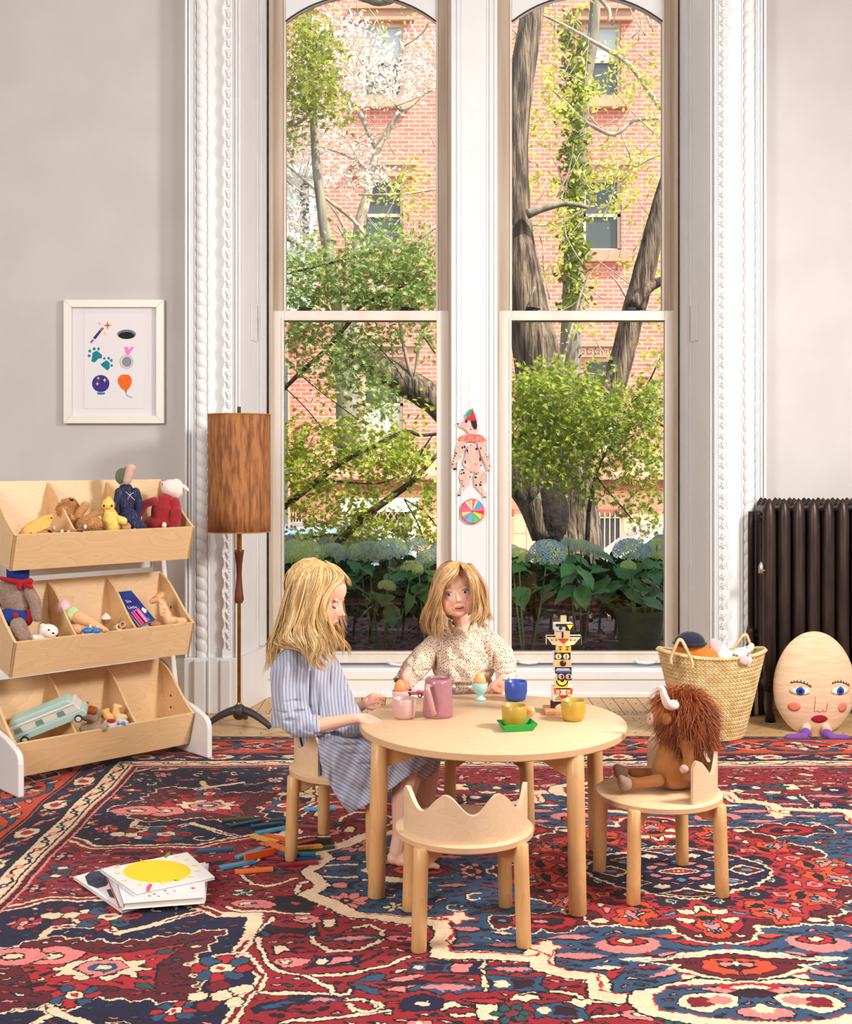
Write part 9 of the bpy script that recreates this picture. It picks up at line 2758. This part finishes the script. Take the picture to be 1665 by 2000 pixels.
t = T('wooden_rings', 'linked wooden cylinder toy beside the blue racer in the middle bin', 'toy')
d = SD(236, .0)
for q, rz_, m_ in (((915, 1370), 40, rgb(238, 206, 170)), ((955, 1350), 0, rgb(206, 156, 112))):
 mb = MB(); mb.T = Matrix.Translation(at(*zz(*q), d)) @ Matrix.Rotation(R(rz_), 4, 'Z') @ Matrix.Rotation(R(70), 4, 'X')
 mb.lathe([(.009, -.012), (.015, -.012), (.015, .012), (.009, .012), (.009, -.012)], 24, caps=False); mb.build('ring', mat('ring_wood_%d' % rz_, m_, .5), t, auto=40)
# the blue book
t = T('story_book', 'dark blue story book with white and pink cover in the middle bin', 'book')
d0 = SD(220, .215);
def bk(x, y):
 f = (y - 1085) / 270.0
 return at(*zz(x, y), SD(zz(x, y)[0], .19 - .17 * f))
q4 = [(884, 1102), (1015, 1087), (1200, 1312), (1082, 1356)]
P4 = [bk(*q) for q in q4]
nrm = (P4[1] - P4[0]).cross(P4[3] - P4[0]).normalized()
if nrm.y > 0: nrm = -nrm
def bq(s_, u): return (P4[0] * (1 - s_) + P4[1] * s_) * (1 - u) + (P4[3] * (1 - s_) + P4[2] * s_) * u
def bslab(name_, poly, m, l0, l1, par=t):
 vs = [bq(*p) + nrm * l0 for p in poly] + [bq(*p) + nrm * l1 for p in poly]; n = len(poly)
 return MB().add(vs, [tuple(range(n)), tuple(reversed(range(n, 2 * n)))] + [(i, (i + 1) % n, n + (i + 1) % n, n + i) for i in range(n)]).build(name_, m, par)
NB = mat('cover_navy', rgb(36, 44, 124), .4, rgb(30, 70, 150), 12)
cov = bslab('cover', [(0, 0), (1, 0), (1, 1), (0, 1)], NB, .0, .003)
bslab('pages', [(.02, .01), (.98, .01), (.98, .99), (.02, .99)], PAGE, -.010, .0)
bslab('cover', [(0, 0), (1, 0), (1, 1), (0, 1)], NB, -.013, -.010)
def btext(s, u0, v0, size):
 cu = bpy.data.curves.new('title', 'FONT'); cu.body = s; cu.size = 1; cu.extrude = 0.0; cu.resolution_u = 2
 o = bpy.data.objects.new('tmp', cu); COL.objects.link(o)
 dg = bpy.context.evaluated_depsgraph_get(); me = bpy.data.meshes.new_from_object(o.evaluated_get(dg)); bpy.data.objects.remove(o)
 ex = (P4[1] - P4[0]).normalized(); ey = -(P4[3] - P4[0]).normalized()
 o0 = bq(u0, v0) + nrm * .0036
 for v in me.vertices:
  c = v.co.copy(); v.co = o0 + ex * c.x * size + ey * c.y * size
 me.materials.append(mat('title_white', rgb(240, 236, 230), .6)); me.name = 'title'
 link('title', me, t)
btext('Six', .22, .34, .024); btext('Little', .06, .52, .024)
bslab('painted_panel', [(.05, .62), (.62, .55), (.62, .97), (.05, 1.0)], mat('cover_magenta', rgb(232, 96, 170), .5), .0031, .0037)
for k, (a, c, cl) in enumerate(((.12, .20, rgb(176, 40, 90)), (.28, .38, rgb(60, 20, 40)), (.46, .54, rgb(248, 170, 200)))):
 bslab('painted_stripe', [(a, .62), (c, .61), (c, .98), (a, .99)], mat('cover_stripe_%d' % k, cl, .5), .0038, .0043)
bslab('painted_shape', [(.70, .62), (.86, .56), (.97, .66), (.84, .74), (.72, .74)], mat('title_white', rgb(240, 236, 230), .6), .0031, .0037)
bslab('painted_dot', [(.66 + .07 * math.cos(a), .93 + .05 * math.sin(a)) for a in [2 * PI * k / 12 for k in range(12)]], mat('cover_teal', rgb(40, 160, 140), .6), .0044, .005)
# wooden giraffe
t = T('wooden_giraffe', 'carved wooden giraffe leaning in the right of the middle bin', 'toy')
d = SD(315, .05)
WG = mat('giraffe_wood', rgb(234, 184, 134), .5, rgb(206, 148, 96), 60, contrast=(.5, .62))
mb = MB(); pc(mb, *zz(1180, 1165), *zz(1250, 1125), d, 6, 8); pc(mb, *zz(1225, 1140), *zz(1225, 1110), d, 3, 2.4); pc(mb, *zz(1255, 1125), *zz(1262, 1102), d, 3, 2.2); pc(mb, *zz(1240, 1160), *zz(1310, 1320), d, 8.5, 11); pe(mb, *zz(1350, 1320), d, 22, 9, 10, 5); pe(mb, *zz(1405, 1325), d, 12, 9, 9); pc(mb, *zz(1240, 1180), *zz(1255, 1270), d - .015, 4, 5)
fuse(mb, 'giraffe_body', WG, .003, 3, t)
mb = MB(); pe(mb, *zz(1200, 1345), d - .03, 13, 7, 8); mb.build('wheel', mat('wood_brown', rgb(176, 120, 84), .5), t, smooth=True)
# ----- bottom tier -----
t = T('toy_camper_van', 'mint and white toy camper van tipped up in the bottom bin', 'toy car')
z3 = lambda x, y: (x / 3.964, 1240 + y / 3.964)
d = SD(88, .05)
a_ = at(*z3(140, 840), d); b_ = at(*z3(640, 640), d + .02)
ex = (b_ - a_); Lx = ex.length; ex.normalize(); ey0 = Vector((-.697, .717, 0)); ez_ = ex.cross(ey0).normalized()
if ez_.z < 0: ez_ = -ez_
ey = ez_.cross(ex)
Mv = Matrix(((ex.x, ey.x, ez_.x, a_.x), (ex.y, ey.y, ez_.y, a_.y), (ex.z, ey.z, ez_.z, a_.z), (0, 0, 0, 1)))
MINT = mat('van_mint', rgb(182, 216, 206), .3, coat=.4); VW = mat('van_white', rgb(232, 228, 222), .35, coat=.3)
def vpart(name_, prof, y0, y1, m, bev=.003, par=t):
 mb = MB(); mb.T = Mv; mb.prism(prof, y0, y1, 'y'); return mb.build(name_, m, par, bevel=bev)
L_ = Lx * 1.06
vpart('lower_body', [(-.02, .000), (L_, .000), (L_ + .006, .010), (L_ + .002, .028), (L_ - .010, .034), (-.02, .034)], 0, .085, MINT, .005)
vpart('upper_body', [(-.02, .034), (L_ - .010, .034), (L_ - .022, .070), (-.014, .070)], .003, .082, VW, .004)
vpart('roof', [(-.018, .070), (L_ - .020, .070), (L_ - .024, .078), (-.014, .078)], -.001, .086, VW, .002)
vpart('roof_top', [(-.006, .078), (L_ - .034, .078), (L_ - .046, .098), (.006, .098)], .010, .076, MINT, .006)
for k in range(3):
 x0 = .006 + k * (L_ - .02) / 3
 w_ = vpart('window', [(x0, .040), (x0 + .034, .040), (x0 + .032, .064), (x0 + .002, .064)], .0015, .004, mat('van_window_green', rgb(120, 158, 142), .3), .001)
for x0 in (.032, L_ - .034):
 mb = MB(); mb.T = Mv @ Matrix.Translation((x0, -.002, .004)) @ Matrix.Rotation(R(90), 4, 'X'); mb.lathe([(.0001, -.006), (.0165, -.006), (.0165, .005), (.0001, .005)], 28); w_ = mb.build('wheel', mat('tyre', rgb(40, 38, 38), .8), t, auto=40)
 mb = MB(); mb.T = Mv @ Matrix.Translation((x0, -.002, .004)) @ Matrix.Rotation(R(90), 4, 'X'); mb.lathe([(.0001, .0055), (.0115, .0055), (.011, .0062), (.005, .0064), (.0045, .008), (.0001, .0082)], 24); mb.build('hubcap', mat('van_hub', rgb(226, 222, 222), .25, coat=.5), w_, auto=40)
mb = MB(); mb.T = Mv; mb.box(.028, .056, -.0008, .0004, .0200, .0232); mb.build('lettering', mat('van_lettering', rgb(70, 84, 84), .6), t)
# pile of little soft toys
def small(name, label, prims, m, seed=0):
 t_ = T(name, label)
 mb = MB()
 for q in prims: pc(mb, *z3(q[0], q[1]), *z3(q[2], q[3]), SD(z3(q[0], q[1])[0], q[6] if len(q) > 6 else .04), q[4], q[5])
 fuse(mb, 'body', m, .0035, 3, t_); return t_
small('plush_elephant', 'grey taupe plush animal sprawled at the front of the bottom middle bin', [(640, 730, 800, 720, 7, 9), (720, 690, 770, 600, 8, 6), (690, 720, 720, 690, 12, 9), (660, 640, 720, 650, 7, 8)], felt('plush_taupe', rgb(160, 136, 112)))
tb = small('plush_bee', 'small striped yellow bee plush at the back of the bottom bin', [(620, 545, 680, 540, 6, 6, .1)], mat('bee_stripes', rgb(240, 176, 52), .9, rgb(50, 36, 28), 100, stretch=(1, .1, .1), contrast=(.48, .54)))
small('plush_fox', 'orange and brown plush fox in the bottom middle bin', [(650, 590, 740, 600, 7, 8, .08), (740, 575, 700, 560, 5, 4, .08)], felt('plush_rust', rgb(190, 96, 52)))
small('plush_lion_cub', 'golden plush cub with short legs in the bottom middle bin', [(800, 610, 850, 640, 8, 9), (820, 590, 835, 580, 5, 4)], felt('plush_gold', rgb(226, 174, 104)))
small('plush_giraffe', 'tan plush giraffe with knobbly head in the bottom middle bin', [(890, 640, 900, 560, 9, 6), (890, 550, 935, 555, 5, 3.4), (900, 640, 960, 640, 9, 7)], felt('plush_sand', rgb(232, 190, 128)))
tp = small('plush_clown', 'little grey plush with red and blue trim at the front right of the pile', [(830, 690, 870, 700, 9, 10, .0), (920, 670, 965, 685, 8, 8, .0)], felt('plush_grey', rgb(200, 196, 196)))
mb = MB(); pe(mb, *z3(860, 665), SD(217, 0) - .03, 9, 4, 5); mb.build('collar', felt('trim_red', rgb(190, 36, 44)), tp, smooth=True)
mb = MB(); pe(mb, *z3(955, 690), SD(241, 0) - .03, 5, 5, 4); mb.build('nose', felt('trim_blue', rgb(74, 130, 200)), tp, smooth=True)
# ---------------- put each thing's origin at its own base ----------------
bpy.context.view_layer.update()
for o in list(SC.objects):
 if o.parent is None and o.type == 'EMPTY' and o.get('category') and o.location.length < 1e-6 and o.children:
  lo = Vector((1e9,) * 3); hi = Vector((-1e9,) * 3)
  for c in o.children:
   if c.type != 'MESH': continue
   for v in c.bound_box:
    w = c.matrix_world @ Vector(v)
    lo = Vector(map(min, lo, w)); hi = Vector(map(max, hi, w))
  b0 = Vector(((lo.x + hi.x) / 2, (lo.y + hi.y) / 2, lo.z))
  o.location = b0
  for c in o.children: c.location = c.location - b0
bpy.context.view_layer.update()
